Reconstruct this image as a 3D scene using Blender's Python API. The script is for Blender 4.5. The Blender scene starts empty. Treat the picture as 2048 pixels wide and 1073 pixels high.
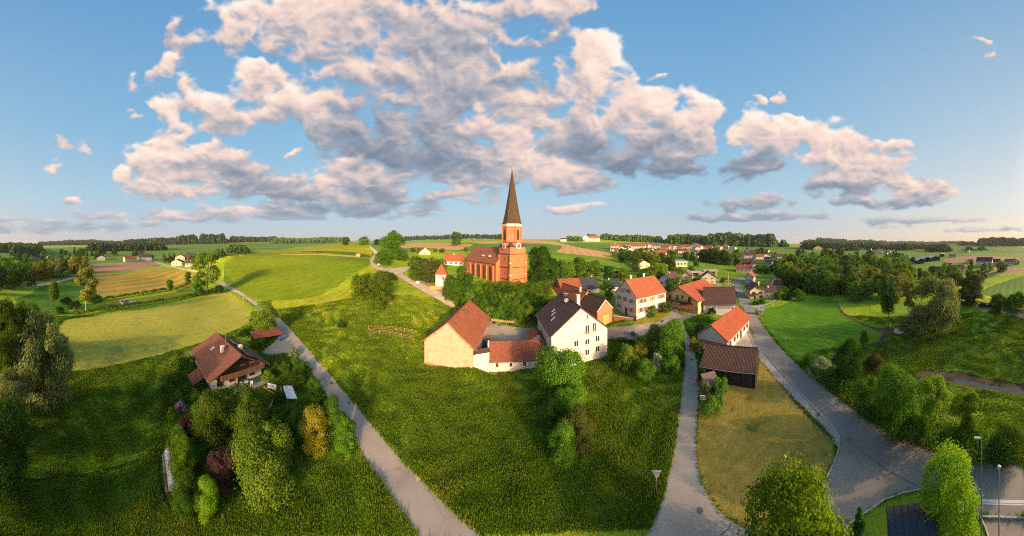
import bpy, bmesh, math, random
import numpy as np
from mathutils import Vector, Matrix
from mathutils.geometry import delaunay_2d_cdt

random.seed(7); RNG = np.random.default_rng(7)
S = bpy.context.scene
COL = S.collection
D = bpy.data

# ------------------------------------------------------------------ camera
# a drone panorama: a central cylindrical lens, F pixels per radian on a 2048 px wide picture
F, CX, CY, EYE = 450.0, 1024.0, 489.0, 30.0
cam = D.cameras.new('camera'); cam.type = 'PANO'; cam.panorama_type = 'CENTRAL_CYLINDRICAL'
cam.central_cylindrical_range_u_min = -CX / F; cam.central_cylindrical_range_u_max = CX / F
cam.central_cylindrical_range_v_min = -(1073 - CY) / F; cam.central_cylindrical_range_v_max = CY / F
cam.clip_start = 0.1; cam.clip_end = 40000
camo = D.objects.new('camera', cam); COL.objects.link(camo); S.camera = camo
camo.location = (0, 0, EYE); camo.rotation_euler = (math.radians(90), 0, 0)

# ------------------------------------------------------------------ exposure, sun, sky
S.view_settings.view_transform = 'Standard'; S.view_settings.look = 'None'
S.view_settings.exposure = 0.75; S.view_settings.gamma = 1.0
S.render.film_transparent = False
S.cycles.filter_width = 1.05; S.cycles.max_bounces = 5; S.cycles.diffuse_bounces = 3; S.cycles.transparent_max_bounces = 8
S.cycles.sample_clamp_indirect = 4.0; S.cycles.use_adaptive_sampling = True; S.cycles.adaptive_threshold = 0.01; S.cycles.use_denoising = False
SUN_AZ, SUN_EL = 158.0, 15.0
sd = D.lights.new('sun', 'SUN'); sd.energy = 3.0; sd.angle = math.radians(0.5); sd.color = (1.0, 0.63, 0.34)
so = D.objects.new('sun', sd); COL.objects.link(so)
_a, _e = math.radians(SUN_AZ), math.radians(SUN_EL)
SUN_DIR = Vector((math.sin(_a) * math.cos(_e), math.cos(_a) * math.cos(_e), math.sin(_e)))
so.rotation_euler = SUN_DIR.to_track_quat('Z', 'Y').to_euler(); so.location = (0, 0, 200)

W = D.worlds.new('World'); S.world = W; W.use_nodes = True
W.cycles.sampling_method = 'MANUAL'; W.cycles.sample_map_resolution = 256
wn = W.node_tree.nodes; wl = W.node_tree.links
for n in list(wn): wn.remove(n)

def N(tree, typ, ins=None, **props):
    n = tree.nodes.new(typ)
    for k, v in props.items(): setattr(n, k, v)
    if ins:
        for k, v in ins.items():
            s = n.inputs[k]
            if isinstance(v, bpy.types.NodeSocket): tree.links.new(v, s)
            else: s.default_value = v
    return n
def M(tree, op, a, b=None, c=None, clamp=False):
    n = tree.nodes.new('ShaderNodeMath'); n.operation = op; n.use_clamp = clamp
    for i, v in enumerate((a, b, c)):
        if v is None: continue
        if isinstance(v, bpy.types.NodeSocket): tree.links.new(v, n.inputs[i])
        else: n.inputs[i].default_value = v
    return n.outputs[0]
def VM(tree, op, a, b=None, c=None, out=0):
    n = tree.nodes.new('ShaderNodeVectorMath'); n.operation = op
    for i, v in enumerate((a, b, c)):
        if v is None: continue
        if isinstance(v, bpy.types.NodeSocket): tree.links.new(v, n.inputs[i])
        else: n.inputs[i].default_value = v
    return n.outputs[out]
def MIX(tree, fac, a, b, blend='MIX'):
    n = tree.nodes.new('ShaderNodeMix'); n.data_type = 'RGBA'; n.blend_type = blend
    for i, v in ((0, fac), (6, a), (7, b)):
        if isinstance(v, bpy.types.NodeSocket): tree.links.new(v, n.inputs[i])
        elif i == 0: n.inputs[0].default_value = v
        else: n.inputs[i].default_value = (*v, 1) if len(v) == 3 else v
    return n.outputs[2]
def MR(tree, v, a, b, c=0.0, d=1.0, smooth=True):
    n = tree.nodes.new('ShaderNodeMapRange'); n.interpolation_type = 'SMOOTHSTEP' if smooth else 'LINEAR'
    tree.links.new(v, n.inputs[0])
    for i, x in zip((1, 2, 3, 4), (a, b, c, d)): n.inputs[i].default_value = x
    return n.outputs[0]
def RAMP(tree, fac, stops, interp='LINEAR'):
    n = tree.nodes.new('ShaderNodeValToRGB'); n.color_ramp.interpolation = interp
    el = n.color_ramp.elements
    while len(el) < len(stops): el.new(0.5)
    for e, (p, c) in zip(el, stops): e.position = p; e.color = (*c, 1)
    if fac is not None: tree.links.new(fac, n.inputs[0])
    return n.outputs[0]

def lin(r, g, b):
    f = lambda v: (v / 255 / 12.92) if v / 255 <= 0.04045 else ((v / 255 + 0.055) / 1.055) ** 2.4
    return (f(r), f(g), f(b))

# ------------------------------------------------------------------ clouds: a density field on the far sky dome
def _grad(n, seed):
    g = np.random.default_rng(seed).uniform(0, 2 * math.pi, (n, n)); return np.cos(g), np.sin(g)
def perlin(x, y, seed, n=256):
    gx, gy = _grad(n, seed)
    xi = np.floor(x).astype(int); yi = np.floor(y).astype(int); fx = x - xi; fy = y - yi
    u = fx * fx * fx * (fx * (fx * 6 - 15) + 10); v = fy * fy * fy * (fy * (fy * 6 - 15) + 10)
    def d(i, j):
        a = (xi + i) % n; b = (yi + j) % n
        return gx[a, b] * (fx - i) + gy[a, b] * (fy - j)
    return (d(0, 0) * (1 - u) + d(1, 0) * u) * (1 - v) + (d(0, 1) * (1 - u) + d(1, 1) * u) * v
def fbm(x, y, seed, octv=6, gain=0.5, billow=False):
    s = np.zeros_like(x); a = 1.0; t = 0
    for k in range(octv):
        n = perlin(x * 2 ** k + 13.7 * k, y * 2 ** k + 7.1 * k, seed + k)
        if billow: n = 0.44 - np.sqrt(n * n + 0.008) * 1.6
        s += a * n; t += a; a *= gain
    return s / t * 1.4
# centre, half widths, weight, how much light reaches it (-: grey, +: glowing)
BLOBS = [(480,38,85,58,1,.35),(625,30,90,50,1,.2),(640,110,60,40,.9,0),(750,40,120,70,1,.1),(880,70,120,80,1.1,0),(1010,30,120,60,1,.05),(1100,12,80,32,.9,.2),(560,90,40,20,.7,.1),
 (690,150,70,60,1,.1),(790,150,100,60,1,-.1),(900,170,110,70,1.1,-.15),(1010,170,70,55,1,.0),(1050,200,50,40,1,.25),(650,200,80,45,1,.1),(575,218,80,34,1,.35),(505,160,62,30,.9,.4),(700,245,100,45,1.1,-.3),
 (840,235,110,45,1.1,-.25),(860,295,120,55,1.1,-.15),(1000,262,60,36,1,.25),(960,330,120,46,1,-.05),(1080,345,110,34,1,.12),(1150,374,70,20,.9,-.1),(330,232,42,48,1,.5),(402,205,58,52,1,.4),(355,145,42,34,1,.4),
 (465,255,50,28,.9,.15),(330,318,62,40,1,.35),(405,322,90,38,1,.1),(470,340,60,26,.9,-.1),(350,384,92,22,1,.15),(530,378,130,32,1,-.25),(700,368,110,32,1,-.05),(730,300,80,36,1,-.4),
 (820,398,150,26,1,-.3),(640,420,240,18,.9,-.25),(480,424,60,14,.8,.2),(360,430,170,15,.9,.0),(950,388,70,18,.9,.1),(1205,160,62,66,1,.4),(1165,110,30,40,.9,.35),(1170,225,80,46,1.1,.05),(1260,225,80,46,1.1,.25),
 (1335,255,70,38,1,.2),(1397,214,44,48,1,.45),(1370,275,44,34,1,.2),(1185,295,66,42,1,-.45),(1255,322,70,26,.9,-.5),(1345,330,45,28,.9,-.45),(1120,280,60,40,.9,-.15),(1290,285,60,30,.9,-.2),
 (1518,262,44,44,1,.45),(1602,262,62,38,1,.4),(1500,330,50,34,.9,-.5),(1680,310,66,40,1,.35),(1720,350,90,34,1,.05),(1785,290,26,20,.9,.4),(1830,380,90,22,1,.1),(1690,372,90,24,.9,-.35),
 (1760,406,115,13,.8,-.45),(1510,405,110,17,.75,-.35),(1500,434,150,10,.7,-.35),(1850,440,120,14,.75,-.2),(1950,456,150,8,.7,-.1),(60,457,190,12,.75,-.35),(30,440,60,7,.6,-.2),(230,450,120,8,.6,-.2),
 (280,158,22,15,.8,.3),(258,235,20,14,.8,.2),(150,288,18,23,.85,.4),(95,346,15,13,.8,.4),(155,405,21,9,.8,.3),(255,356,20,18,.8,.4),(360,72,28,32,.8,.1),
 (588,294,18,9,.8,.3),(1535,194,28,10,.65,.3),(1590,186,11,10,.7,.3),(1592,226,15,10,.75,.4),(1962,95,22,8,.6,.3),(1096,70,14,10,.7,.3),(1130,418,90,11,.8,.25),(215,432,55,10,.8,.1),(1310,150,20,8,.6,.2),(640,352,22,9,.7,.35),(1860,95,16,6,.5,.1)]
def cloud_field(px, py):
    """density of the cloud layer and the share of evening light that reaches it"""
    e = np.clip((CY - py) / F, 0.0, 2.0)
    sc = 0.22 + e                                      # clouds look smaller towards the horizon
    X = (px - CX) / F * 1.25; Y = 1.2 * e + 0.35 * np.log(e + 0.08)
    wx = fbm(X * 3.0, Y * 3.0, 11, 5); wy = fbm(X * 3.0 + 40, Y * 3.0 + 9, 31, 5)
    s = np.clip(e / 0.5, 0.22, 1.0)
    qx = px + wx * 80 * s; qy = py + wy * 60 * s
    m = np.full_like(px, -3.0); num = np.zeros_like(px); den = np.full_like(px, 1e-6)
    for cx, cy, rx, ry, a, br in BLOBS:
        dx = (qx - cx) / rx; dy = (qy - cy) / ry
        d = dx * dx + dy * dy
        b = a * (1.0 - d * 0.62)
        k = 0.25; h = np.clip(0.5 + 0.5 * (m - b) / k, 0, 1); m = b * (1 - h) + m * h + k * h * (1 - h)
        w = np.exp(-np.minimum(d, 30) * 2.2); den += w; num += w * (br - 0.42 * np.clip(dy, -1.1, 1.1) + 0.06 * np.clip(dx, -1, 1))
    loc = num / den
    def parts(X, Y, o=7):
        b1 = fbm(X * 4.6 + wx * .3, Y * 4.6 + wy * .3, 51, o, 0.50, True)
        b2 = fbm(X * 4.2, Y * 4.2, 71, o, 0.50)
        return b1 * 1.5 + b2 * 0.4
    n0 = parts(X, Y)
    hole = fbm(X * 1.9 + 3, Y * 1.9, 91, 5, 0.55)
    f = m + n0 * 0.9 - 0.095 + hole * 0.85 - 0.24
    rel = 0.0
    def puff(X, Y): return fbm(X * 4.6 + wx * .3, Y * 4.6 + wy * .3, 51, 5, 0.50, True) * 1.9
    s0 = puff(X, Y)
    for o, w in ((0.02, 1.2), (0.045, 1.0), (0.09, 0.7)):
        rel = rel + w * (s0 - puff(X + o * 0.3, Y + o))   # thinner towards the light above: a lit edge
    big = fbm(X * 2.3 + 17, Y * 2.3 + 5, 131, 4)
    light = 0.47 + loc * 0.66 + rel * 0.16 + big * 0.28 - 0.12 * np.clip(f - 0.7, 0, 1)
    return f, np.clip(light, 0, 1)

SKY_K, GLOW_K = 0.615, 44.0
def clear_air(t, vec):
    """colours of the clear evening sky for a direction: Sky Texture blended with its measured gradient"""
    x, y, z = N(t, 'ShaderNodeSeparateXYZ', {0: vec}).outputs
    hor = M(t, 'MAXIMUM', M(t, 'SQRT', M(t, 'ADD', M(t, 'MULTIPLY', x, x), M(t, 'MULTIPLY', y, y))), 0.02)
    el = M(t, 'DIVIDE', z, hor); az = M(t, 'ARCTAN2', x, y)
    sky = N(t, 'ShaderNodeTexSky', sky_type='NISHITA', sun_disc=False)
    t.links.new(vec, sky.inputs[0])
    sky.sun_elevation = math.radians(SUN_EL); sky.sun_rotation = math.radians(SUN_AZ)
    sky.air_density = 1.2; sky.dust_density = 1.5; sky.ozone_density = 3.0; sky.altitude = 450
    nish = VM(t, 'SCALE', sky.outputs[0]); t.nodes[-1].inputs[3].default_value = 0.085
    elr = M(t, 'POWER', M(t, 'MULTIPLY', M(t, 'MAXIMUM', el, 0.0), 0.85, clamp=True), 0.6)
    cool = RAMP(t, elr, [(0.0, lin(212, 198, 198)), (0.16, lin(200, 208, 218)), (0.36, lin(176, 212, 232)), (0.62, lin(142, 194, 230)), (1.0, lin(106, 164, 216))])
    warm = RAMP(t, elr, [(0.0, lin(254, 206, 160)), (0.14, lin(255, 232, 198)), (0.34, lin(234, 234, 226)), (0.62, lin(190, 213, 228)), (1.0, lin(134, 180, 218))])
    right = MR(t, az, 0.8, 2.5); left = MR(t, az, -1.5, -3.0)
    grad = MIX(t, M(t, 'MAXIMUM', right, M(t, 'MULTIPLY', left, 0.5)), cool, warm)
    out = VM(t, 'SCALE', MIX(t, 0.85, nish, grad)); t.nodes[-1].inputs[3].default_value = SKY_K
    # sky glow added round the setting sun, behind the viewpoint, for warm fill
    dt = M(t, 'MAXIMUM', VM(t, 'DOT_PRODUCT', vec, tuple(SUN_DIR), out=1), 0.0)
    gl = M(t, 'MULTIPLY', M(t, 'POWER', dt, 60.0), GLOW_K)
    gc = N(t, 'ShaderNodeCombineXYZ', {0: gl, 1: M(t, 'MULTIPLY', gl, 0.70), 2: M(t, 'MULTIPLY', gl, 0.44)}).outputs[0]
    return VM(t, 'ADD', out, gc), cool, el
def build_sky():
    t = W.node_tree
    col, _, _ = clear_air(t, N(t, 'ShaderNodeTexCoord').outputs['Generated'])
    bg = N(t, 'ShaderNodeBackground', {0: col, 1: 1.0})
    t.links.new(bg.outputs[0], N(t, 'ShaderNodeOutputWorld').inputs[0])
    # the half of the sky that carries the clouds: a far dome whose shader mixes cloud over the same clear air
    az = np.arange(-2.46, 2.4601, 2.1 / F); tel = np.concatenate([[-0.06], np.arange(0.0, 1.42, 2.1 / F)])
    a, e = np.meshgrid(az, tel, indexing='ij')
    f, lt = cloud_field(a * F + CX, CY - e * F)
    edge = np.clip((1.36 - e) / 0.12, 0, 1) * np.clip((2.42 - np.abs(a)) / 0.05, 0, 1)
    f = f * edge - (1 - edge)
    R0 = 20000.0; co = np.stack([R0 * np.sin(a), R0 * np.cos(a), EYE + R0 * e], -1).reshape(-1, 3)
    na, ne = a.shape; idx = np.arange(na * ne).reshape(na, ne)
    q = np.stack([idx[:-1, :-1], idx[:-1, 1:], idx[1:, 1:], idx[1:, :-1]], -1).reshape(-1, 4)
    me = D.meshes.new('sky'); me.vertices.add(len(co)); me.vertices.foreach_set('co', co.ravel())
    me.loops.add(q.size); me.loops.foreach_set('vertex_index', q.ravel().astype(np.int32))
    me.polygons.add(len(q)); me.polygons.foreach_set('loop_start', np.arange(0, q.size, 4, dtype=np.int32)); me.update(calc_edges=True)
    for nm, v in (('cloud', f), ('cloud_light', lt)):
        at = me.attributes.new(nm, 'FLOAT', 'POINT'); at.data.foreach_set('value', v.ravel().astype(np.float32))
    m = D.materials.new('evening_sky_with_clouds'); m.use_nodes = True; m.cycles.emission_sampling = 'NONE'
    t = m.node_tree
    for n in list(t.nodes): t.nodes.remove(n)
    d = VM(t, 'NORMALIZE', VM(t, 'SUBTRACT', N(t, 'ShaderNodeNewGeometry').outputs['Position'], (0, 0, EYE)))
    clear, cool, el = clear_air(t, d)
    fa = N(t, 'ShaderNodeAttribute', attribute_name='cloud').outputs['Fac']
    la = N(t, 'ShaderNodeAttribute', attribute_name='cloud_light').outputs['Fac']
    dens = MR(t, fa, -0.04, 0.56)
    cc = RAMP(t, la, [(0.0, lin(122, 136, 156)), (0.22, lin(148, 154, 168)), (0.42, lin(184, 180, 186)), (0.62, lin(230, 206, 198)), (0.80, lin(251, 224, 208)), (1.0, lin(255, 243, 230))])
    cc = MIX(t, MR(t, el, 0.24, 0.0, 0.0, 0.5), cc, cool)
    cc = VM(t, 'SCALE', cc); t.nodes[-1].inputs[3].default_value = SKY_K
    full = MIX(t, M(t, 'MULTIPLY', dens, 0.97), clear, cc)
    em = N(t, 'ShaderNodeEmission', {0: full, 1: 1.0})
    t.links.new(em.outputs[0], N(t, 'ShaderNodeOutputMaterial').inputs[0])
    me.materials.append(m)
    o = D.objects.new('sky', me); COL.objects.link(o); o['kind'] = 'structure'
build_sky()

# ------------------------------------------------------------------ terrain heights
def azr(px, py, z): return (px - CX) / F, (EYE - z) * F / (py - CY)
CTRL = [(-20,1073,4),(150,1073,4),(300,1073,4),(600,1073,4),(900,1073,4),(1100,1073,4.4),(1350,1073,5),(1600,1073,5),(1900,1073,5),(2060,1073,5),
 (0,900,4),(200,800,4),(200,700,4),(130,740,4),(450,790,4),(450,600,4.6),(565,650,5),(640,760,4.5),(760,945,4),(170,620,4),(60,600,3.5),(0,640,3.6),
 (20,560,3),(100,560,3.5),(300,600,4.2),(350,560,5),(455,577,6),(250,530,5),(380,530,8),(150,525,4),(0,530,3),(0,760,3.8),(350,650,4.2),(250,570,4.3),
 (900,1000,4),(1100,950,4.4),(900,850,3.6),(1100,850,3.6),(1250,850,4.2),(850,732,3.6),(947,738,4.4),(980,748,2.7),(1074,745,3.2),(1155,721,3.9),(1216,716,4.3),
 (1250,760,4.6),(1330,700,5.6),(1360,870,5),(700,850,4.6),(750,750,5),(800,700,5.2),(700,700,6.5),(620,640,6.2),(650,590,9.5),(700,640,8),(1330,790,4.8),
 (800,650,7.4),(760,600,11),(820,600,10.6),(860,620,9),(906,613,8.6),(1000,662,5.5),(1060,666,5.4),(965,645,6.2),(1240,668,6),(1300,657,6.6),(1350,640,7.6),
 (1360,628,8.2),(1385,626,8.2),(1272,637,8.6),(1229,622,9),(1329,620,9),(1222,645,6.8),(1395,640,7.6),(1380,690,6.4),(1396,745,5.6),(1150,655,6),
 (1020,572,14),(950,560,14.5),(1060,563,13.6),(925,548,15),(882,580,12),(840,568,13.4),(800,547,16),(762,537,17.5),(742,522,20),(748,508,23),
 (1080,640,7),(1000,640,7.4),(950,610,9.6),(1030,605,11),(1090,600,10.5),(1130,575,12),
 (600,560,12.5),(500,560,10),(600,530,17),(700,560,14),(700,522,20.5),(520,532,15),(460,560,7.8),(560,585,9),(640,610,8.2),
 (905,537,16),(1180,530,14),(1300,560,10),(1380,562,9.5),(1120,545,13),(1250,545,11),(1210,580,9.6),
 (1500,545,7),(1478,566,6.8),(1471,622,6.6),(1484,592,6.3),(1530,545,6.5),(1500,650,5.5),(1600,790,5),(1560,700,5.2),(1500,780,5),(1440,700,6),
 (1440,565,8.4),(1540,600,6),(1600,560,5),
 (1600,640,4.5),(1700,640,4),(1700,600,4),(1780,662,3.2),(1850,700,3.4),(1950,700,3.8),(2050,700,4.5),(1860,755,2.9),(1930,765,2.8),(2048,783,2.8),(1900,850,4.2),(2048,860,4.4),
 (1640,740,4.4),(1750,800,4.4),(1700,700,3.8),(1916,604,6.2),(1963,613,6.2),(2060,632,6.2),(1900,625,4),(2000,650,4.2),(1990,575,5),(2060,575,5),(1950,548,5),(2050,540,6),(1800,590,4),(1800,545,4.5),(1700,540,5)]
CTRL_R = [(600,500,200),(650,495,210),(560,505,190),(500,510,180),(450,514,172),(690,491.8,215),(735,490.8,220),(742,494,185),
 (850,506,175),(870,492,330),(950,486,480),(950,478,800),(860,480,800),(1100,503,240),(1130,511,200),(1180,501,290),(1236,517,220),(1180,483,560),(1120,487,430),(1050,481,520),
 (1180,477,640),(1300,522,200),(1300,501,330),(1400,500,350),(1460,510,300),(1450,492,560),(1450,484,800),(1560,490,700),(1620,492,900),(1300,492,520),(1300,484,800),
 (1900,502,600),(2000,500,700),(2000,495,1000),(1980,489.5,1500),(2050,489,1500),(1750,496,900),(1700,489,2200),(1850,490,2000),
 (100,502,600),(150,495,1000),(180,489,1700),(300,498,700),(300,490,1500),(400,500,560),(400,491,950),(450,484,1400),(520,489,1000),(20,493,1500),(560,484,1500),(640,484,1600),(720,482,1400)]
CTRL_Z = [(600,250,21),(600,320,12),(500,250,14),(500,320,9),(450,250,11),(700,260,26),(700,330,20),(735,300,27),(735,400,22),(660,300,20),
 (1180,760,38),(1180,1200,30),(1450,1200,42),(1300,1200,36),(950,1200,48),(600,700,14),(600,1000,26)]
_A, _L, _Z = [], [], []
for px, py, z in CTRL:
    a, r = azr(px, py, z); _A.append(a); _L.append(math.log(r)); _Z.append(z)
for px, py, r in CTRL_R:
    _A.append((px - CX) / F); _L.append(math.log(r)); _Z.append(EYE - r * (py - CY) / F)
for px, r, z in CTRL_Z:
    _A.append((px - CX) / F); _L.append(math.log(r)); _Z.append(z)
for k in range(-7, 8):
    a = k / 7 * 3.1
    _A.append(a); _L.append(math.log(6)); _Z.append(4.6)
    _A.append(a); _L.append(math.log(4000)); _Z.append(30)
    _A.append(a); _L.append(math.log(11000)); _Z.append(22)
for a in (-3.1, -2.7, 2.7, 3.1):
    for r, z in ((30, 4.6), (80, 6), (200, 8), (700, 12)): _A.append(a); _L.append(math.log(r)); _Z.append(z)
_A, _L, _Z = map(np.array, (_A, _L, _Z))
_d = np.hypot(_A[:, None] - _A[None], _L[:, None] - _L[None])
_n = len(_A)
_K = np.zeros((_n + 1, _n + 1)); _K[:_n, :_n] = -_d - 0.012 * np.eye(_n); _K[:_n, _n] = 1; _K[_n, :_n] = 1
_w = np.linalg.solve(_K, np.append(_Z, 0))
def rbf(a, l):
    a = np.asarray(a, float); l = np.asarray(l, float); out = np.empty(a.size); A = a.ravel(); L = l.ravel()
    for i in range(0, A.size, 4000):
        out[i:i + 4000] = -np.hypot(A[i:i + 4000, None] - _A, L[i:i + 4000, None] - _L) @ _w[:_n] + _w[_n]
    return out.reshape(a.shape)
A_LIM, DA = 2.34, 0.0195
L0, L1, DL = math.log(5.0), math.log(12000.0), 0.0215
NA = int(round(2 * A_LIM / DA)) + 1; NL = int(round((L1 - L0) / DL)) + 1
GA = np.linspace(-A_LIM, A_LIM, NA); GL = np.linspace(L0, L1, NL)
HG = rbf(*np.meshgrid(GA, GL, indexing='ij'))
def height(a, l):
    a = np.asarray(a, float); l = np.asarray(l, float)
    u = np.clip((a + A_LIM) / (2 * A_LIM) * (NA - 1), 0, NA - 1.001); v = np.clip((l - L0) / (L1 - L0) * (NL - 1), 0, NL - 1.001)
    i = u.astype(int); j = v.astype(int); u = u - i; v = v - j
    return (HG[i, j] * (1 - u) * (1 - v) + HG[i + 1, j] * u * (1 - v) + HG[i, j + 1] * (1 - u) * v + HG[i + 1, j + 1] * u * v)
_fine = np.linspace(L0, L1, NL * 4)
def hit(px, py):
    """azimuth and log distance of the ground that a picture point shows"""
    a = (px - CX) / F
    h = height(np.full(_fine.size, a), _fine)
    ray = EYE - np.exp(_fine) * (py - CY) / F
    k = np.nonzero(ray <= h)[0]
    if len(k) == 0: return a, math.log(3000.0)
    k = k[0]
    if k == 0: return a, L0
    d0 = ray[k - 1] - h[k - 1]; d1 = ray[k] - h[k]
    return a, float(_fine[k - 1] + (_fine[k] - _fine[k - 1]) * d0 / (d0 - d1 + 1e-9))
def P(px, py):
    a, l = hit(px, py); r = math.exp(l)
    return Vector((r * math.sin(a), r * math.cos(a), float(height(a, l))))
def Pr(px, r):
    a = (px - CX) / F
    return Vector((r * math.sin(a), r * math.cos(a), float(height(a, math.log(r)))))
def gz(x, y):
    return float(height(math.atan2(x, y), math.log(max(5.0, math.hypot(x, y)))))
def dist(v): return math.hypot(v[0], v[1])
# ------------------------------------------------------------------ materials
def mat(name, rough=0.8):
    m = D.materials.new(name); m.use_nodes = True
    b = m.node_tree.nodes['Principled BSDF']; b.inputs['Roughness'].default_value = rough
    b.inputs['Specular IOR Level'].default_value = 0.25
    return m, m.node_tree, b
def noise(t, vec, scale, detail=4.0, rough=0.55, out=0):
    return N(t, 'ShaderNodeTexNoise', {'Vector': vec, 'Scale': scale, 'Detail': detail, 'Roughness': rough}).outputs[out]
def bump(t, b, h, strength, distance):
    n = N(t, 'ShaderNodeBump', {'Height': h, 'Strength': strength, 'Distance': distance}); t.links.new(n.outputs[0], b.inputs['Normal'])
def ground_mat(name, cols, s_big=0.03, s_mid=0.35, s_fine=3.0, bumpd=0.25, stripes=None, patch=None):
    """cols: dark, mid, light base colours; stripes: (angle deg, width m, strength); patch: (colour, threshold, scale)"""
    m, t, b = mat(name, 0.9); b.inputs['Specular IOR Level'].default_value = 0.08
    o = N(t, 'ShaderNodeTexCoord').outputs['Object']
    big = noise(t, o, s_big, 5.0, 0.6); mid = noise(t, o, s_mid, 7.0, 0.72); fine = noise(t, o, s_fine, 4.0, 0.75)
    f = M(t, 'ADD', M(t, 'ADD', M(t, 'MULTIPLY', big, 0.26), M(t, 'MULTIPLY', mid, 0.34)), M(t, 'MULTIPLY', fine, 0.40))
    if stripes:
        ang, wid, st = stripes
        mp = N(t, 'ShaderNodeMapping', {0: o}); mp.inputs['Rotation'].default_value = (0, 0, math.radians(ang))
        wv = N(t, 'ShaderNodeTexWave', {'Vector': mp.outputs[0], 'Scale': 0.314 / wid, 'Distortion': 3.5, 'Detail': 3.0, 'Detail Scale': 0.25}).outputs[1]
        f = M(t, 'MULTIPLY_ADD', M(t, 'SUBTRACT', wv, 0.5), st, f)
    c = RAMP(t, f, [(0.36, cols[0]), (0.5, cols[1]), (0.64, cols[2])])
    if patch:
        pc, th, ps = patch
        pm = MR(t, noise(t, o, ps, 8.0, 0.72), th, th + 0.10)
        c = MIX(t, M(t, 'MULTIPLY', pm, 0.75), c, pc)
    t.links.new(c, b.inputs['Base Color'])
    bump(t, b, M(t, 'ADD', mid, M(t, 'MULTIPLY', fine, 0.6)), 0.75, bumpd)
    return m
def road_mat(name, c1, c2, rough=0.85):
    m, t, b = mat(name, rough)
    o = N(t, 'ShaderNodeTexCoord').outputs['Object']
    f = M(t, 'ADD', M(t, 'MULTIPLY', noise(t, o, 0.2, 4.0, 0.5), 0.75), M(t, 'MULTIPLY', noise(t, o, 9.0, 3.0, 0.7), 0.25))
    c = RAMP(t, f, [(0.30, c1), (0.70, c2)])
    dirt = MR(t, noise(t, o, 0.9, 6.0, 0.7), 0.60, 0.74)
    c = MIX(t, M(t, 'MULTIPLY', dirt, 0.18), c, (0.20, 0.17, 0.13))
    vor = N(t, 'ShaderNodeTexVoronoi', {'Vector': VM(t, 'MULTIPLY_ADD', noise(t, o, 1.2, 3.0, 0.6, 1), (1.2, 1.2, 0), o), 'Scale': 0.22}, feature='DISTANCE_TO_EDGE').outputs[0]
    crack = MR(t, vor, 0.012, 0.0)
    c = MIX(t, M(t, 'MULTIPLY', crack, 0.22), c, (0.035, 0.035, 0.035))
    t.links.new(c, b.inputs['Base Color'])
    bump(t, b, noise(t, o, 14.0, 3.0, 0.7), 0.12, 0.01)
    return m
G = {}
G['meadow'] = ground_mat('meadow_grass', [(0.065,0.125,0.007),(0.196,0.322,0.013),(0.544,0.476,0.022)], 0.06, 0.5, 4.0, 0.35, patch=((0.13,0.115,0.012), 0.60, 0.16))
G['rough'] = ground_mat('rough_meadow', [(0.076,0.145,0.008),(0.241,0.306,0.015),(0.517,0.407,0.028)], 0.07, 0.45, 4.0, 0.35, patch=((0.19,0.13,0.02), 0.57, 0.22))
G['garden'] = ground_mat('garden_grass', [(0.046,0.126,0.007),(0.129,0.295,0.012),(0.294,0.475,0.024)], 0.08, 0.6, 4.0, 0.3, patch=((0.06,0.055,0.025), 0.62, 0.3))
G['hill'] = ground_mat('hill_field', [(0.062,0.111,0.004),(0.133,0.198,0.006),(0.232,0.261,0.009)], 0.02, 0.3, 3.0, 0.2, stripes=(20, 6, 0.03))
G['hill_top'] = ground_mat('hill_top_field', [(0.120,0.156,0.007),(0.240,0.264,0.010),(0.324,0.324,0.014)], 0.03, 0.2, 2.0, 0.15, stripes=(75, 9, 0.08))
G['hill_dark'] = ground_mat('hill_dark_field', [(0.039,0.091,0.005),(0.065,0.130,0.007),(0.091,0.156,0.010)], 0.03, 0.2, 2.0, 0.15)
G['straw'] = ground_mat('straw_strip', [(0.242,0.198,0.055),(0.396,0.308,0.099),(0.484,0.374,0.132)], 0.05, 0.3, 3.0, 0.1)
G['wheat'] = ground_mat('wheat_field', [(0.210,0.239,0.033),(0.304,0.309,0.043),(0.408,0.372,0.060)], 0.03, 0.12, 2.5, 0.22, stripes=(-12, 3.0, 0.04), patch=((0.09,0.125,0.045), 0.56, 0.045))
G['brown'] = ground_mat('ploughed_field', [(0.213,0.131,0.069),(0.294,0.188,0.100),(0.356,0.231,0.125)], 0.02, 0.15, 2.0, 0.15, stripes=(8, 5, 0.06))
G['gold'] = ground_mat('mown_gold_field', [(0.132,0.152,0.020),(0.271,0.205,0.029),(0.449,0.284,0.059)], 0.018, 0.10, 1.5, 0.15, stripes=(-38, 11, 0.10))
G['bright'] = ground_mat('bright_green_field', [(0.029,0.094,0.005),(0.056,0.150,0.006),(0.098,0.200,0.010)], 0.03, 0.25, 3.0, 0.15, stripes=(-52, 3.6, 0.12))
G['mown'] = ground_mat('mown_meadow', [(0.042,0.126,0.006),(0.076,0.193,0.008),(0.131,0.258,0.013)], 0.03, 0.25, 3.0, 0.18, stripes=(12, 2.6, 0.07))
G['olive'] = ground_mat('olive_strip', [(0.078,0.120,0.010),(0.150,0.186,0.012),(0.216,0.222,0.019)], 0.03, 0.25, 3.0, 0.2)
G['lawn'] = ground_mat('dry_lawn', [(0.099,0.115,0.013),(0.262,0.208,0.040),(0.476,0.323,0.080)], 0.10, 0.9, 6.0, 0.12, patch=((0.035,0.062,0.008), 0.54, 0.13))
G['village'] = ground_mat('village_grass', [(0.060,0.136,0.010),(0.121,0.222,0.013),(0.206,0.290,0.020)], 0.03, 0.3, 3.0, 0.15, patch=((0.12,0.14,0.02), 0.58, 0.05))
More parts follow.
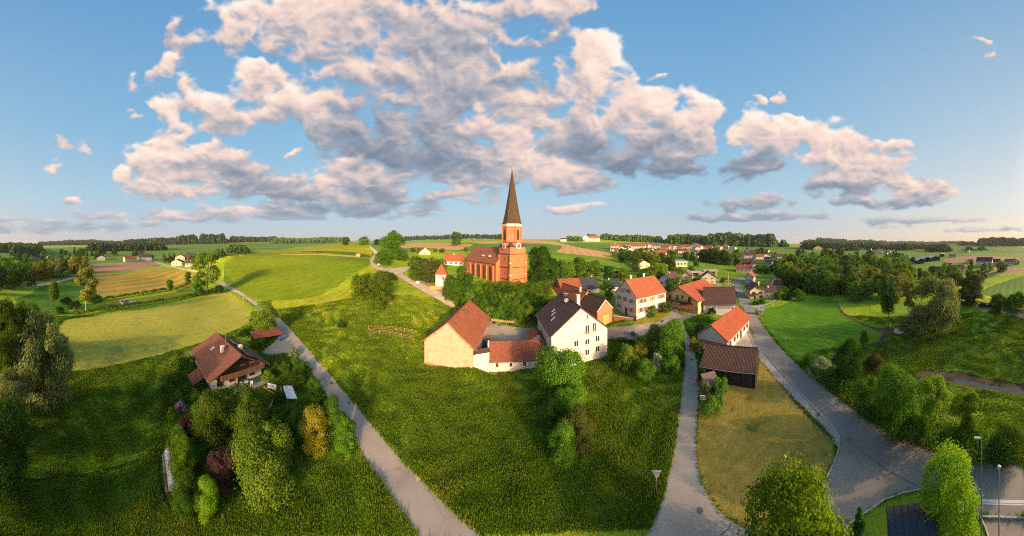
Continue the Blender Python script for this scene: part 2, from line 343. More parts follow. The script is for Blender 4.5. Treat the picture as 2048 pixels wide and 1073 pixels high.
G['gold_lawn'] = ground_mat('golden_lawn', [(0.100,0.115,0.010),(0.170,0.165,0.014),(0.220,0.200,0.020)], 0.1, 0.6, 5.0, 0.1)  # lawn of yellower grass than the village green
G['tan'] = ground_mat('tan_field', [(0.380,0.218,0.086),(0.483,0.287,0.115),(0.575,0.356,0.149)], 0.012, 0.08, 1.0, 0.12, stripes=(15, 9, 0.10))
G['wet'] = ground_mat('wet_meadow', [(0.074,0.171,0.013),(0.163,0.296,0.022),(0.331,0.415,0.052)], 0.04, 0.4, 3.0, 0.3, patch=((0.13,0.12,0.06), 0.63, 0.07))
G['valley'] = ground_mat('valley_fields', [(0.054,0.126,0.015),(0.104,0.198,0.021),(0.180,0.260,0.033)], 0.006, 0.05, 1.0, 0.15, patch=((0.17,0.15,0.05), 0.60, 0.008))
G['track'] = ground_mat('trodden_grass', [(0.006,0.020,0.002),(0.014,0.040,0.004),(0.030,0.060,0.006)], 0.1, 0.6, 5.0, 0.2)
G['mud'] = ground_mat('muddy_bank', [(0.035,0.024,0.014),(0.085,0.058,0.036),(0.150,0.105,0.070)], 0.2, 0.9, 5.0, 0.3)
G['gravel'] = road_mat('gravel_yard', (0.254, 0.201, 0.145), (0.464, 0.373, 0.272))
G['asphalt'] = road_mat('village_asphalt', (0.189, 0.171, 0.148), (0.315, 0.275, 0.223))
G['lane'] = road_mat('lane_asphalt', (0.233, 0.204, 0.167), (0.403, 0.347, 0.28))
G['path'] = road_mat('hill_path_asphalt', (0.321, 0.253, 0.187), (0.528, 0.428, 0.316))
G['main'] = road_mat('main_road_asphalt', (0.146, 0.136, 0.122), (0.257, 0.237, 0.202))
G['concrete'] = road_mat('forecourt_concrete', (0.358, 0.295, 0.215), (0.59, 0.495, 0.361))
def paving(name, c1, c2, mortar, sc):
    m, t, b = mat(name, 0.85)
    o = N(t, 'ShaderNodeTexCoord').outputs['Object']
    br = N(t, 'ShaderNodeTexBrick', {'Vector': o, 'Scale': sc, 'Color1': (*c1, 1), 'Color2': (*c2, 1), 'Mortar': (*mortar, 1), 'Mortar Size': 0.02, 'Bias': 0.0})
    c = MIX(t, 0.5, br.outputs[0], RAMP(t, noise(t, o, 0.8, 5.0, 0.65), [(0.3, c1), (0.7, c2)]))
    t.links.new(c, b.inputs['Base Color']); bump(t, b, br.outputs[1], 0.3, 0.02)
    return m
G['sidewalk'] = paving('sidewalk_paving', (0.26,0.235,0.21), (0.36,0.33,0.30), (0.15,0.14,0.13), 2.0)
G['brickpave'] = paving('brick_paving', (0.21,0.165,0.14), (0.31,0.255,0.22), (0.12,0.10,0.09), 4.0)
def water_mat():
    m, t, b = mat('stream_water', 0.08); b.inputs['Base Color'].default_value = (0.035, 0.045, 0.04, 1)
    b.inputs['Specular IOR Level'].default_value = 0.6
    o = N(t, 'ShaderNodeTexCoord').outputs['Object']
    bump(t, b, noise(t, o, 1.5, 3.0, 0.6), 0.25, 0.05)
    return m
G['water'] = water_mat()

# ------------------------------------------------------------------ ground: one sheet cut exactly along the edges of roads and fields
# (name of the object, material, outline in picture points on the ground). Later entries win over earlier ones.
REG = [
 ('valley_floor','valley',[(-22,486),(2070,486),(2070,545),(1700,560),(1480,540),(1200,520),(1000,505),(830,500),(780,520),(700,500),(440,500),(200,560),(-22,560)]),
 ('village_green','village',[(1060,500),(1130,500),(1250,512),(1480,520),(1560,560),(1500,640),(1460,650),(1340,650),(1250,640),(1150,600),(1110,570),(1060,560)]),
 ('wet_meadow','wet',[(1600,690),(1770,650),(1800,600),(1920,606),(2070,645),(2070,930),(1870,905),(1700,815),(1600,738),(1560,690)]),
 ('hill_slope','rough',[(455,577),(560,600),(640,592),(700,562),(742,530),(800,556),(870,598),(908,620),(870,640),(852,670),(848,735),(800,745),(690,700),(640,680),(600,660),(500,600)]),
 ('meadow','rough',[(850,733),(950,738),(980,748),(1080,745),(1155,722),(1217,716),(1222,690),(1300,720),(1368,735),(1368,745),(1362,785),(1330,830),(1250,800),(1180,790),(1080,800),(950,790),(880,800),(790,770),(800,742)]),
 ('hill_field','hill',[(447,572),(449,519),(520,503),(600,500),(660,505),(720,511),(742,520),(740,532),(705,548),(690,562),(660,582),(625,596),(560,602),(505,600)]),
 ('hill_top_field','hill_top',[(449,519),(449,508),(560,500),(600,494),(690,487),(738,488),(746,500),(742,518),(660,510),(600,505),(520,506)]),
 ('dark_strip','hill_dark',[(600,503),(640,502),(700,504),(741,511),(741,517),(720,512.5),(660,507),(600,505)]),
 ('straw_strip','straw',[(560,508),(640,508.6),(716,512.5),(717,516),(700,514.2),(640,510.4),(560,509.6)]),
 ('bright_field','bright',[(60,590),(80,572),(150,558),(176,544),(190,552),(196,578),(190,600),(165,603),(130,628),(112,632),(95,640),(20,600)]),
 ('gold_field','gold',[(182,549),(261,547),(330,536),(392,546),(410,560),(400,572),(330,578),(260,588),(200,594),(190,575)]),
 ('ploughed_field','brown',[(171,530.5),(224,526),(309,523.7),(328,532),(261,543.5),(182,546.5)]),
 ('olive_meadow','olive',[(185,614),(230,603),(330,589),(412,574),(440,577),(440,582),(340,601),(250,616),(190,624)]),
 ('garden_lawn','garden',[(330,735),(385,760),(400,700),(470,668),(520,690),(560,700),(612,728),(657,794),(720,900),(700,930),(640,900),(560,985),(450,985),(360,1000),(340,900),(335,820)]),
 ('wheat_field','wheat',[(118,642),(170,634),(250,625),(330,612),(400,599),(447,584),(458,583),(478,600),(503,622),(500,642),(480,657),(430,677),(350,702),(250,727),(180,740),(135,744),(122,735),(114,700)]),
 ('tyre_track','track',[(-20,950),(60,958),(120,956),(200,942),(270,920),(335,893),(338,899),(275,928),(200,951),(120,965),(60,967),(-20,960)]),
 ('tyre_track','track',[(318,900),(312,950),(322,1000),(350,1035),(400,1055),(440,1050),(438,1043),(400,1046),(358,1027),(333,995),(322,950),(327,905)]),
 ('tan_field','tan',[(804,487.5),(850,486),(897,487),(925,488),(950,489),(925,500),(898,501),(840,494.5),(812,497),(800,495)]),
 ('tan_field','tan',[(940,485),(1000,482),(1000,488),(960,488)]),
 ('tan_field','tan',[(1045,479.5),(1062,480),(1100,483.5),(1130,488.5),(1160,496),(1244,510.5),(1236,518),(1180,512),(1108,505),(1122,498),(1126,492),(1090,487.5),(1045,487)]),
 ('lower_green_field','village',[(1108,508),(1180,514),(1238,521),(1250,530),(1200,545),(1110,545),(1080,530)]),
 ('mown_meadow','mown',[(1512,624),(1530,616),(1560,613),(1600,594),(1676,598),(1680,622),(1712,638),(1768,652),(1773,670),(1752,688),(1710,693),(1640,700),(1600,712),(1580,712),(1566,696),(1546,672),(1524,642)]),
 ('ploughed_field','brown',[(1885,518),(1939,512),(1982,511.5),(2040,516),(2040,520),(2006,521.5),(1945,520.5),(1904,527),(1890,524)]),
 ('ploughed_field','brown',[(1961,536.6),(2060,534),(2060,543),(2005,549),(1972,551.5),(1958,545)]),
 ('bright_field','bright',[(1880,490),(1960,494),(2060,495),(2060,508),(1985,505),(1900,507),(1870,500)]),
 ('bright_field','bright',[(1965,590),(1965,580),(2005,565),(2060,548),(2060,600),(2000,600)]),
 ('mown_meadow','hill_top',[(1560,486),(1620,488),(1640,493),(1570,494)]),
 ('shade_lawn','garden',[(1364,655),(1372,640),(1403,627),(1440,640),(1440,700),(1405,720),(1400,745),(1392,703),(1382,680)]),
 ('golden_lawn','gold_lawn',[(1258,640),(1272,636),(1329,621),(1344,632),(1314,645),(1270,652)]),
 ('village_lawn','village',[(1350,612),(1362,610),(1395,626),(1366,633),(1357,624)]),
 ('village_lawn','village',[(1224,652),(1262,640),(1268,650),(1224,655)]),
 ('mown_triangle','lawn',[(1397,745),(1397,796),(1393,850),(1391,902),(1396,945),(1414,993),(1449,1034),(1477,1052),(1500,1062),(1560,1050),(1610,1015),(1647,968),(1668,927),(1673,897),(1667,881),(1637,853),(1587,800),(1537,739),(1513,710),(1500,715),(1450,740)]),
 ('bus_stop_lawn','village',[(1683,1090),(1697,1052),(1729,1029),(1770,1001),(1809,988),(1843,981),(1890,1000),(1935,1033),(1961,1036),(1977,1073),(1985,1100)]),
 ('stream_bank','mud',[(1836,742),(1870,741),(1926,744),(1975,758),(2060,771),(2060,795),(1982,784),(1930,772),(1875,764),(1830,763)]),
 ('stream_bank','mud',[(1745,655),(1775,657),(1800,651),(1815,656),(1818,664),(1800,674),(1780,671),(1760,690),(1745,697),(1755,684),(1768,668),(1745,660)]),
 ('stream_bank','mud',[(1678,612),(1690,628),(1712,640),(1745,655),(1768,660),(1766,663),(1742,658),(1708,643),(1684,631),(1674,614)]),
 ('stream','water',[(1828,754),(1850,752.5),(1875,754),(1900,755),(1925,759),(1950,764),(1975,771),(2000,774),(2060,785),(2060,791),(2000,781),(1978,779),(1950,772.5),(1925,767),(1900,762.5),(1875,760.5),(1850,759),(1830,760)]),
 ('stream','water',[(1788,658),(1800,654),(1810,657),(1813,662),(1800,669),(1787,666)]),
 ('stony_track','concrete',[(40,575),(88,567),(120,561),(150,553),(153,555.5),(112,567),(60,576)]),
 ('farm_track','path',[(309,523.5),(320,525),(336,531),(349,533),(385,540.5),(398,543),(420,553),(437,561),(437,565),(418,557),(396,546.5),(383,543.5),(348,535.5),(333,533),(312,526)]),
 ('street_loop','asphalt',[(1426,556),(1438,559),(1444,566),(1442,574),(1432,580),(1415,584),(1400,592),(1396,586),(1418,576),(1432,571),(1436,565),(1430,560)]),
 ('concrete_forecourt','concrete',[(1482,640),(1488,655),(1501,681),(1513,710),(1506,718),(1490,712),(1453,702),(1462,680),(1474,655)]),
 ('sidewalk','sidewalk',[(1481,630),(1484.5,650),(1495.7,671),(1512,710),(1535,738),(1579.5,791),(1635,844),(1668,880),(1673,897),(1679,899),(1679,872),(1663,850),(1620,806),(1579.5,762),(1540,720),(1512,684),(1498,655),(1488,630)]),
 ('lane','asphalt',[(1495,552),(1510,548),(1534,543),(1547,538.5),(1548,541.5),(1528,547),(1511,551.5),(1496,556)]),
 ('driveway','lane',[(1500,611),(1527,609.5),(1543,604),(1553,597),(1560,597),(1552,604),(1528,614.5),(1506,618)]),
 ('yard','asphalt',[(905,612),(911,612),(935,624),(965,636),(990,646),(1017,653),(1044,655.5),(1075,656),(1150,652),(1219,654.5),(1269,651),(1300,646),(1316,644),(1342,626),(1347,616),(1342,608),(1352,605),(1358,616),(1357,624),(1368,632),(1398,622),(1410,618),(1412,628),(1400,630),(1367,642),(1366,654),(1373,666),(1350,663),(1300,668),(1262,682),(1219,680),(1150,678),(1085,700),(1030,692),(975,698),(958,680),(950,640),(925,624)]),
 ('hill_path','path',[(737,492),(741,490.5),(744,495),(751,500),(757,507),(751,514.5),(746,522),(751,529),(767,536.5),(788,537),(806,534.5),(830,531),(832,534),(820,537),(802,547),(824,559),(858,574),(887,589),(913,613),(907,618.5),(871.5,598),(841,581.5),(796,554.5),(784,547),(757,540.5),(742,532.5),(739,522),(745,514),(750,508),(745,502)]),
 ('chapel_yard','brickpave',[(835,563),(850,560),(895,577),(898,588),(886,588),(858,573)]),
 ('field_road','lane',[(436,561.5),(440,563),(475,580),(520,609),(545,628),(565,640),(610,692),(653,741),(697,794),(741,847),(800,920),(850,968),(905,1025),(950,1062),(975,1090),(850,1090),(838,1073),(800,1019),(760,965),(719,901),(688,847),(657,796),(635,763),(609,727),(590,712),(570,706),(545,712),(524,708),(527,699),(545,688),(556,675),(553,655),(548,636),(510,613),(475,588),(445,572),(436,566)]),
 ('middle_lane','lane',[(1366,640),(1372,662),(1382,679),(1390,703),(1397,745),(1397,796),(1393,850),(1391,902),(1396,945),(1414,993),(1449,1034),(1477,1052),(1500,1062),(1560,1050),(1683,1040),(1683,1090),(1282,1090),(1292,1073),(1314,1030),(1328,990),(1340,940),(1349,895),(1357,838),(1363,785),(1368,745),(1370,712),(1369,680),(1362,655),(1352,645)]),
 ('main_road','main',[(1470,559.5),(1484,554.5),(1495,551.5),(1496,556),(1484,561.5),(1481,568.5),(1484,580),(1492.5,589),(1500,602),(1507,618),(1521,645),(1546,678),(1568,703),(1607,742),(1669.5,791),(1739,841),(1808.6,880),(1878,908.6),(1947.6,926),(2060,930),(2060,1036),(1961,1034),(1948,1012),(1892,1009),(1843,980),(1809,987),(1770,1000.5),(1729,1028.5),(1697,1051),(1683,1073),(1683,1095),(1560,1095),(1540,1060),(1610,1016),(1648,968),(1668,927),(1677,897),(1678,872),(1663,850),(1620,806),(1579.5,763),(1540,720),(1512,685),(1500,656),(1486,630),(1476,602),(1470,580),(1463,573),(1462.6,567)]),
 ('sidewalk','sidewalk',[(1885,1009),(1892,1010),(1948,1012),(1963,1035),(1935,1033),(1905,1027),(1886,1019)]),
 ('brick_forecourt','brickpave',[(1961,1036),(2060,1037),(2060,1095),(1985,1095),(1977,1073)]),
 ('far_road','main',[(1912,601),(1940,605),(1963.5,609.5),(2000,617),(2060,629.5),(2060,641),(2000,626.5),(1963.5,617),(1935,610),(1912,605)]),
]
def chaikin(p, n=1):
    for _ in range(n):
        q = []
        for i in range(len(p)):
            a = p[i]; b = p[(i + 1) % len(p)]
            q.append((a[0] * .8 + b[0] * .2, a[1] * .8 + b[1] * .2)); q.append((a[0] * .2 + b[0] * .8, a[1] * .2 + b[1] * .8))
        p = q
    return p
def polygrid(pts):
    """densify in picture space, drop on the ground, return (azimuth, log distance) outline"""
    p = chaikin(pts, 1); out = []
    for i in range(len(p)):
        a = p[i]; b = p[(i + 1) % len(p)]
        n = max(1, int(math.hypot(b[0] - a[0], (b[1] - a[1])) / 14))
        for k in range(n):
            q = hit(a[0] + (b[0] - a[0]) * k / n, a[1] + (b[1] - a[1]) * k / n)
            q = (max(-A_LIM + .003, min(A_LIM - .003, q[0])), q[1])
            if not out or math.hypot(q[0] - out[-1][0], q[1] - out[-1][1]) > 1e-4: out.append(q)
    return out
def inside(poly, X, Y):
    r = np.zeros(X.size, bool); n = len(poly); j = n - 1
    for i in range(n):
        xi, yi = poly[i]; xj, yj = poly[j]
        if yi != yj:
            c = ((yi > Y) != (yj > Y)) & (X < (xj - xi) * (Y - yi) / (yj - yi) + xi)
            r ^= c
        j = i
    return r
def polar_mesh(name, A, L, Z, faces, m):
    R_ = np.exp(L)
    co = np.stack([R_ * np.sin(A), R_ * np.cos(A), Z], 1)
    me = D.meshes.new(name); me.vertices.add(len(co)); me.vertices.foreach_set('co', co.ravel())
    k = faces.shape[1]; nf = len(faces)
    me.loops.add(nf * k); me.loops.foreach_set('vertex_index', faces.ravel().astype(np.int32))
    me.polygons.add(nf); me.polygons.foreach_set('loop_start', np.arange(0, nf * k, k, dtype=np.int32))
    me.polygons.foreach_set('use_smooth', np.ones(nf, bool))
    me.update(calc_edges=True); me.materials.append(m)
    o = D.objects.new(name, me); COL.objects.link(o); o['kind'] = 'structure'
    return o
REGP = [(n, m, polygrid(p)) for n, m, p in REG]
def build_ground():
    aa, ll = np.meshgrid(GA, GL, indexing='ij')
    jit = RNG.uniform(-0.2, 0.2, (2, NA, NL)); jit[:, 0, :] = 0; jit[:, -1, :] = 0; jit[:, :, 0] = 0; jit[:, :, -1] = 0
    pts = list(zip((aa + jit[0] * DA).ravel().tolist(), (ll + jit[1] * DL).ravel().tolist())); edges = []
    for _, _, pg in REGP:
        b = len(pts); n = len(pg); pts += pg
        edges += [(b + i, b + (i + 1) % n) for i in range(n)]
    V, E_, Fc, *_ = delaunay_2d_cdt([Vector(p) for p in pts], edges, [], 0, 1e-5, False)
    A = np.array([v[0] for v in V]); L = np.array([v[1] for v in V]); Fc = np.array([f for f in Fc if len(f) == 3])
    cx = A[Fc].mean(1); cy = L[Fc].mean(1)
    rid = np.full(len(Fc), -1)
    for i, (_, _, pg) in enumerate(REGP):
        q = np.array(pg); sel = np.nonzero((cx > q[:, 0].min()) & (cx < q[:, 0].max()) & (cy > q[:, 1].min()) & (cy < q[:, 1].max()))[0]
        if len(sel): ins = inside(pg, cx[sel], cy[sel]); rid[sel[ins]] = i
    Z = height(A, L)
    # gentle unevenness of unpaved ground
    R_ = np.exp(L); X = R_ * np.sin(A); Y = R_ * np.cos(A)
    paved = {'asphalt', 'lane', 'path', 'main', 'concrete', 'sidewalk', 'brickpave', 'water', 'gravel'}
    hard = np.zeros(len(A), bool)
    for i, (_, mm, _) in enumerate(REGP):
        if mm in paved: hard[np.unique(Fc[rid == i])] = True
    uneven = (np.sin(X * .9 + np.sin(Y * .7) * 2) * np.sin(Y * 1.1 + np.cos(X * .5) * 2) * 0.022 + np.sin(X * .13 + Y * .17) * 0.05)
    Z = Z + np.where(hard, 0, uneven * np.clip(R_ / 60, 0.3, 1))
    for i in range(-1, len(REGP)):
        fs = Fc[rid == i]
        if not len(fs): continue
        used, inv = np.unique(fs, return_inverse=True)
        name, mm = ('ground', 'meadow') if i < 0 else REGP[i][:2]
        zz = Z[used].copy()
        if mm == 'water': zz -= 0.0
        polar_mesh(name, A[used], L[used], zz, inv.reshape(-1, 3), G[mm])
    # behind the camera and right under it
    na = 60; ra = np.linspace(A_LIM, 2 * math.pi - A_LIM, na)
    aw = (ra + math.pi) % (2 * math.pi) - math.pi
    gl = GL
    zz = np.stack([HG[-1] * (1 - k) + HG[0] * k for k in np.linspace(0, 1, na)])
    a2, l2 = np.meshgrid(ra, gl, indexing='ij'); idx = np.arange(na * NL).reshape(na, NL)
    q = np.stack([idx[:-1, :-1], idx[1:, :-1], idx[1:, 1:], idx[:-1, 1:]], -1).reshape(-1, 4)
    polar_mesh('ground_behind', a2.ravel(), l2.ravel(), zz.ravel(), q, G['meadow'])
    na = 64; a = np.linspace(0, 2 * math.pi, na, endpoint=False)
    rr = np.array([0.02, 5.02]); a3, r3 = np.meshgrid(a, rr, indexing='ij'); idx = np.arange(na * 2).reshape(na, 2)
    q = np.stack([idx[:, 0], np.roll(idx[:, 0], -1), np.roll(idx[:, 1], -1), idx[:, 1]], -1)
    polar_mesh('ground_below', a3.ravel(), np.log(r3).ravel(), np.full(na * 2, float(HG[:, 0].mean()) - 0.02), q, G['meadow'])
build_ground()
# ------------------------------------------------------------------ object helpers
class MB:
    """collects shapes; build() links them as one mesh object"""
    def __init__(s): s.v = []; s.f = []; s.uv = {}
    def poly(s, pts, uv=None):
        b = len(s.v); s.v += [tuple(p) for p in pts]; s.f.append(tuple(range(b, b + len(pts))))
        if uv: s.uv[len(s.f) - 1] = uv
        return s
    def box(s, x0, x1, y0, y1, z0, z1, mt=None):
        c = [(x0,y0,z0),(x1,y0,z0),(x1,y1,z0),(x0,y1,z0),(x0,y0,z1),(x1,y0,z1),(x1,y1,z1),(x0,y1,z1)]
        if mt is not None: c = [tuple(mt @ Vector(p)) for p in c]
        b = len(s.v); s.v += c
        for q in ((0,3,2,1),(4,5,6,7),(0,1,5,4),(1,2,6,5),(2,3,7,6),(3,0,4,7)): s.f.append(tuple(b + i for i in q))
        return s
    def prism(s, poly, y0, y1, axis='y'):
        """extrude an x-z outline along y"""
        n = len(poly); b = len(s.v)
        s.v += [(p[0], y0, p[1]) for p in poly] + [(p[0], y1, p[1]) for p in poly]
        s.f.append(tuple(b + i for i in range(n))); s.f.append(tuple(b + n + i for i in reversed(range(n))))
        for i in range(n):
            j = (i + 1) % n; s.f.append((b + i, b + n + i, b + n + j, b + j))
        return s
    def slab(s, quad, th):
        """thin slab under a quad (a roof slope): quad = 4 points, eave left, eave right, ridge right, ridge left; carries metric uv"""
        q = [Vector(p) for p in quad]; n = (q[1] - q[0]).cross(q[3] - q[0]).normalized()
        if n.z < 0: n = -n
        lo = [p - n * th for p in q]; b = len(s.v); s.v += [tuple(p) for p in q] + [tuple(p) for p in lo]
        w = (q[1] - q[0]).length; h = (q[3] - q[0]).length
        s.f.append((b, b + 1, b + 2, b + 3)); s.uv[len(s.f) - 1] = [(0, 0), (w, 0), (w, h), (0, h)]
        s.f.append((b + 7, b + 6, b + 5, b + 4))
        for i in range(4):
            j = (i + 1) % 4; s.f.append((b + i, b + 4 + i, b + 4 + j, b + j))
        return s
    def tube(s, a, b_, r0, r1=None, n=8, cap=True):
        r1 = r0 if r1 is None else r1
        a = Vector(a); c = Vector(b_); d = (c - a); q = d.to_track_quat('Z', 'Y')
        b = len(s.v)
        for p, r in ((a, r0), (c, r1)):
            for k in range(n):
                t = 2 * math.pi * k / n; s.v.append(tuple(p + q @ Vector((r * math.cos(t), r * math.sin(t), 0))))
        for k in range(n):
            j = (k + 1) % n; s.f.append((b + k, b + j, b + n + j, b + n + k))
        if cap: s.f.append(tuple(b + k for k in reversed(range(n)))); s.f.append(tuple(b + n + k for k in range(n)))
        return s
    def build(s, name, m, parent=None, smooth=False, loc=None):
        me = D.meshes.new(name); me.from_pydata(s.v, [], s.f)
        if s.uv:
            ul = me.uv_layers.new(name='UVMap')
            for fi, uv in s.uv.items():
                for k, li in enumerate(me.polygons[fi].loop_indices): ul.data[li].uv = uv[k]
        if smooth: me.polygons.foreach_set('use_smooth', [True] * len(me.polygons))
        me.materials.append(m)
        o = D.objects.new(name, me); COL.objects.link(o)
        if parent is not None: o.parent = parent
        if loc is not None: o.location = loc
        return o
def thing(name, label, cat, loc=(0, 0, 0), rz=0.0, group=None):
    o = D.objects.new(name, None); COL.objects.link(o); o.empty_display_size = 0.5
    o.location = loc; o.rotation_euler = (0, 0, rz); o['label'] = label; o['category'] = cat
    if group: o['group'] = group
    return o
def tag(o, label, cat, group=None):
    o['label'] = label; o['category'] = cat
    if group: o['group'] = group
    return o
def link_copy(src, name, parent, loc=(0, 0, 0), rz=0.0, scale=(1, 1, 1)):
    c = src.copy(); c.name = name; COL.objects.link(c); c.parent = parent; c.location = loc; c.rotation_euler = (0, 0, rz); c.scale = scale
    return c

# ------------------------------------------------------------------ building materials
_mc = {}
def plaster(c, dirt=0.25):
    k = ('pl', c, dirt)
    if k in _mc: return _mc[k]
    m, t, b = mat('plaster', 0.85)
    o = N(t, 'ShaderNodeTexCoord').outputs['Object']
    v = MIX(t, M(t, 'MULTIPLY', MR(t, noise(t, o, 0.9, 6.0, 0.7), 0.42, 0.72), dirt), c, tuple(x * f for x, f in zip(c, (0.62, 0.60, 0.55))))
    st = N(t, 'ShaderNodeMapping', {0: o}); st.inputs['Scale'].default_value = (3.0, 3.0, 0.25)
    v = MIX(t, M(t, 'MULTIPLY', MR(t, noise(t, st.outputs[0], 1.0, 4.0, 0.6), 0.55, 0.8), dirt * 0.7), v, tuple(x * 0.6 for x in c))
    t.links.new(v, b.inputs['Base Color']); bump(t, b, noise(t, o, 12.0, 3.0, 0.6), 0.15, 0.02)
    _mc[k] = m; return m
def tiles(c1, c2, patch=None, name='roof_tiles', row=0.36):
    k = ('ti', c1, c2, patch, row)
    if k in _mc: return _mc[k]
    m, t, b = mat(name, 0.75)
    uv = N(t, 'ShaderNodeTexCoord').outputs['UV']; o = N(t, 'ShaderNodeTexCoord').outputs['Object']
    br = N(t, 'ShaderNodeTexBrick', {'Vector': uv, 'Scale': 1.0, 'Color1': (0.15, 0.15, 0.15, 1), 'Color2': (0.85, 0.85, 0.85, 1), 'Mortar': (0.0, 0.0, 0.0, 1), 'Mortar Size': 0.03, 'Brick Width': 0.26, 'Row Height': row, 'Mortar Smooth': 0.6})
    f = M(t, 'ADD', M(t, 'MULTIPLY', noise(t, o, 0.45, 7.0, 0.75), 0.50), M(t, 'ADD', M(t, 'MULTIPLY', noise(t, o, 4.0, 4.0, 0.75), 0.24), M(t, 'MULTIPLY', br.outputs[0], 0.26)))
    v = RAMP(t, f, [(0.30, c1), (0.60, c2)])
    if patch:
        pc, th = patch
        mp = N(t, 'ShaderNodeMapping', {0: uv}); mp.inputs['Scale'].default_value = (0.8, 0.22, 1)
        v = MIX(t, MR(t, noise(t, mp.outputs[0], 1.0, 3.0, 0.6), th, th + 0.03), v, pc)
    moss = MR(t, noise(t, o, 0.8, 6.0, 0.7), 0.60, 0.78)
    v = MIX(t, M(t, 'MULTIPLY', moss, 0.35), v, (0.09, 0.075, 0.04))
    t.links.new(v, b.inputs['Base Color'])
    rows = N(t, 'ShaderNodeSeparateXYZ', {0: uv}).outputs[1]
    saw = M(t, 'FRACT', M(t, 'DIVIDE', rows, row))
    wav = M(t, 'SINE', M(t, 'MULTIPLY', N(t, 'ShaderNodeSeparateXYZ', {0: uv}).outputs[0], 2 * math.pi / 0.26))
    bump(t, b, M(t, 'SUBTRACT', M(t, 'MULTIPLY', wav, 0.3), saw), 0.9, 0.05)
    _mc[k] = m; return m
def brick(c1, c2, mortar=(0.3, 0.24, 0.19), sc=1.0):
    k = ('br', c1, c2, sc)
    if k in _mc: return _mc[k]
    m, t, b = mat('brickwork', 0.85)
    o = N(t, 'ShaderNodeTexCoord').outputs['Object']
    x, y, z = N(t, 'ShaderNodeSeparateXYZ', {0: o}).outputs
    vec = N(t, 'ShaderNodeCombineXYZ', {0: M(t, 'ADD', x, y), 1: z, 2: 0.0}).outputs[0]
    br = N(t, 'ShaderNodeTexBrick', {'Vector': vec, 'Scale': 1.0, 'Color1': (*c1, 1), 'Color2': (*c2, 1), 'Mortar': (*mortar, 1), 'Mortar Size': 0.012, 'Brick Width': 0.28 * sc, 'Row Height': 0.09 * sc})
    v = MIX(t, 0.55, br.outputs[0], RAMP(t, noise(t, o, 0.5, 6.0, 0.7), [(0.3, c1), (0.7, c2)]))
    v = MIX(t, M(t, 'MULTIPLY', MR(t, noise(t, o, 0.9, 7.0, 0.75), 0.50, 0.68), 0.55), v, tuple(q * 0.55 for q in c1))
    v = MIX(t, M(t, 'MULTIPLY', MR(t, noise(t, o, 2.6, 5.0, 0.75), 0.56, 0.66), 0.4), v, mortar)
    t.links.new(v, b.inputs['Base Color']); bump(t, b, br.outputs[1], 0.3, 0.02)
    _mc[k] = m; return m
def planks(c1, c2, wid=0.18, name='weathered_boards', horizontal=False):
    k = ('wd', c1, c2, wid, horizontal)
    if k in _mc: return _mc[k]
    m, t, b = mat(name, 0.8)
    o = N(t, 'ShaderNodeTexCoord').outputs['Object']
    x, y, z = N(t, 'ShaderNodeSeparateXYZ', {0: o}).outputs
    s_ = z if horizontal else M(t, 'ADD', x, y)
    cell = M(t, 'FLOOR', M(t, 'DIVIDE', s_, wid)); fr = M(t, 'FRACT', M(t, 'DIVIDE', s_, wid))
    rn = N(t, 'ShaderNodeTexWhiteNoise', {'W': cell}, noise_dimensions='1D').outputs[0]
    st = N(t, 'ShaderNodeMapping', {0: o}); st.inputs['Scale'].default_value = (4, 4, 0.35) if not horizontal else (0.35, 0.35, 4)
    f = M(t, 'ADD', M(t, 'MULTIPLY', rn, 0.45), M(t, 'MULTIPLY', noise(t, st.outputs[0], 1.2, 5.0, 0.7), 0.6))
    v = RAMP(t, f, [(0.3, c1), (0.75, c2)])
    gap = MR(t, fr, 0.0, 0.08, 0.45, 1.0)
    v = VM(t, 'SCALE', v); t.links.new(gap, t.nodes[-1].inputs[3])
    t.links.new(v, b.inputs['Base Color']); bump(t, b, M(t, 'ADD', gap, f), 0.4, 0.02)
    _mc[k] = m; return m
def plain(name, c, rough=0.6, metal=0.0, nz=0.15):
    k = ('p', name, c)
    if k in _mc: return _mc[k]
    m, t, b = mat(name, rough); b.inputs['Metallic'].default_value = metal
    o = N(t, 'ShaderNodeTexCoord').outputs['Object']
    v = MIX(t, M(t, 'MULTIPLY', noise(t, o, 3.0, 5.0, 0.65), nz * 2), c, tuple(q * 0.55 for q in c))
    t.links.new(v, b.inputs['Base Color'])
    _mc[k] = m; return m
def glass():
    if 'gl' in _mc: return _mc['gl']
    m, t, b = mat('window_glass', 0.06); b.inputs['Base Color'].default_value = (0.035, 0.035, 0.038, 1); b.inputs['Specular IOR Level'].default_value = 0.6
    _mc['gl'] = m; return m
WHITE = (0.54, 0.51, 0.47); CREAM = (0.60, 0.49, 0.30); YEL = (0.60, 0.46, 0.21); GREY = (0.55, 0.55, 0.53)
T_RED = tiles((0.2312, 0.0629, 0.0295), (0.3536, 0.1110, 0.0492)); T_ORANGE = tiles((0.2312, 0.0533, 0.0246), (0.3400, 0.0962, 0.0426))
T_BROWN = tiles((0.0578, 0.0296, 0.0230), (0.1088, 0.0577, 0.0426)); T_DARK = tiles((0.0816, 0.0459, 0.0377), (0.1292, 0.0777, 0.0640))
T_SLATE = tiles((0.0272, 0.0311, 0.0394), (0.0510, 0.0577, 0.0697)); T_OLDRED = tiles((0.2448, 0.0703, 0.0328), (0.3672, 0.1258, 0.0558), ((0.13, 0.10, 0.075), 0.60))
T_REDBR = tiles((0.1768, 0.0555, 0.0279), (0.2720, 0.0925, 0.0476)); T_GREYRED = tiles((0.1360, 0.0888, 0.0738), (0.2040, 0.1406, 0.1230))
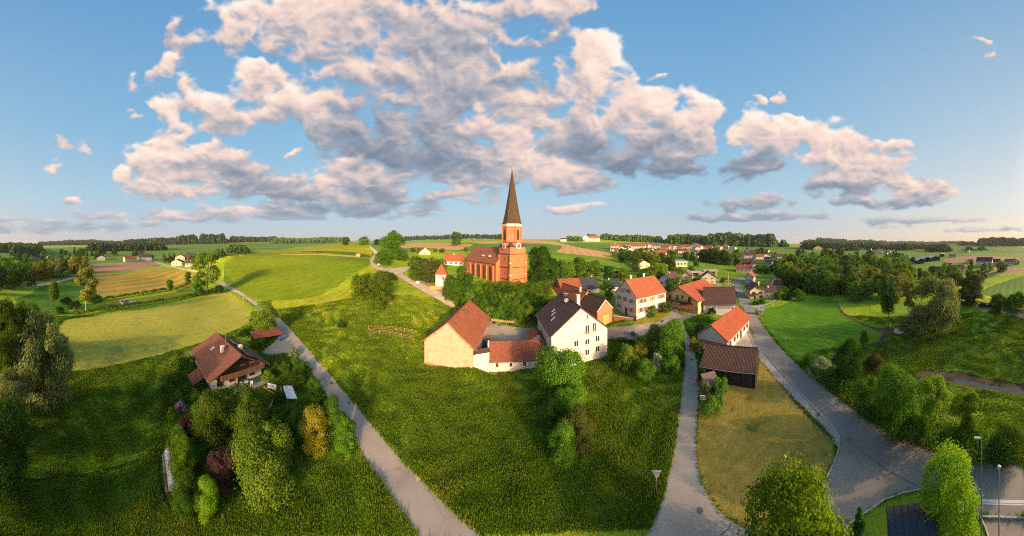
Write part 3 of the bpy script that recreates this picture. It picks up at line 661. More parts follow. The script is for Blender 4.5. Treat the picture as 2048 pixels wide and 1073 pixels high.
ROOFM = {'red': T_RED, 'orange': T_ORANGE, 'brown': T_BROWN, 'dark': T_DARK, 'slate': T_SLATE, 'oldred': T_OLDRED, 'redbrown': T_REDBR, 'grey': T_GREYRED}
WALLM = {'white': plaster(WHITE), 'cream': plaster(CREAM), 'yellow': plaster(YEL), 'grey': plaster(GREY), 'clean': plaster((0.56, 0.51, 0.45), 0.16),
         'brick': brick((0.40, 0.125, 0.050), (0.55, 0.20, 0.085)), 'orange': plaster((0.75, 0.36, 0.10)), 'peach': plaster((0.72, 0.50, 0.34)), 'beige': plaster((0.62, 0.52, 0.40))}
FRAME_W = plain('white_frame', (0.78, 0.76, 0.72)); FRAME_B = plain('brown_frame', (0.16, 0.085, 0.04)); SHUT = planks((0.30, 0.19, 0.06), (0.42, 0.28, 0.10), 0.05, 'shutter_wood', True)
GLASS = glass(); METAL = plain('galvanised_metal', (0.42, 0.43, 0.43), 0.4, 0.6); GUTTER = plain('zinc_gutter', (0.30, 0.27, 0.24), 0.45, 0.5)
DARKW = planks((0.012, 0.010, 0.009), (0.035, 0.028, 0.024)); BROWNW = planks((0.060, 0.030, 0.014), (0.125, 0.065, 0.030)); TANW = planks((0.25, 0.15, 0.07), (0.38, 0.25, 0.13))
CHIM = plaster((0.70, 0.55, 0.45)); STONE = plaster((0.60, 0.55, 0.46))

_wc = {}
def window(parent, mt, w, h, frame=None, shutters=None, name='window', mull=True, bars=False, sill=True):
    """a window mesh on a wall; mt places its centre, local x along the wall, y outwards, z up. Window > pane, sill, shutter"""
    frame = frame or FRAME_W
    key = (round(w, 2), round(h, 2), frame.name, mull, bars)
    if key not in _wc:
        b = MB(); f = 0.07
        b.box(-w/2-f, -w/2, 0, .09, -h/2-f, h/2+f).box(w/2, w/2+f, 0, .09, -h/2-f, h/2+f)
        b.box(-w/2, w/2, 0, .088, h/2, h/2+f).box(-w/2, w/2, 0, .088, -h/2-f, -h/2)
        if mull: b.box(-.035, .035, .032, .075, -h/2, h/2)
        if bars: b.box(-w/2, w/2, .034, .070, h*.12, h*.12+.05)
        o = b.build(name, frame); p = MB().box(-w/2, w/2, .0, .03, -h/2, h/2).build('pane', GLASS, o)
        if sill: MB().box(-w/2-.12, w/2+.12, .0, .16, -h/2-f-.06, -h/2-f-.003).build('sill', STONE, o)
        _wc[key] = o; first = True
    else: first = False
    src = _wc[key]
    if first: o = src
    else:
        o = src.copy(); COL.objects.link(o)
        for ch in src.children:
            if ch.name.startswith('shutter'): continue
            c = ch.copy(); COL.objects.link(c); c.parent = o
    o.parent = parent; o.matrix_parent_inverse = Matrix.Identity(4); o.matrix_local = mt
    if shutters:
        for sgn in (-1, 1):
            k2 = ('sh', round(h, 2))
            if k2 not in _wc:
                b = MB().box(-.26, .26, 0, .05, -h/2-.03, h/2+.03)
                for i in range(7): b.box(-.21, .21, .05, .062, -h/2 + .08 + i * (h-.1)/7, -h/2 + .08 + i * (h-.1)/7 + .05)
                s_ = b.build('shutter', SHUT); _wc[k2] = s_
            else: s_ = _wc[k2].copy(); COL.objects.link(s_)
            s_.parent = o; s_.location = (sgn * (w/2 + .07 + .29), .005, 0)
    return o
def face_mt(L, Wd, face, s, z):
    """matrix of a point on a wall: face F (gable at y=0, outwards -y), B (y=Wd), L (x=0), R (x=L); s metres along the wall seen from outside from its left end"""
    if face == 'F': return Matrix.Translation((s, 0, z)) @ Matrix.Rotation(math.pi, 4, 'Z')
    if face == 'B': return Matrix.Translation((L - s, Wd, z))
    if face == 'L': return Matrix.Translation((0, Wd - s, z)) @ Matrix.Rotation(math.pi / 2, 4, 'Z')
    return Matrix.Translation((L, s, z)) @ Matrix.Rotation(-math.pi / 2, 4, 'Z')
def house(name, label, x, y, ang, La, Lb, zb, ze, zr, wall='white', roof='red', ridge='B', ov=0.5, ovg=0.4, wins=(), chims=(), cat='house', frame=None,
          shutters=False, sink=1.5, group=None, lod=0, hip=0.0, gable_mat=None, gutter=True):
    """front left corner (x, y), front wall along ang for La metres, depth Lb; the ridge runs along the front ('A') or back from it ('B')"""
    t = thing(name, label, cat, (x, y, zb), math.radians(ang), group)
    he, hr = ze - zb, zr - zb
    b = MB()
    wm = WALLM[wall] if isinstance(wall, str) else wall
    if ridge == 'B': prof = [(0, -sink), (La, -sink), (La, he), (La/2, hr), (0, he)]; b.prism(prof, 0, Lb)
    else:
        prof = [(0, -sink), (Lb, -sink), (Lb, he), (Lb/2, hr), (0, he)]
        hb = hip
        n = len(b.v)
        b.v += [(0, p[0], p[1]) for p in prof] + [(La, p[0], p[1]) for p in prof]
        b.f.append((4, 3, 2, 1, 0)); b.f.append((5, 6, 7, 8, 9))
        for i in range(5):
            j = (i + 1) % 5; b.f.append((i, j, 5 + j, 5 + i))
    b.build('wall', wm, t)
    if gable_mat:
        MB().poly([(0.0, -.04, he * .55), (La, -.04, he * .55), (La, -.04, he), (La/2, -.04, hr - .05), (0, -.04, he)]).build('gable_cladding', gable_mat, t)
    r = MB(); th = 0.18
    if ridge == 'B':
        sl = (hr - he) / (La / 2); e = he - ov * sl + th * 1.0; k = hr + th * 1.0
        r.slab([(-ov, Lb + ovg, e), (-ov, -ovg, e), (La/2, -ovg, k), (La/2, Lb + ovg, k)], th)
        r.slab([(La + ov, -ovg, e), (La + ov, Lb + ovg, e), (La/2, Lb + ovg, k), (La/2, -ovg, k)], th)
        cap = ((La/2, -ovg, k + .02), (La/2, Lb + ovg, k + .02))
    else:
        sl = (hr - he) / (Lb / 2); e = he - ov * sl + th; k = hr + th; hx = hip * Lb / 2
        r.slab([(-ovg, -ov, e), (La + ovg, -ov, e), (La + ovg - hx, Lb/2, k), (-ovg + hx, Lb/2, k)], th)
        r.slab([(La + ovg, Lb + ov, e), (-ovg, Lb + ov, e), (-ovg + hx, Lb/2, k), (La + ovg - hx, Lb/2, k)], th)
        if hip:
            for a, c in ((-ovg, -ovg + hx), (La + ovg, La + ovg - hx)):
                r.poly([(a, -ov, e), (a, Lb + ov, e), (c, Lb/2, k)], [(0, 0), (Lb, 0), (Lb/2, Lb/2)])
        cap = ((-ovg + hx, Lb/2, k + .02), (La + ovg - hx, Lb/2, k + .02))
    ro = r.build('roof', ROOFM[roof] if isinstance(roof, str) else roof, t)
    if lod < 2:
        MB().tube(cap[0], cap[1], .12, .12, 6).build('ridge_cap', ROOFM[roof] if isinstance(roof, str) else roof, ro)
    if gutter and lod < 2:
        if ridge == 'B': sides = [((-ov-.08, -ovg, e-.12), (-ov-.08, Lb+ovg, e-.12)), ((La+ov+.08, -ovg, e-.12), (La+ov+.08, Lb+ovg, e-.12))]
        else: sides = [((-ovg, -ov-.08, e-.12), (La+ovg, -ov-.08, e-.12))]
        for a, c in sides: MB().tube(a, c, .08, .08, 6).build('gutter', GUTTER, ro)
    for (cx_, cy_, w, h) in chims:
        z0 = hr - abs((cx_ - La/2) if ridge == 'B' else (cy_ - Lb/2)) * sl - .3
        c = MB().box(cx_-w/2, cx_+w/2, cy_-w/2, cy_+w/2, z0, hr + h).box(cx_-w/2-.06, cx_+w/2+.06, cy_-w/2-.06, cy_+w/2+.06, hr + h, hr + h + .09)
        c.build('chimney', CHIM, ro)
    if lod >= 2:
        for (fc, s_, z, w, h) in wins:
            o = MB().box(-w/2, w/2, 0, .06, -h/2, h/2).build('window', GLASS, t); o.matrix_local = face_mt(La, Lb, fc, s_, z)
    else:
        for (fc, s_, z, w, h) in wins: window(t, face_mt(La, Lb, fc, s_, z), w, h, frame, shutters)
    return t
def on_roof(t, La, Lb, he, hr, side, s, u, w, h, name, m, lift=.2, ridge='B'):
    """a flat piece lying on a roof slope: s along the ridge, u 0 eave .. 1 ridge"""
    if ridge == 'B':
        x = (u * La/2) if side == 'L' else La - u * La/2; y = s; z = he + u * (hr - he)
        tilt = math.atan2(hr - he, La/2) * (1 if side == 'L' else -1); rot = Matrix.Rotation(-tilt, 4, 'Y')
        o = MB().box(-h/2, h/2, -w/2, w/2, 0, .09).build(name, m, t)
    else:
        y = (u * Lb/2) if side == 'F' else Lb - u * Lb/2; x = s; z = he + u * (hr - he)
        tilt = math.atan2(hr - he, Lb/2) * (1 if side == 'F' else -1); rot = Matrix.Rotation(tilt, 4, 'X')
        o = MB().box(-w/2, w/2, -h/2, h/2, 0, .09).build(name, m, t)
    o.matrix_local = Matrix.Translation((x, y, z + lift)) @ rot
    return o

# ------------------------------------------------------------------ the church
def build_church():
    th_ = math.radians(127); u = Vector((math.cos(th_), math.sin(th_))); v = Vector((math.cos(th_ - math.pi/2), math.sin(th_ - math.pi/2)))
    BR = brick((0.47, 0.120, 0.036), (0.60, 0.180, 0.062)); DK = plain('dark_stone_course', (0.06, 0.045, 0.04)); LT = plaster((0.78, 0.62, 0.50), 0.15)
    SP = tiles((0.0510, 0.0311, 0.0164), (0.0850, 0.0555, 0.0295), name='spire_shingles', row=0.3)
    near = Vector((-0.7, 86.9)); zb = 13.0
    # local frame: x along v (right), y along u (back, towards the nave), origin at the near corner of the tower
    t = thing('brick_church', 'tall orange brick church with clock tower and pointed brown spire on the rise', 'church', (near.x, near.y, zb), th_ - math.pi/2)
    A = 7.7; H = 15.9
    MB().box(0, A, 0, A, -2, H).build('tower', BR, t)
    for z, h, k in ((3.0, .28, .14), (7.7, .28, .14), (13.0, .28, .14), (H-.001, .35, .2)): MB().box(-k, A+k, -k, A+k, z, z+h).build('stone_course', DK, t)
    for x, y in ((0, 0), (A, 0), (0, A), (A, A)):
        bt = MB()
        for z0, z1, k in ((-2, 3.0, .62), (3.0, 7.7, .48), (7.7, 12.9, .34)): bt.box(x-k, x+k, y-k, y+k, z0, z1 - .05)
        bt = bt.build('buttress', BR, t)
        if y == 0:
            for z, k in ((3.3, .52), (8.0, .38)): MB().box(x-k, x+k, y-k, y+k, z+1.6, z+1.85).build('stone_cap', LT, bt)
    ct = (A/2, A/2); R8 = A/2 / math.cos(math.pi/8)
    def octa(r, z): return [(ct[0] + r*math.cos(math.pi/8 + k*math.pi/4), ct[1] + r*math.sin(math.pi/8 + k*math.pi/4), z) for k in range(8)]
    def ring(b, a, c):
        for k in range(8): b.poly([a[k], a[(k+1) % 8], c[(k+1) % 8], c[k]])
    belf = MB(); ring(belf, octa(R8*.985, H-.5), octa(R8*.97, 24.0)); belf.poly(octa(R8*.97, 24.0)); belf.build('belfry', BR, t)
    # small dark slopes where the square turns into an octagon
    s8 = A/2 - A/2*math.tan(math.pi/8)
    for sx, sy in ((0, 0), (A, 0), (A, A), (0, A)):
        dx = 1 if sx == 0 else -1; dy = 1 if sy == 0 else -1
        p0 = (sx, sy, H+.35); p1 = (sx + dx*s8, sy, H+.35); p2 = (sx, sy + dy*s8, H+.35); top = (sx + dx*s8/1.8, sy + dy*s8/1.8, H+2.2)
        MB().poly([p0, p1, top]).poly([p0, top, p2]).build('corner_roof', DK, t)
    for k in range(8):
        a = octa(R8*1.0, 0)[k]; MB().tube((a[0], a[1], H+1), (a[0], a[1], 24.3), .22, .18, 6).build('corner_shaft', BR, t)
    b = MB(); ring(b, octa(R8*1.02, 17.6), octa(R8*1.02, 17.85)); ring(b, octa(R8*1.06, 17.6), octa(R8*1.02, 17.6)); b.build('belfry_course', DK, t)
    b = MB(); ring(b, octa(R8*.99, 24.0), octa(R8*1.03, 24.2)); ring(b, octa(R8*1.03, 24.2), octa(R8*1.03, 25.3)); ring(b, octa(R8*1.03, 25.3), octa(R8*.9, 25.35)); b.build('white_band', plaster((0.60, 0.46, 0.37), .2), t)
    sp = MB(); lv = [(25.2, 1.06), (26.0, .93), (30, .72), (38, .39), (45, .12), (47.6, .02)]
    for (z0, r0), (z1, r1) in zip(lv, lv[1:]):
        a = octa(R8*r0, z0); d = octa(R8*r1, z1)
        for k in range(8):
            w = (Vector(a[(k+1) % 8]) - Vector(a[k])).length
            sp.poly([a[k], a[(k+1) % 8], d[(k+1) % 8], d[k]], [(0, z0), (w, z0), (w*.8, z1), (w*.1, z1)])
    sp.poly(list(reversed(octa(R8*1.06, 25.2)))); so_ = sp.build('spire', SP, t)
    x, y = ct; MB().tube((x, y, 47.2), (x, y, 49.2), .10, .05).box(x-.5, x+.5, y-.05, y+.05, 48.5, 48.6).build('cross', plain('gilt_iron', (0.25, 0.16, 0.06), .4, .8), so_)
    MB().tube((x, y, 47.3), (x, y, 47.8), .26, .26, 10).build('finial_ball', plain('gilt_iron', (0.25, 0.16, 0.06), .4, .8), so_)
    # belfry lancets and the two clocks that face the camera
    def lancet(par, mt, w, h, nm='lancet_window', m=GLASS, fr=DK):
        out = [(-w/2, 0), (w/2, 0), (w/2, h-w), (w*.28, h-w*.35), (0, h), (-w*.28, h-w*.35), (-w/2, h-w)]
        o = MB().prism(out, .0, .07).build(nm, m, par); o.matrix_local = mt
        b = MB(); g = .14
        for i in range(len(out)):
            p = Vector((out[i][0], 0, out[i][1])); r = Vector((out[(i+1) % 7][0], 0, out[(i+1) % 7][1]))
            d = (r - p).normalized(); n = Vector((d.z, 0, -d.x)) * g
            b.poly([(p.x, .10, p.z), (r.x, .10, r.z), (r.x+n.x, .10, r.z+n.z), (p.x+n.x, .10, p.z+n.z)]); b.poly([(p.x, .0, p.z), (r.x, .0, r.z), (r.x, .10, r.z), (p.x, .10, p.z)])
            b.poly([(p.x+n.x, .10, p.z+n.z), (r.x+n.x, .10, r.z+n.z), (r.x+n.x, 0, r.z+n.z), (p.x+n.x, 0, p.z+n.z)])
        b.build('window_surround', fr, o)
        return o
    RED = plain('clock_red', (0.50, 0.05, 0.03)); CW = plain('clock_white', (0.62, 0.52, 0.46))
    for mt0 in (Matrix.Translation((A/2, 0, 0)) @ Matrix.Rotation(math.pi, 4, 'Z'), Matrix.Translation((0, A/2, 0)) @ Matrix.Rotation(math.pi/2, 4, 'Z')):
        lancet(t, mt0 @ Matrix.Translation((0, -.14, 18.9)), 1.0, 4.0)
        b = MB(); b.tube((0, .02, 0), (0, .28, 0), 1.32, 1.32, 28); cl = b.build('clock', CW, t); cl.matrix_local = mt0 @ Matrix.Translation((0, .12, 16.35))
        MB().tube((0, .281, 0), (0, .31, 0), .78, .78, 24).build('clock_face', RED, cl)
        MB().box(-.05, .05, .315, .335, -.1, 1.0).build('minute_hand', CW, cl); MB().box(-.07, .5, .315, .335, -.07, .07).build('hour_hand', CW, cl)
        MB().box(-.16, .16, 0, .05, 0, .9).build('slit_window', GLASS, t).matrix_local = mt0 @ Matrix.Translation((0, 0, 10.6))
        MB().box(-.16, .16, 0, .05, 0, .9).build('slit_window', GLASS, t).matrix_local = mt0 @ Matrix.Translation((0, 0, 5.0))
    lancet(t, Matrix.Translation((0, A/2, -.6)) @ Matrix.Rotation(math.pi/2, 4, 'Z'), 1.5, 2.9, 'door', BROWNW)
    # nave behind the tower
    x0, x1 = -1.65, A + 1.65; y0, y1 = A - .3, 35.5; he = 9.3; hr = 15.6; xm = (x0 + x1)/2
    nv = MB(); nv.prism([(x0, -2), (x1, -2), (x1, he), (xm, hr), (x0, he)], y0, y1); nv.build('nave', BR, t)
    ap = MB(); pts = [(x0+.6, y1), (x0+.6, y1+3.5), (x0+2.6, y1+6.2), (x1-2.6, y1+6.2), (x1-.6, y1+3.5), (x1-.6, y1)]
    for a, d in zip(pts, pts[1:]): ap.poly([(a[0], a[1], -2), (d[0], d[1], -2), (d[0], d[1], he-.1), (a[0], a[1], he-.1)])
    ap.build('choir', BR, t)
    NR = tiles((0.185, 0.066, 0.034), (0.290, 0.112, 0.056), name='nave_tiles')
    r = MB(); ov = .5; sl = (hr-he)/((x1-x0)/2); e = he - ov*sl + .15; k = hr + .15
    r.slab([(x0-ov, y1+.2, e), (x0-ov, y0-.1, e), (xm, y0-.1, k), (xm, y1+.2, k)], .16); r.slab([(x1+ov, y0-.1, e), (x1+ov, y1+.2, e), (xm, y1+.2, k), (xm, y0-.1, k)], .16)
    pe = [(x0+.2, y1+.1), (x0+.2, y1+3.8), (x0+2.3, y1+6.7), (x1-2.3, y1+6.7), (x1-.2, y1+3.8), (x1-.2, y1+.1)]
    for a, d in zip(pe, pe[1:]): r.poly([(a[0], a[1], he), (d[0], d[1], he), (xm, y1+.1, k-.2)], [(0, 0), (3, 0), (1.5, 6)])
    ro = r.build('roof', NR, t)
    top = MB(); f0 = .78
    for s_ in (1, -1):
        ex = xm - s_*(1-f0)*((x1-x0)/2+ov); zz = e + f0*(k-e) + .03
        qd = [(ex, y1-1.5, zz), (ex, y0+.5, zz), (xm, y0+.5, k+.04), (xm, y1-2.2, k+.04)]
        top.poly(qd if s_ == 1 else list(reversed(qd)), [(0, 0), (22, 0), (22, 1.5), (0, 1.5)])
    top.build('ridge_tiles', T_RED, ro)
    for y_ in (15.0, 21.0): MB().box(-.4, .4, -.5, .5, -.1, .5).build('roof_hatch', LT, ro).matrix_local = Matrix.Translation((x0+1.5, y_, he+2.3))
    for i in range(4):
        lancet(t, Matrix.Translation((x0, 12.2 + i*5.3, 1.9)) @ Matrix.Rotation(math.pi/2, 4, 'Z'), .95, 5.9)
        MB().box(-.5, .0, -.25, .25, -2, he-1.4).build('buttress', BR, t).matrix_local = Matrix.Translation((x0+.02, 9.6 + i*5.3, 0))
    MB().box(-.5, 0, -.25, .25, -2, he-1.4).build('buttress', BR, t).matrix_local = Matrix.Translation((x0+.02, 31.0, 0))
    MB().box(x0-.12, x0-.02, y0+1, y1, he-.9, he-.55).build('cornice', BR, t)
    MB().box(x0-.25, x0-.003, y0+1, y1, -2, .9).build('plinth', LT, t)
build_church()

# ------------------------------------------------------------------ buildings near the camera
def wgrid(fc, xs, zs, w, h): return [(fc, x, z, w, h) for x in xs for z in zs]
# barn
BARNW = plaster((0.55, 0.335, 0.225), 0.75)
barn = house('barn', 'pale plaster barn with patched red tile roof and bare brick foot on the meadow slope', -18.8, 45.9, -3, 10.8, 19.5, 4.0, 9.0, 13.3, BARNW, 'oldred', 'B', .75, .35, cat='barn', sink=2.2)
MB().box(-.05, 10.85, -.07, 20.2, -2.2, .1).build('brick_plinth', WALLM['brick'], barn)
MB().prism([(0, -.0), (.0, .35), (5.4, 4.9), (10.8, .35), (10.8, 0), (5.4, 4.55)], -.36, -.06).build('barge_board', TANW, barn).location = (0, 0, 4.65)
for x, z in ((2.6, 6.7), (8.2, 6.7), (10.4, 4.9), (.4, 4.9)): MB().box(x-.09, x+.09, -.36, .0, z, z+.18).build('purlin_end', BROWNW, barn)
# gate wall between barn and stable
w = thing('courtyard_wall', 'short white wall with tiled coping between the barn and the low stable', 'wall', (-8.1, 45.9, 3.4), math.radians(27))
MB().box(0, 3.7, 0, .45, -1.5, 3.9).build('wall', WALLM['clean'], w); MB().slab([(-.05, -.35, 3.85), (3.8, -.35, 3.85), (3.8, .55, 4.45), (-.05, .55, 4.45)], .1).build('coping', T_BROWN, w)
# low stable
st = house('stable', 'long low white stable with red-brown roof below the white farmhouse', -4.9, 47.6, 5, 13.4, 6.0, 2.6, 5.2, 7.8, 'clean', 'redbrown', 'A', .35, .1, cat='outbuilding',
      wins=[('F', 1.75, 1.75, .42, .75), ('F', 4.7, 1.75, .42, .75), ('F', 7.6, 1.75, .42, .75), ('F', 10.9, 1.75, .42, .75)], frame=FRAME_B)
MB().prism([(-.35, -1.5), (6.3, -1.5), (6.3, 2.4), (3.0, 5.65), (-.35, 2.5)], 0, .3).build('fire_wall', WALLM['clean'], st).matrix_local = Matrix.Rotation(math.pi/2, 4, 'Z') @ Matrix.Translation((0, 0, 0))
# big white farmhouse
fh = house('farmhouse', 'big white farmhouse with dark brown roof, satellite dish and rows of windows in its gable', 8.2, 46.3, 4, 13.1, 15.5, 4.3, 10.9, 16.2, 'clean', 'dark', 'B', .55, .35, sink=2.2, gutter=True,
      wins=[('F', 8.1, 4.2, .95, 1.15), ('F', 5.5, 4.2, .95, 1.15) , ('F', 10.6, 4.5, .95, 1.15), ('F', 8.1, 1.9, .95, 1.15), ('F', 10.6, 2.2, .95, 1.15), ('F', 5.5, 1.9, .95, 1.15),
            ('F', 8.1, 6.9, .9, 1.9), ('F', 9.8, 7.2, .8, 1.8), ('L', 5, 4.4, .9, 1.1), ('L', 10, 4.4, .9, 1.1)], chims=[(6.9, 2.6, .75, 2.2)], frame=FRAME_W)
MB().box(8.0, 8.22, -.06, .0, 9.3, 10.2).build('vent_slot', GLASS, fh)
for x, z in ((8.1, 5.85), (9.8, 6.15)):
    b = MB().box(-.75, .75, -.32, -.28, 0, .05).box(-.75, .75, -.32, -.28, .72, .78)
    for i in range(11): b.box(-.75 + i*.15 - .012, -.75 + i*.15 + .012, -.31, -.29, .05, .72)
    for s_ in (-.74, .74): b.box(s_-.015, s_+.015, -.3, 0, .72, .77)
    b.build('window_railing', METAL, fh).location = (x, 0, z)
MB().box(5.9, 7.1, -.10, .0, 6.0, 6.75).build('faded_railing_panel', plaster((0.72, 0.52, 0.44), .3), fh)
MB().box(6.05, 6.95, -.05, .0, 6.75, 7.9).build('closed_shutter', plaster((0.84, 0.70, 0.60), .1), fh)
MB().box(-.02, 13.15, -.05, -.001, -2.2, .25).build('grey_base', plaster((0.48, 0.50, 0.50)), fh)
for i, (s_, u_) in enumerate(((9.2, .42), (7.6, .36), (5.6, .27))): on_roof(fh, 13.1, 15.5, 6.6, 11.9, 'L', s_, u_, .5, 1.25, 'skylight', plain('skylight_frame', (0.40, 0.38, 0.36)), .19)
an = MB().tube((0, 0, 0), (0, 0, 3.0), .045).tube((-.7, 0, 2.6), (.7, 0, 2.6), .02).tube((-.5, 0, 2.2), (.5, 0, 2.2), .02).build('antenna_mast', METAL, fh); an.location = (5.5, 7.5, 10.9)
dd = MB()
for k in range(16):
    a0 = 2*math.pi*k/16; a1 = 2*math.pi*(k+1)/16
    dd.poly([(.55*math.cos(a0), -.1, .55*math.sin(a0)), (.55*math.cos(a1), -.1, .55*math.sin(a1)), (.25*math.cos(a1), .05, .25*math.sin(a1)), (.25*math.cos(a0), .05, .25*math.sin(a0))])
    dd.poly([(.25*math.cos(a0), .05, .25*math.sin(a0)), (.25*math.cos(a1), .05, .25*math.sin(a1)), (0, .08, 0)])
dd.build('satellite_dish', plain('dish_white', (0.75, 0.66, 0.58)), fh, loc=(5.5, 6.9, 12.0))
# porch roof behind the stable
house('lean_to', 'small red-brown roofed porch against the left wall of the white farmhouse', 4.2, 53.3, 5, 4.0, 4.6, 4.4, 6.9, 8.4, 'white', 'redbrown', 'B', .3, .1, cat='porch', lod=1)
# brick barns behind it
house('brick_barn', 'long red-roofed brick barn running back behind the white farmhouse', 19.9, 68.6, 15, 9, 23, 7.0, 10.4, 14.6, 'brick', 'redbrown', 'B', .4, .2, cat='barn', chims=[(3.6, 3.0, .6, .9)])
bb = house('brick_coach_house', 'short brick coach house with green gate beside the garden wall', 23.6, 59.1, 15, 5.5, 8.6, 6.6, 11.2, 14.0, 'brick', 'brown', 'B', .3, .15, cat='barn', sink=1.2)
MB().box(2.0, 4.1, -.06, .0, .1, 2.9).build('gate', planks((0.25, 0.27, 0.08), (0.36, 0.36, 0.12), .3), bb)
MB().prism([(-.3, 4.35), (2.75, 7.35), (5.8, 4.35), (5.5, 4.3), (2.75, 7.0), (0, 4.3)], -.2, -.05).build('gable_coping', plaster((0.70, 0.52, 0.42)), bb)
sh = thing('stepped_outbuilding', 'row of low red tiled lean-to roofs stepping down beside the brick coach house', 'outbuilding', (20.3, 57.4, 6.2), math.radians(15))
for k in range(3):
    MB().box(k*1.15, k*1.15+1.15, .0 - k*.35, 4, -1, 3.1 - k*.55).build('wall', WALLM['brick'], sh)
    MB().slab([(k*1.15-.05, -.35 - k*.35, 2.95 - k*.55), (k*1.15+1.2, -.35 - k*.35, 2.95 - k*.55), (k*1.15+1.2, 4, 4.3 - k*.55), (k*1.15-.05, 4, 4.3 - k*.55)], .12).build('roof', T_REDBR, sh)
house('cream_house', 'cream house with steep slate-grey roof behind the brick barns', 28.0, 84.5, 7, 7.0, 8, 8.6, 12.3, 16.0, 'cream', 'slate', 'A', .4, .2, wins=[('F', 2.5, 2.4, .8, 1.0)], chims=[(5.5, 4.2, .5, .6)])
house('red_roofed_barn', 'red tiled barn joined to the left of the cream slate-roofed house', 18.6, 83.6, 7, 9.2, 8, 8.8, 12.2, 15.9, 'brick', 'redbrown', 'A', .4, .1, cat='barn')
house('slate_cottage', 'small cottage with near-black roof between trees left of the three-storey house', 39.6, 88.8, -12, 6.5, 7, 9.4, 11.6, 14.2, 'white', 'slate', 'A', .4, .3, wins=[('F', 1.5, 1.2, .8, .9)], chims=[(1.8, 3.5, .5, .5)])
# three-storey house with shutters
wl = []
for x in (1.7, 3.2, 6.5, 9.7, 11.2):
    for z in (4.55, 2.0): wl.append(('F', x, z, .85, 1.25))
manor = house('three_storey_house', 'three-storey white house with red roof and brown wooden shutters on every window', 33.9, 54.9, 9.6, 12.7, 10.2, 8.8, 14.6, 19.0, 'clean', 'red', 'A', .35, .15, wins=wl, shutters=True, frame=FRAME_W,
      chims=[(3.3, 6.6, .6, 1.0), (8.6, 6.2, .6, 1.2)])
for s_, z in ((1.9, 4.5), (5.0, 4.5), (7.9, 4.5), (1.9, 1.9), (7.9, 1.9), (3.7, 7.1), (6.4, 7.1)): window(manor, face_mt(12.7, 10.2, 'L', s_, z), .85, 1.2, FRAME_W, True)
MB().box(-.08, 0, 4.2, 5.2, -.2, 2.0).build('door', BROWNW, manor)
MB().box(-.06, 12.76, -.06, -.001, 3.15, 3.35).build('string_course', WALLM['white'], manor)
gw = thing('garden_wall', 'low brick garden wall with gate pillar from coach house to three-storey house', 'wall', (29.3, 60.4, 7.6), math.atan2(54.6-60.4, 33.6-29.3))
MB().box(0, 7.3, -.15, .15, -1, 1.1).build('wall', WALLM['brick'], gw); MB().box(-.05, 7.35, -.22, .22, 1.1, 1.22).build('coping', STONE, gw); MB().box(6.7, 7.3, -.3, .3, -1, 1.8).build('pillar', plain('dark_iron', (0.09, 0.05, 0.04)), gw)
# yellow farm
yf = house('yellow_farmhouse', 'wide yellow farmhouse with orange-red roof, long balcony and brown porch roof', 48.4, 61.0, -75, 13.6, 17, 8.8, 12.3, 16.0, 'yellow', 'orange', 'B', .7, .9,
      wins=[('F', 3.0, 3.4, .8, 1.5), ('F', 6.0, 3.6, .8, 1.5), ('F', 7.9, 4.0, .8, .8), ('F', 10.6, 3.4, .8, 1.5), ('F', 1.6, 1.1, 1.0, 1.0), ('F', 3.4, 1.1, 1.0, 1.0), ('R', 4, 2.0, .8, .9), ('R', 8, 2.0, .8, .9)], frame=FRAME_B)
b = MB().box(1.6, 11.6, -1.1, 0, 2.35, 2.5).box(1.6, 11.6, -1.1, -1.03, 3.25, 3.35)
for i in range(41): b.box(1.6 + i*.25 - .02, 1.6 + i*.25 + .02, -1.09, -1.05, 2.5, 3.25)
b.build('balcony', BROWNW, yf)
MB().slab([(7.0, -2.6, 1.2), (13.2, -2.6, 1.2), (12.9, 0, 2.1), (7.3, 0, 2.1)], .12).build('porch_roof', T_REDBR, yf)
for x in (7.3, 10, 12.9): MB().box(x-.07, x+.07, -2.4, -2.26, -1, 1.1).build('porch_post', BROWNW, yf)
# grey-boarded barn
gb = house('boarded_barn', 'old house with moss-brown roof and grey boarded upper floor beside the street', 54.5, 47.8, -50, 10.4, 8.6, 7.4, 11.0, 15.2, 'white', 'brown', 'A', .5, .3, cat='barn', wins=[('F', 1.4, 2.6, .9, .8), ('F', 3.6, 2.6, .9, .8), ('F', 3.8, .6, .5, .9)], frame=FRAME_B)
MB().box(4.8, 10.42, -.06, -.001, 1.8, 3.55).build('boarding', planks((0.26, 0.24, 0.21), (0.42, 0.39, 0.35), .2), gb)
MB().box(0, 4.8, -.04, -.001, 1.8, 3.55).build('boarding', planks((0.36, 0.35, 0.33), (0.48, 0.46, 0.43), .4), gb)
# orange-roofed workshop
ow = house('workshop', 'white workshop with bright orange tile roof next to the concrete forecourt', 38.5, 35.6, -78, 7.4, 16.2, 5.9, 9.1, 11.7, 'white', tiles((0.2448, 0.0533, 0.0230), (0.3536, 0.0962, 0.0394)), 'B', .5, .35, cat='workshop',
      wins=[('R', 2.0, 1.2, .9, 1.9), ('R', 4.6, 1.6, .9, .8), ('R', 6.6, 1.6, .9, .8), ('R', 9.0, 1.2, .9, 1.9), ('R', 11.6, 1.6, .9, .8), ('R', 14, 1.6, .9, .8)], chims=[(3.1, 14.5, .5, .5)], frame=FRAME_B)
MB().poly([(7.45, -.0, 0), (7.45, 1.0, 0), (7.45, 1.0, 2.9), (7.45, 0, 2.9)]).build('brick_corner', WALLM['brick'], ow)
MB().slab([(.6, -2.6, 1.4), (7.2, -2.6, 1.4), (7.2, -.02, 2.2), (.6, -.02, 2.2)], .12).build('porch_roof', T_REDBR, ow)
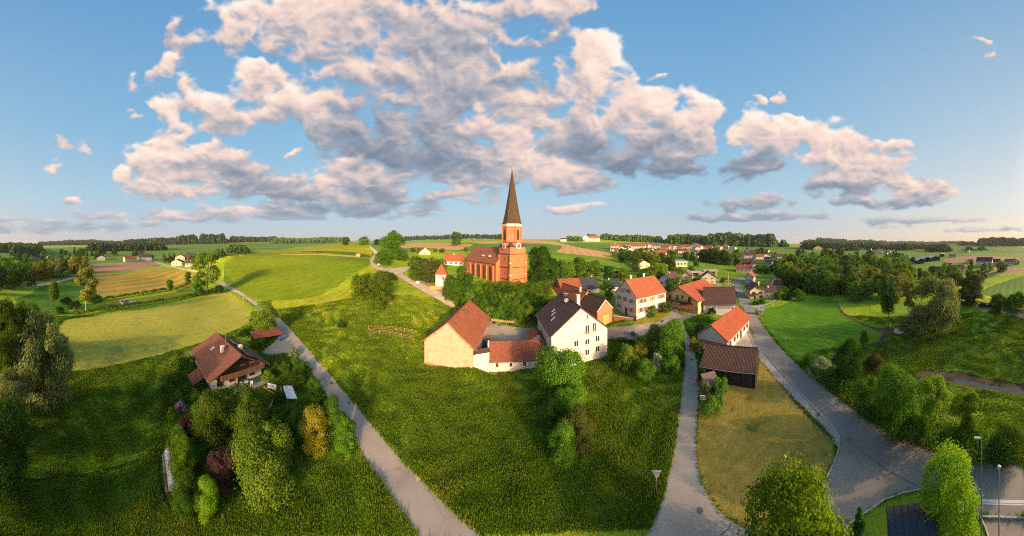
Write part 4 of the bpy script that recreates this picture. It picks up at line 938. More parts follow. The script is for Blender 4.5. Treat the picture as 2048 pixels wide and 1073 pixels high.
MB().box(.8, 7.0, -2.3, -.01, -1, 1.3).build('annex', WALLM['white'], ow)
# dark timber shed
ds = house('timber_shed', 'black boarded timber shed with weathered brown tile roof at the dry lawn', 30.6, 27.4, -68, 9.9, 7.0, 5.1, 8.1, 10.3, DARKW, 'brown', 'A', .45, .1, cat='shed', sink=.6)
MB().box(9.9, 10.0, -.05, .12, -.6, 3.0).build('corner_board', plain('pale_board', (0.5, 0.42, 0.34)), ds)
# chalet
ch = house('chalet', 'white chalet with orange-brown roof, timber gable and long balcony, solar panels on top', -38.4, 9.3, 98, 10.4, 9.4, 4.0, 7.0, 9.7, plaster((0.74, 0.69, 0.62), 0.15), tiles((0.1190, 0.0459, 0.0295), (0.1904, 0.0777, 0.0492)), 'B', 1.0, 1.3, cat='house',
      wins=[('F', 1.5, 1.35, 1.0, 1.3), ('F', 3.9, 1.5, 1.0, 1.0), ('F', 8.2, 1.5, 1.0, 1.1), ('F', 6.1, 4.1, .8, 1.0), ('F', 8.0, 4.0, .8, .9), ('L', 2.6, 1.7, .7, 1.2), ('L', 5.6, 1.7, .7, 1.2)], frame=FRAME_B,
      chims=[(3.5, 3.4, .6, .3), (7.1, 2.6, .6, .1)])
MB().poly([(0, -.02, 2.4), (10.4, -.02, 2.4), (10.4, -.02, 3.05), (5.2, -.02, 5.68), (0, -.02, 3.05)]).build('timber_gable', BROWNW, ch)
b = MB().box(1.2, 10.2, -1.35, 0, 2.25, 2.38)
b.box(1.2, 10.2, -1.35, -1.28, 2.38, 3.25).box(1.2, 1.27, -1.28, 0, 2.38, 3.25).box(10.13, 10.2, -1.28, 0, 2.38, 3.25); b.build('balcony', planks((0.12, 0.066, 0.030), (0.21, 0.125, 0.062)), ch)
window(ch, face_mt(10.4, 9.4, 'F', 6.0, 1.15), 1.7, 1.9, FRAME_B, None, 'patio_door')
MB().box(3.4, 11.6, -2.7, -.0, -.5, .28).build('terrace', G['sidewalk'], ch)
SOL = plain('solar_glass', (0.045, 0.05, 0.06), .2, .3); SF = plain('solar_frame', (0.35, 0.36, 0.38), .4, .6)
for s_, u_, w_, h_ in ((1.3, .45, 4.0, 3.2), (5.0, .2, 1.6, 1.8), (6.2, .62, 2.8, 1.2)):
    pn = on_roof(ch, 10.4, 9.4, 3.0, 5.7, 'R', s_, u_, w_, h_, 'solar_panel', SOL, .36)
    f = MB().box(-h_/2, h_/2, -w_/2-.03, -w_/2+.03, .09, .115).box(-h_/2, h_/2, w_/2-.03, w_/2+.03, .09, .115)
    for i in range(int(h_/1.0)+1): f.box(-h_/2 + i*h_/int(h_/1.0+.001) - .03, -h_/2 + i*h_/int(h_/1.0+.001) + .03, -w_/2, w_/2, .09, .11)
    f.build('panel_frame', SF, pn)
on_roof(ch, 10.4, 9.4, 3.0, 5.7, 'L', 6.2, .5, .6, 1.1, 'skylight', plain('skylight_frame', (0.40, 0.38, 0.36)), .22)
an = MB().tube((0, 0, 0), (0, 0, 2.4), .04).tube((-.4, 0, 2.0), (.4, 0, 2.0), .02).build('antenna_mast', METAL, ch, loc=(5.2, 5.5, 5.8))
MB().slab([(-3.2, 4.6, 1.1), (-3.2, 1.2, 1.1), (-.02, 1.2, 2.6), (-.02, 4.6, 2.6)], .12).build('porch_roof', T_REDBR, ch)
for y_ in (1.4, 4.4): MB().box(-3.0, -2.86, y_-.07, y_+.07, -.5, 1.0).build('porch_post', BROWNW, ch)
# carport
cp = thing('carport', 'open timber carport with red-brown roof where the drive meets the road', 'carport', (-54.7, 23.6, 4.6), math.radians(86))
MB().slab([(0, -3.4, 1.7), (8.2, -3.4, 1.7), (8.2, 0.2, 2.25), (0, .2, 2.25)], .14).build('roof', T_REDBR, cp)
for x in (.3, 4.1, 7.9):
    for y_ in (-3.1, -.1): MB().box(x-.08, x+.08, y_-.08, y_+.08, -.6, 1.7 if y_ < -1 else 2.0).build('post', BROWNW, cp)
MB().box(.2, 8, -.04, .04, -.6, 1.9).build('back_wall', BROWNW, cp)
# bell house by the church path
cb = thing('gatehouse', 'small square white tower with red pyramid roof beside the church path', 'tower', (-29.9, 84.6, 12.0), math.radians(14))
MB().box(0, 4.4, 0, 4.4, -1.5, 6.0).build('wall', WALLM['clean'], cb)
MB().poly([(-.35, -.35, 5.95), (4.75, -.35, 5.95), (2.2, 2.2, 10.2)], [(0, 0), (5, 0), (2.5, 5)]).poly([(4.75, -.35, 5.95), (4.75, 4.75, 5.95), (2.2, 2.2, 10.2)], [(0, 0), (5, 0), (2.5, 5)]).poly([(4.75, 4.75, 5.95), (-.35, 4.75, 5.95), (2.2, 2.2, 10.2)], [(0, 0), (5, 0), (2.5, 5)]).poly([(-.35, 4.75, 5.95), (-.35, -.35, 5.95), (2.2, 2.2, 10.2)], [(0, 0), (5, 0), (2.5, 5)]).poly([(-.35, -.35, 5.95), (-.35, 4.75, 5.95), (4.75, 4.75, 5.95), (4.75, -.35, 5.95)]).build('roof', T_ORANGE, cb)
MB().box(2.6, 3.3, -.05, 0, 4.0, 5.1).build('window', FRAME_B, cb)

# ------------------------------------------------------------------ the rest of the village
def far_house(name, label, px, py, wpx, depth, hw, hr, ang=0, wall='white', roof='red', ridge='A', r=None, lod=1, group=None, cat='house', nwin=3, hip=0.0, floors=1, chim=True):
    """front wall centred over a picture point, wpx picture points wide, ang = turn away from facing the camera"""
    p = P(px, py) if r is None else Pr(px, r)
    d = dist(p); az_ = math.atan2(p.x, p.y)
    w = wpx * d / F / max(.5, math.cos(math.radians(ang)))
    hd = math.degrees(-az_) + ang
    c, s = math.cos(math.radians(hd)), math.sin(math.radians(hd))
    x, y = p.x - c * w/2, p.y - s * w/2
    wn = []
    for fl in range(floors):
        z = hw / floors * (fl + .5)
        for i in range(nwin): wn.append(('F', w * (i + .5) / nwin, z, min(1.1, w/nwin*.45), min(1.1, hw/floors*.42)))
        wn.append(('R' if ang > 0 else 'L', depth*.35, z, .9, min(1.0, hw/floors*.42))); wn.append(('R' if ang > 0 else 'L', depth*.7, z, .9, min(1.0, hw/floors*.42)))
    return house(name, label, x, y, hd, w, depth, p.z, p.z + hw, p.z + hw + hr, wall, roof, ridge, .5, .4, wn, [(w*.5, depth*.5 if ridge == 'A' else depth*.4, .6, .5)] if chim else [], cat, None, False, 2.0, group, lod, hip)
# right side of the street
h = house('yellow_street_house', 'yellow house with brown roof at the bend of the village street', 85.2, 48.0, -47, 6.8, 9.5, 5.9, 10.0, 12.2, 'cream', 'brown', 'B', .6, .8,
      wins=[('F', 1.8, 2.7, 1.3, .9), ('F', 4.8, 2.7, 1.3, .9), ('F', 2.2, 1.0, .6, 1.6), ('F', 5.0, 1.1, 1.3, .9), ('F', 3.4, 4.9, .9, .6), ('L', 3, 2.4, .8, .9), ('L', 7, 2.4, .8, .9)], frame=FRAME_B, chims=[(5.2, 4.5, .6, .5)])
MB().box(-.4, 3.6, -1.2, 0, 1.9, 2.0).box(-.4, 3.6, -1.2, -1.12, 2.0, 2.8).build('balcony', BROWNW, h)
house('garage_wing', 'cream garage wing with brown roof on the right of the yellow street house', 89.8, 43.0, -47, 6.2, 8, 5.9, 8.9, 10.4, 'cream', 'brown', 'A', .4, .3, wins=[('F', 1.2, 1.4, .5, .8), ('F', 3.7, 1.4, .5, .8)], cat='garage', chims=[(2.4, 3, .6, .5)])
far_house('white_gabled_house', 'white gabled house with red roof close behind the yellow street house', 1497, 567, 14, 9, 3.6, 2.6, -15, 'white', 'redbrown', 'B', nwin=2)
far_house('barn_with_red_roof', 'broad white barn with red-brown roof among trees right of the street bend', 1550, 577, 22, 12, 3.6, 3.0, -12, 'white', 'redbrown', 'B', nwin=1, cat='barn')
far_house('dark_barn', 'dark-roofed long shed behind the cream garage wing', 1556, 583, 18, 6, 3.2, 2.0, -20, 'peach', 'brown', 'A', nwin=1, cat='shed')
far_house('small_yellow_house', 'square yellow house with dark wooden gable above the street loop', 1418, 568, 27, 8.5, 3.8, 2.6, 3, 'cream', 'brown', 'B', nwin=2, floors=2)
o = D.objects.get('small_yellow_house')
# flat roofed bungalow
p = P(1408, 553); d = dist(p)
t = thing('flat_roofed_bungalow', 'long modern bungalow with broad flat pale roofs on the green bank', 'house', p, -math.atan2(p.x, p.y) + .1)
FR = plain('pale_roof_gravel', (0.48, 0.40, 0.36), .9)
MB().box(-8, 1, 0, 7, -2, 2.4).build('wall', WALLM['peach'], t); MB().box(1, 8.5, 2, 9, -2, 3.0).build('wall', WALLM['beige'], t); MB().box(-2, 4, -4, 0, -2.2, 1.4).build('terrace_wall', WALLM['white'], t)
MB().box(-9.2, 2.2, -1.2, 8, 2.4, 2.75).build('roof', FR, t); MB().box(.2, 9.8, 1, 10, 3.0, 3.35).build('roof', FR, t)
MB().box(-7.2, -3.6, -.05, 0, .3, 2.1).build('window', GLASS, t); MB().box(5, 8, 1.95, 2, .6, 2.4).build('window', GLASS, t); MB().box(8.5, 8.55, 4, 7, .6, 2.4).build('window', GLASS, t)
# flat roofed cube with solar panels
p = P(1363, 534)
t = thing('cube_house', 'cream cube-shaped house with solar panels on its flat roof', 'house', p, -math.atan2(p.x, p.y) + .35)
MB().box(-5, 5, 0, 9, -2, 4.2).build('wall', WALLM['cream'], t); MB().box(-5.5, 5.5, -.5, 9.5, 4.2, 4.5).build('roof', FR, t)
MB().slab([(-3.5, .8, 4.6), (4, .8, 4.6), (4, 7, 5.3), (-3.5, 7, 5.3)], .08).build('solar_panel', plain('solar_pale', (0.34, 0.38, 0.42), .25, .4), t)
for x in (-3.4, -.6, 2.4): MB().box(x, x+1.3, -.05, 0, 1.6, 3.2).build('window', GLASS, t)
FH = [ # name, label, px, base py, width px, depth, wall h, roof h, turn, wall, roof, ridge
 ('white_house', 'white two-floor house with bright red roof standing alone above the trees', 1322, 517, 24, 9, 5.4, 2.2, 10, 'white', 'red', 'A', 3, 2),
 ('cream_house', 'cream house with red-grey roof and solar strip behind the bushes on the meadow edge', 1288, 537, 24, 10, 3.2, 2.6, 25, 'cream', 'redbrown', 'B', 2, 1),
 ('grey_house', 'house with brown tent-like roof just right of the three-storey house', 1330, 573, 26, 10, 3.2, 3.0, -30, 'white', 'brown', 'B', 2, 1),
 ('orange_cottage', 'small peach cottage with grey-red roof left of the square yellow house', 1373, 560, 18, 8, 2.4, 2.4, -10, 'peach', 'grey', 'B', 1, 1),
 ('house_behind_church', 'long white-and-red house on the rise to the left of the church', 907, 531, 40, 9, 2.8, 3.6, -4, 'white', 'red', 'A', 4, 1),
 ('rose_roofed_house', 'house with rose-red hipped roof among bushes beyond the hill path', 850, 510, 22, 10, 2.0, 3.2, 12, 'cream', 'redbrown', 'B', 1, 1),
 ('long_white_farm', 'long white farm with pink-brown roof left of the street bend', 1488, 546, 32, 8, 3.4, 2.6, -3, 'peach', 'redbrown', 'A', 4, 1),
 ('dark_timber_farm', 'dark timber farmhouse behind the long pink-roofed farm', 1495, 534, 24, 10, 4.2, 3.0, -3, BROWNW, 'brown', 'A', 2, 1),
 ('white_barn', 'white barn with slate roof right of the dark timber farmhouse', 1510, 538, 11, 8, 4.6, 2.0, 12, 'white', 'slate', 'A', 1, 1),
 ('white_cottage', 'narrow white cottage with dark roof beside the curving lane', 1536, 536, 12, 8, 4.4, 2.4, -20, 'white', 'slate', 'A', 1, 2),
]
for nm, lb, px, py, wp, dp, hw, hr_, an_, wa, rf, rd, nw, fl in FH:
    far_house(nm, lb, px, py, wp, dp, hw, hr_, an_, wa, rf, rd, nwin=nw, floors=fl)
far_house('farm_chapel', 'white farmhouse crowning the hill right of the church', 1187, 485, 26, 12, 8.0, 6.0, 8, 'white', 'red', 'A', r=560, nwin=5, floors=2, lod=2)
far_house('farm_barn', 'white gabled farm building left of the hilltop farmhouse', 1172, 485, 12, 14, 9.0, 7.0, 0, 'clean', 'redbrown', 'B', r=545, nwin=2, lod=2)
far_house('hill_cottage', 'low white cottage at the left end of the hilltop farm', 1127, 486, 12, 10, 5.0, 3.0, 0, 'white', 'brown', 'A', r=500, nwin=3, lod=2)
ORD = ['first', 'second', 'third', 'fourth', 'fifth', 'sixth', 'seventh', 'eighth', 'ninth', 'tenth', 'eleventh', 'twelfth', 'thirteenth', 'fourteenth', 'fifteenth', 'sixteenth', 'seventeenth', 'eighteenth', 'nineteenth', 'twentieth', 'twenty-first', 'twenty-second', 'twenty-third', 'twenty-fourth']
RN = {'red': 'red', 'orange': 'orange', 'brown': 'brown', 'redbrown': 'red-brown', 'slate': 'slate', 'grey': 'grey-red'}
ROWS = [
 ('in the upper hillside row', 'houses of the upper village row', [(1232,500,18,'white','red'),(1244,502,12,'cream','orange'),(1258,494,12,'white','red'),(1276,500,24,'white','red'),(1303,496,14,'cream','redbrown'),(1314,498,16,'white','grey'),(1330,500,14,'yellow','red'),(1340,500,12,'clean','red'),(1352,497,12,'white','brown'),(1359,500,10,'cream','red'),(1372,500,14,'white','red'),(1388,500,22,'white','red'),(1404,498,10,'white','brown'),(1417,500,12,'orange','orange'),(1434,499,12,'peach','orange'),(1449,498,12,'white','red'),(1464,499,10,'white','brown'),(1251,499,9,'white','brown'),(1268,496,10,'cream','red'),(1289,496,11,'white','orange'),(1322,497,10,'white','red'),(1381,497,10,'cream','orange'),(1396,501,10,'white','red')]),
 ('in the lower hillside row', 'houses of the lower village row', [(1262,503,10,'white','red'),(1351,508,14,'cream','brown'),(1366,509,16,'cream','brown'),(1378,511,12,'white','grey'),(1402,516,10,'white','slate'),(1226,503,10,'white','grey'),(1240,506,10,'cream','red'),(1278,505,10,'white','brown'),(1292,504,11,'peach','red'),(1306,504,10,'white','redbrown'),(1334,506,11,'white','red'),(1390,508,10,'white','redbrown'),(1415,507,11,'cream','red'),(1428,506,10,'white','brown')]),
 ('beyond the dark timber farmhouse', 'houses on the slope up the street', [(1482,517,10,'cream','brown'),(1496,509,16,'white','brown'),(1498,518,18,'white','brown'),(1499,506,9,'white','red'),(1513,508,11,'orange','orange'),(1526,510,16,'white','grey'),(1520,519,14,'white','redbrown'),(1533,518,14,'white','redbrown'),(1545,514,12,'white','brown'),(1536,524,14,'grey','slate'),(1560,519,14,'white','brown')]),
 ('in the distant valley village', 'houses of the far valley village', [(1744,505,6,'white','red'),(1751,499,7,'cream','orange'),(1756,504,7,'white','red'),(1762,502,7,'clean','brown'),(1768,500,6,'cream','red'),(1776,505,7,'white','grey'),(1784,503,6,'white','brown'),(1738,501,6,'cream','redbrown'),(1729,498,7,'white','grey'),(1716,497,6,'white','brown'),(1704,495,6,'white','grey'),(1690,492,7,'white','brown'),(1678,492,6,'cream','grey'),(1665,491,6,'white','brown'),(1648,490,6,'white','brown'),(1632,490,6,'white','grey'),(1722,500,6,'white','red'),(1747,508,7,'clean','orange'),(1759,509,6,'white','red'),(1771,509,6,'cream','red')]),
 ('above the wood', 'houses above the wood', [(1637,501,14,'cream','brown'),(1652,508,10,'white','slate'),(1655,513,16,'peach','redbrown'),(1676,504,16,'cream','brown'),(1684,506,8,'white','grey')]),
 ('in the far right hamlet', 'houses of the far right hamlet', [(1876,550,22,'white','slate'),(1893,537,14,'cream','redbrown'),(1917,545,20,'peach','redbrown'),(1941,527,10,'clean','brown'),(1968,533,26,'white','brown'),(1990,530,16,'beige','brown'),(2018,530,16,'white','grey'),(2030,529,16,'orange','redbrown'),(1906,516,10,'white','grey'),(1933,505,8,'white','grey')]),
 ('in the left farm', 'buildings of the left farm', [(353,532,18,'peach','slate'),(378,533,12,'white','brown'),(360,521,16,'peach','redbrown'),(338,519,10,'peach','redbrown'),(392,521,36,BROWNW,'slate')]),
 ('beyond the left ploughed field', 'houses beyond the ploughed field', [(260,524,16,'clean','red'),(290,522,22,'white','brown'),(300,521,14,'white','brown'),(202,521,14,'white','slate')]),
 ('between the far left trees', 'houses at the far left', [(58,518,10,'clean','grey'),(78,522,14,'white','slate'),(68,520,9,'cream','redbrown'),(100,516,8,'cream','brown'),(86,512,8,'white','redbrown'),(46,557,8,'clean','grey')]),
]
wrd = {'white': 'white', 'clean': 'bright white', 'cream': 'cream', 'yellow': 'yellow', 'peach': 'peach', 'orange': 'orange', 'grey': 'grey', 'beige': 'beige'}
for where, grp, hs in ROWS:
    order = sorted(range(len(hs)), key=lambda i: hs[i][0])
    for k, i in enumerate(order):
        px, py, wp, wa, rf = hs[i]; wp *= 1.2
        pp = P(px, py); d = dist(pp)
        if d > 900: pp = Pr(px, 900); d = 900
        wm = wp * d / F
        hw = max(2.6, min(5.5, wm * .34)); hr_ = max(1.8, min(4.5, wm * .24))
        far_house('village_house', f"{wrd.get(wa, 'dark timber') if isinstance(wa, str) else 'dark timber'} house with {RN[rf]} roof, {ORD[k]} from left {where}", px, py, wp, min(11, max(7, wm * .7)), hw, hr_, random.choice((-22, -8, 6, 18)), wa, rf, random.choice('AAB'),
                  r=d, lod=2, group=grp, nwin=3 if wm > 8 else 2, floors=2 if hw > 4.6 else 1, chim=wp > 12)
# cattle sheds
for k, (px, py, wp, an_) in enumerate(((1826, 524, 12, 20), (1842, 528, 14, 20), (1855, 524, 16, 22), (1870, 522, 22, 24), (1884, 514, 10, 0))):
    p = P(px, py); d = dist(p); w_ = wp * d / F
    t = thing('cattle_shed', f'dark shed with pale metal roof, {ORD[k]} from left beyond the wood', 'shed', p, -math.atan2(p.x, p.y) + math.radians(an_), 'cattle sheds beyond the wood')
    MB().box(-w_/2, w_/2, 0, 14, -2, 4.0).build('wall', DARKW, t)
    MB().slab([(-w_/2-.6, -1, 4.0), (0, -1, 6.6), (0, 15, 6.6), (-w_/2-.6, 15, 4.0)], .2).slab([(w_/2+.6, -1, 4.0), (0, -1, 6.6), (0, 15, 6.6), (w_/2+.6, 15, 4.0)], .2).build('roof', plain('pale_metal_roof', (0.55, 0.53, 0.50), .5, .3), t)
# ------------------------------------------------------------------ trees
def leaf_mat(name, c1, c2, c3, warm=0.0, trans=0.35):
    c1, c2, c3 = [tuple(min(.7, v * k) for v, k in zip(c, (1.30, 1.50, 1.3))) for c in (c1, c2, c3)]
    m = D.materials.new(name); m.use_nodes = True; t = m.node_tree
    for n in list(t.nodes): t.nodes.remove(n)
    o = N(t, 'ShaderNodeTexCoord').outputs['Object']; rnd = N(t, 'ShaderNodeObjectInfo').outputs['Random']
    f = M(t, 'ADD', M(t, 'MULTIPLY', noise(t, o, 5.0, 3.0, 0.6), 0.5), M(t, 'MULTIPLY', noise(t, o, 60.0, 2.0, 0.8), 0.6))
    f = M(t, 'ADD', f, M(t, 'MULTIPLY', M(t, 'SUBTRACT', rnd, 0.5), 0.16))
    c = RAMP(t, f, [(0.36, c1), (0.55, c2), (0.74, c3)])
    hs = N(t, 'ShaderNodeHueSaturation', {'Hue': M(t, 'MULTIPLY_ADD', M(t, 'SUBTRACT', rnd, 0.5), 0.024, 0.5), 'Saturation': 1.0, 'Value': M(t, 'MULTIPLY_ADD', rnd, 0.35, 0.85), 'Color': c}).outputs[0]
    d = N(t, 'ShaderNodeBsdfDiffuse', {0: hs}).outputs[0]; tr = N(t, 'ShaderNodeBsdfTranslucent', {0: hs}).outputs[0]
    mx = N(t, 'ShaderNodeMixShader', {0: trans, 1: d, 2: tr}).outputs[0]
    t.links.new(mx, N(t, 'ShaderNodeOutputMaterial').inputs[0])
    return m
LM = {
 'green': leaf_mat('leaves_green', (0.020,0.050,0.006), (0.052,0.105,0.010), (0.115,0.170,0.018)),
 'dark': leaf_mat('leaves_dark_green', (0.012,0.034,0.006), (0.030,0.068,0.009), (0.070,0.115,0.014)),
 'olive': leaf_mat('leaves_olive', (0.032,0.060,0.008), (0.080,0.115,0.012), (0.155,0.180,0.022)),
 'lime': leaf_mat('leaves_lime', (0.055,0.095,0.006), (0.120,0.185,0.011), (0.220,0.285,0.020), trans=0.45),
 'willow': leaf_mat('leaves_willow', (0.060,0.070,0.022), (0.130,0.135,0.042), (0.230,0.215,0.075)),
 'yellow': leaf_mat('leaves_yellow', (0.120,0.110,0.010), (0.240,0.200,0.018), (0.360,0.300,0.035)),
 'gold': leaf_mat('leaves_golden_green', (0.070,0.070,0.010), (0.155,0.130,0.018), (0.260,0.200,0.035)),
 'purple': leaf_mat('leaves_purple', (0.016,0.007,0.008), (0.042,0.016,0.018), (0.085,0.035,0.034), trans=0.2),
 'brownish': leaf_mat('leaves_reddish_green', (0.030,0.040,0.010), (0.068,0.070,0.018), (0.130,0.105,0.032)),
 'conifer': leaf_mat('needles', (0.010,0.030,0.008), (0.024,0.060,0.012), (0.055,0.105,0.020), trans=0.1),
 'lilac': leaf_mat('rhododendron_bloom', (0.10,0.06,0.10), (0.30,0.14,0.30), (0.50,0.30,0.48), trans=0.2),
 'forest': leaf_mat('forest_leaves', (0.020,0.042,0.010), (0.045,0.082,0.015), (0.090,0.125,0.026), trans=0.2),
 'white': leaf_mat('white_blossom', (0.05,0.10,0.02), (0.16,0.20,0.08), (0.60,0.58,0.45), trans=0.2),
}
def bark(name, c):
    m, t, b = mat(name, 0.9); o = N(t, 'ShaderNodeTexCoord').outputs['Object']
    mp = N(t, 'ShaderNodeMapping', {0: o}); mp.inputs['Scale'].default_value = (30, 30, 6)
    t.links.new(RAMP(t, noise(t, mp.outputs[0], 1.0, 4.0, 0.7), [(0.35, tuple(q*.4 for q in c)), (0.65, c)]), b.inputs['Base Color']); return m
BARK = bark('bark', (0.16, 0.12, 0.085)); BIRCH = bark('birch_bark', (0.60, 0.52, 0.42)); TWIG = bark('grey_bark', (0.27, 0.23, 0.18))
KIND = { # natural width/height, crown bottom, lobes, lobe radius, leaf elongation, droop
 'broad': (0.80, 0.04, 40, .125, 1.0, 0), 'round': (0.85, 0.03, 46, .115, 1.0, 0), 'open': (0.62, 0.14, 26, .095, 1.0, 0), 'willow': (0.85, 0.03, 44, .105, 2.4, 1),
 'poplar': (0.36, 0.10, 30, .085, 1.0, 0), 'birch': (0.46, 0.20, 26, .07, 1.3, 1), 'conifer': (0.42, 0.04, 0, 0, 1.5, 0), 'bush': (1.05, 0.0, 26, .155, 1.0, 0), 'globe': (0.62, 0.04, 60, .085, 1.0, 0)}
def leaves_on(cent, rad, n, size, elong, droop, rng, squash=1.0):
    """n leaf quads over a set of lobes; returns vertices (4n,3)"""
    k = len(cent); w = rad ** 2; w = w / w.sum()
    P_ = np.zeros((0, 3)); Nn = np.zeros((0, 3))
    while len(P_) < n:
        i = rng.choice(k, n, p=w)
        d = rng.normal(size=(n, 3)); d /= np.linalg.norm(d, axis=1)[:, None]; d[:, 2] = np.where(d[:, 2] < -0.3, -d[:, 2], d[:, 2])
        p = cent[i] + d * (rad[i] * np.where(rng.random(n) < .12, rng.uniform(1.05, 1.42, n), rng.uniform(0.62, 1.12, n)))[:, None] * np.array([1, 1, squash])
        dd = np.linalg.norm(p[:, None, :] - cent[None], axis=2) / rad[None]
        ok = dd.min(1) > 0.62
        P_ = np.vstack([P_, p[ok]]); Nn = np.vstack([Nn, d[ok]])
    P_ = P_[:n]; Nn = Nn[:n] + rng.normal(size=(n, 3)) * 0.42; Nn /= np.linalg.norm(Nn, axis=1)[:, None]
    up = np.array([0, 0, 1.0]) if droop else rng.normal(size=(n, 3))
    tx = np.cross(Nn, up + rng.normal(size=(n, 3)) * .25); tx /= np.linalg.norm(tx, axis=1)[:, None] + 1e-9
    ty = np.cross(Nn, tx)
    s = size * rng.uniform(0.6, 1.35, n)[:, None] * .5; e = elong
    a = tx * s; b = ty * s * e
    q = np.stack([P_ - a * .55 - b, P_ + a * .75 - b * .35, P_ + a * .45 + b, P_ - a * .9 + b * .3], 1)
    return q.reshape(-1, 3)
def quads_mesh(name, q, m):
    n = len(q) // 4; me = D.meshes.new(name); me.vertices.add(len(q)); me.vertices.foreach_set('co', q.ravel())
    me.loops.add(len(q)); me.loops.foreach_set('vertex_index', np.arange(len(q), dtype=np.int32))
    me.polygons.add(n); me.polygons.foreach_set('loop_start', np.arange(0, len(q), 4, dtype=np.int32)); me.update(calc_edges=True)
    me.materials.append(m); return me
def lobes(kind, rng):
    ar, zb, nl, lr, *_ = KIND[kind]; C_ = []; R_ = []
    if kind == 'conifer':
        for k in range(13):
            z = .06 + .90 * k / 13; r = ar/2 * (1 - z) ** .85 * 1.0
            for j in range(max(3, int(9 * (1 - z)) + 2)):
                a = rng.uniform(0, 6.28); rr = r * rng.uniform(.35, .85); C_.append((rr*math.cos(a), rr*math.sin(a), z + rng.uniform(-.02, .02))); R_.append(.035 + .05 * (1 - z))
        return np.array(C_), np.array(R_)
    while len(C_) < nl:
        d = rng.normal(size=3); d /= np.linalg.norm(d); f = rng.uniform(.40, 1.12) ** .6
        if kind == 'bush': d[2] = abs(d[2]) * .9; c = (d[0] * (ar/2 - lr) * f, d[1] * (ar/2 - lr) * f, .06 + d[2] * (.94 - lr) * f)
        else:
            zc = (1 + zb)/2; rz = (1 - zb)/2 - lr
            prof = 1.0
            if kind == 'poplar': prof = 1.0 - .35 * max(0, d[2])
            if kind == 'willow': prof = 1.0 + .15 * max(0, -d[2])
            if kind == 'broad': prof = 1.0 - .22 * max(0, -d[2])
            c = (d[0] * (ar/2 - lr) * f * prof, d[1] * (ar/2 - lr) * f * prof, zc + d[2] * rz * f)
        C_.append(c); R_.append(lr * rng.uniform(.5, 1.45))
    if kind in ('broad', 'round', 'willow'):
        for k in range(13):
            a = k/13*6.28 + rng.uniform(-.2, .2); rr = (ar/2 - lr) * rng.uniform(.55, .92); C_.append((rr*math.cos(a), rr*math.sin(a), rng.uniform(.07, .24))); R_.append(lr * rng.uniform(.7, 1.15))
    return np.array(C_), np.array(R_)
def limbs(kind, cent, rng, thick=.022):
    b = MB(); ar = KIND[kind][0]
    if kind in ('bush',):
        for k in range(5):
            c = cent[rng.integers(len(cent))]; b.tube((0, 0, -.03), tuple(c), .014, .006, 5, False)
        return b
    top = .9 if kind in ('conifer', 'poplar', 'birch') else .55
    pr = (0, 0, -.03); pts = [pr]
    for k in range(1, 5): pts.append((rng.normal() * .012, rng.normal() * .012, top * k / 4))
    for k in range(4): b.tube(pts[k], pts[k+1], thick * (1 - k/4.6), thick * (1 - (k+1)/4.6), 7, False)
    if kind != 'conifer':
        for k in range(9):
            c = cent[rng.integers(len(cent))]; z0 = rng.uniform(.22, min(top, max(.24, c[2]*.8)))
            f = z0/top*4; i = min(3, int(f)); st = Vector(pts[i]).lerp(Vector(pts[i+1]), f - i)
            md = st.lerp(Vector(c), .55) + Vector((0, 0, .03)); b.tube(st, md, thick*.45, thick*.3, 5, False); b.tube(md, tuple(c), thick*.3, thick*.08, 5, False)
    return b
_pc = {}
LODN = {0: (24000, .0185), 1: (7000, .031), 2: (1300, .068)}
def proto(kind, col, lod, var):
    k = (kind, col, lod, var)
    if k in _pc: return _pc[k]
    rng = np.random.default_rng(hash((kind, var)) % 1000 if False else sum(map(ord, kind)) * 7 + var * 101)
    c, r = lobes(kind, rng); n, s = LODN[lod]
    if kind in ('open', 'birch'): n = int(n * .5)
    if kind == 'poplar': n = int(n * .6); 
    el, dr = KIND[kind][4:6]
    if kind == 'willow': s *= .8
    q = leaves_on(c, r, n, s, el, dr, rng)
    crown = quads_mesh('crown', q, LM[col])
    bk = BIRCH if kind == 'birch' else (TWIG if kind == 'open' else BARK)
    lb = limbs(kind, c, rng, .014 if kind in ('birch', 'poplar', 'open') else .022)
    tm = D.meshes.new('trunk'); tm.from_pydata(lb.v, [], lb.f); tm.materials.append(bk); tm.polygons.foreach_set('use_smooth', [True] * len(tm.polygons))
    both = None
    if lod == 2:
        both = D.meshes.new('tree'); nv = len(q)
        both.from_pydata([tuple(p) for p in q] + list(lb.v), [], [tuple(range(i, i+4)) for i in range(0, nv, 4)] + [tuple(nv + i for i in f) for f in lb.f])
        both.materials.append(LM[col]); both.materials.append(bk)
        both.polygons.foreach_set('material_index', [0] * (nv//4) + [1] * len(lb.f))
    _pc[k] = (crown, tm, both); return _pc[k]
_tr = random.Random(5)
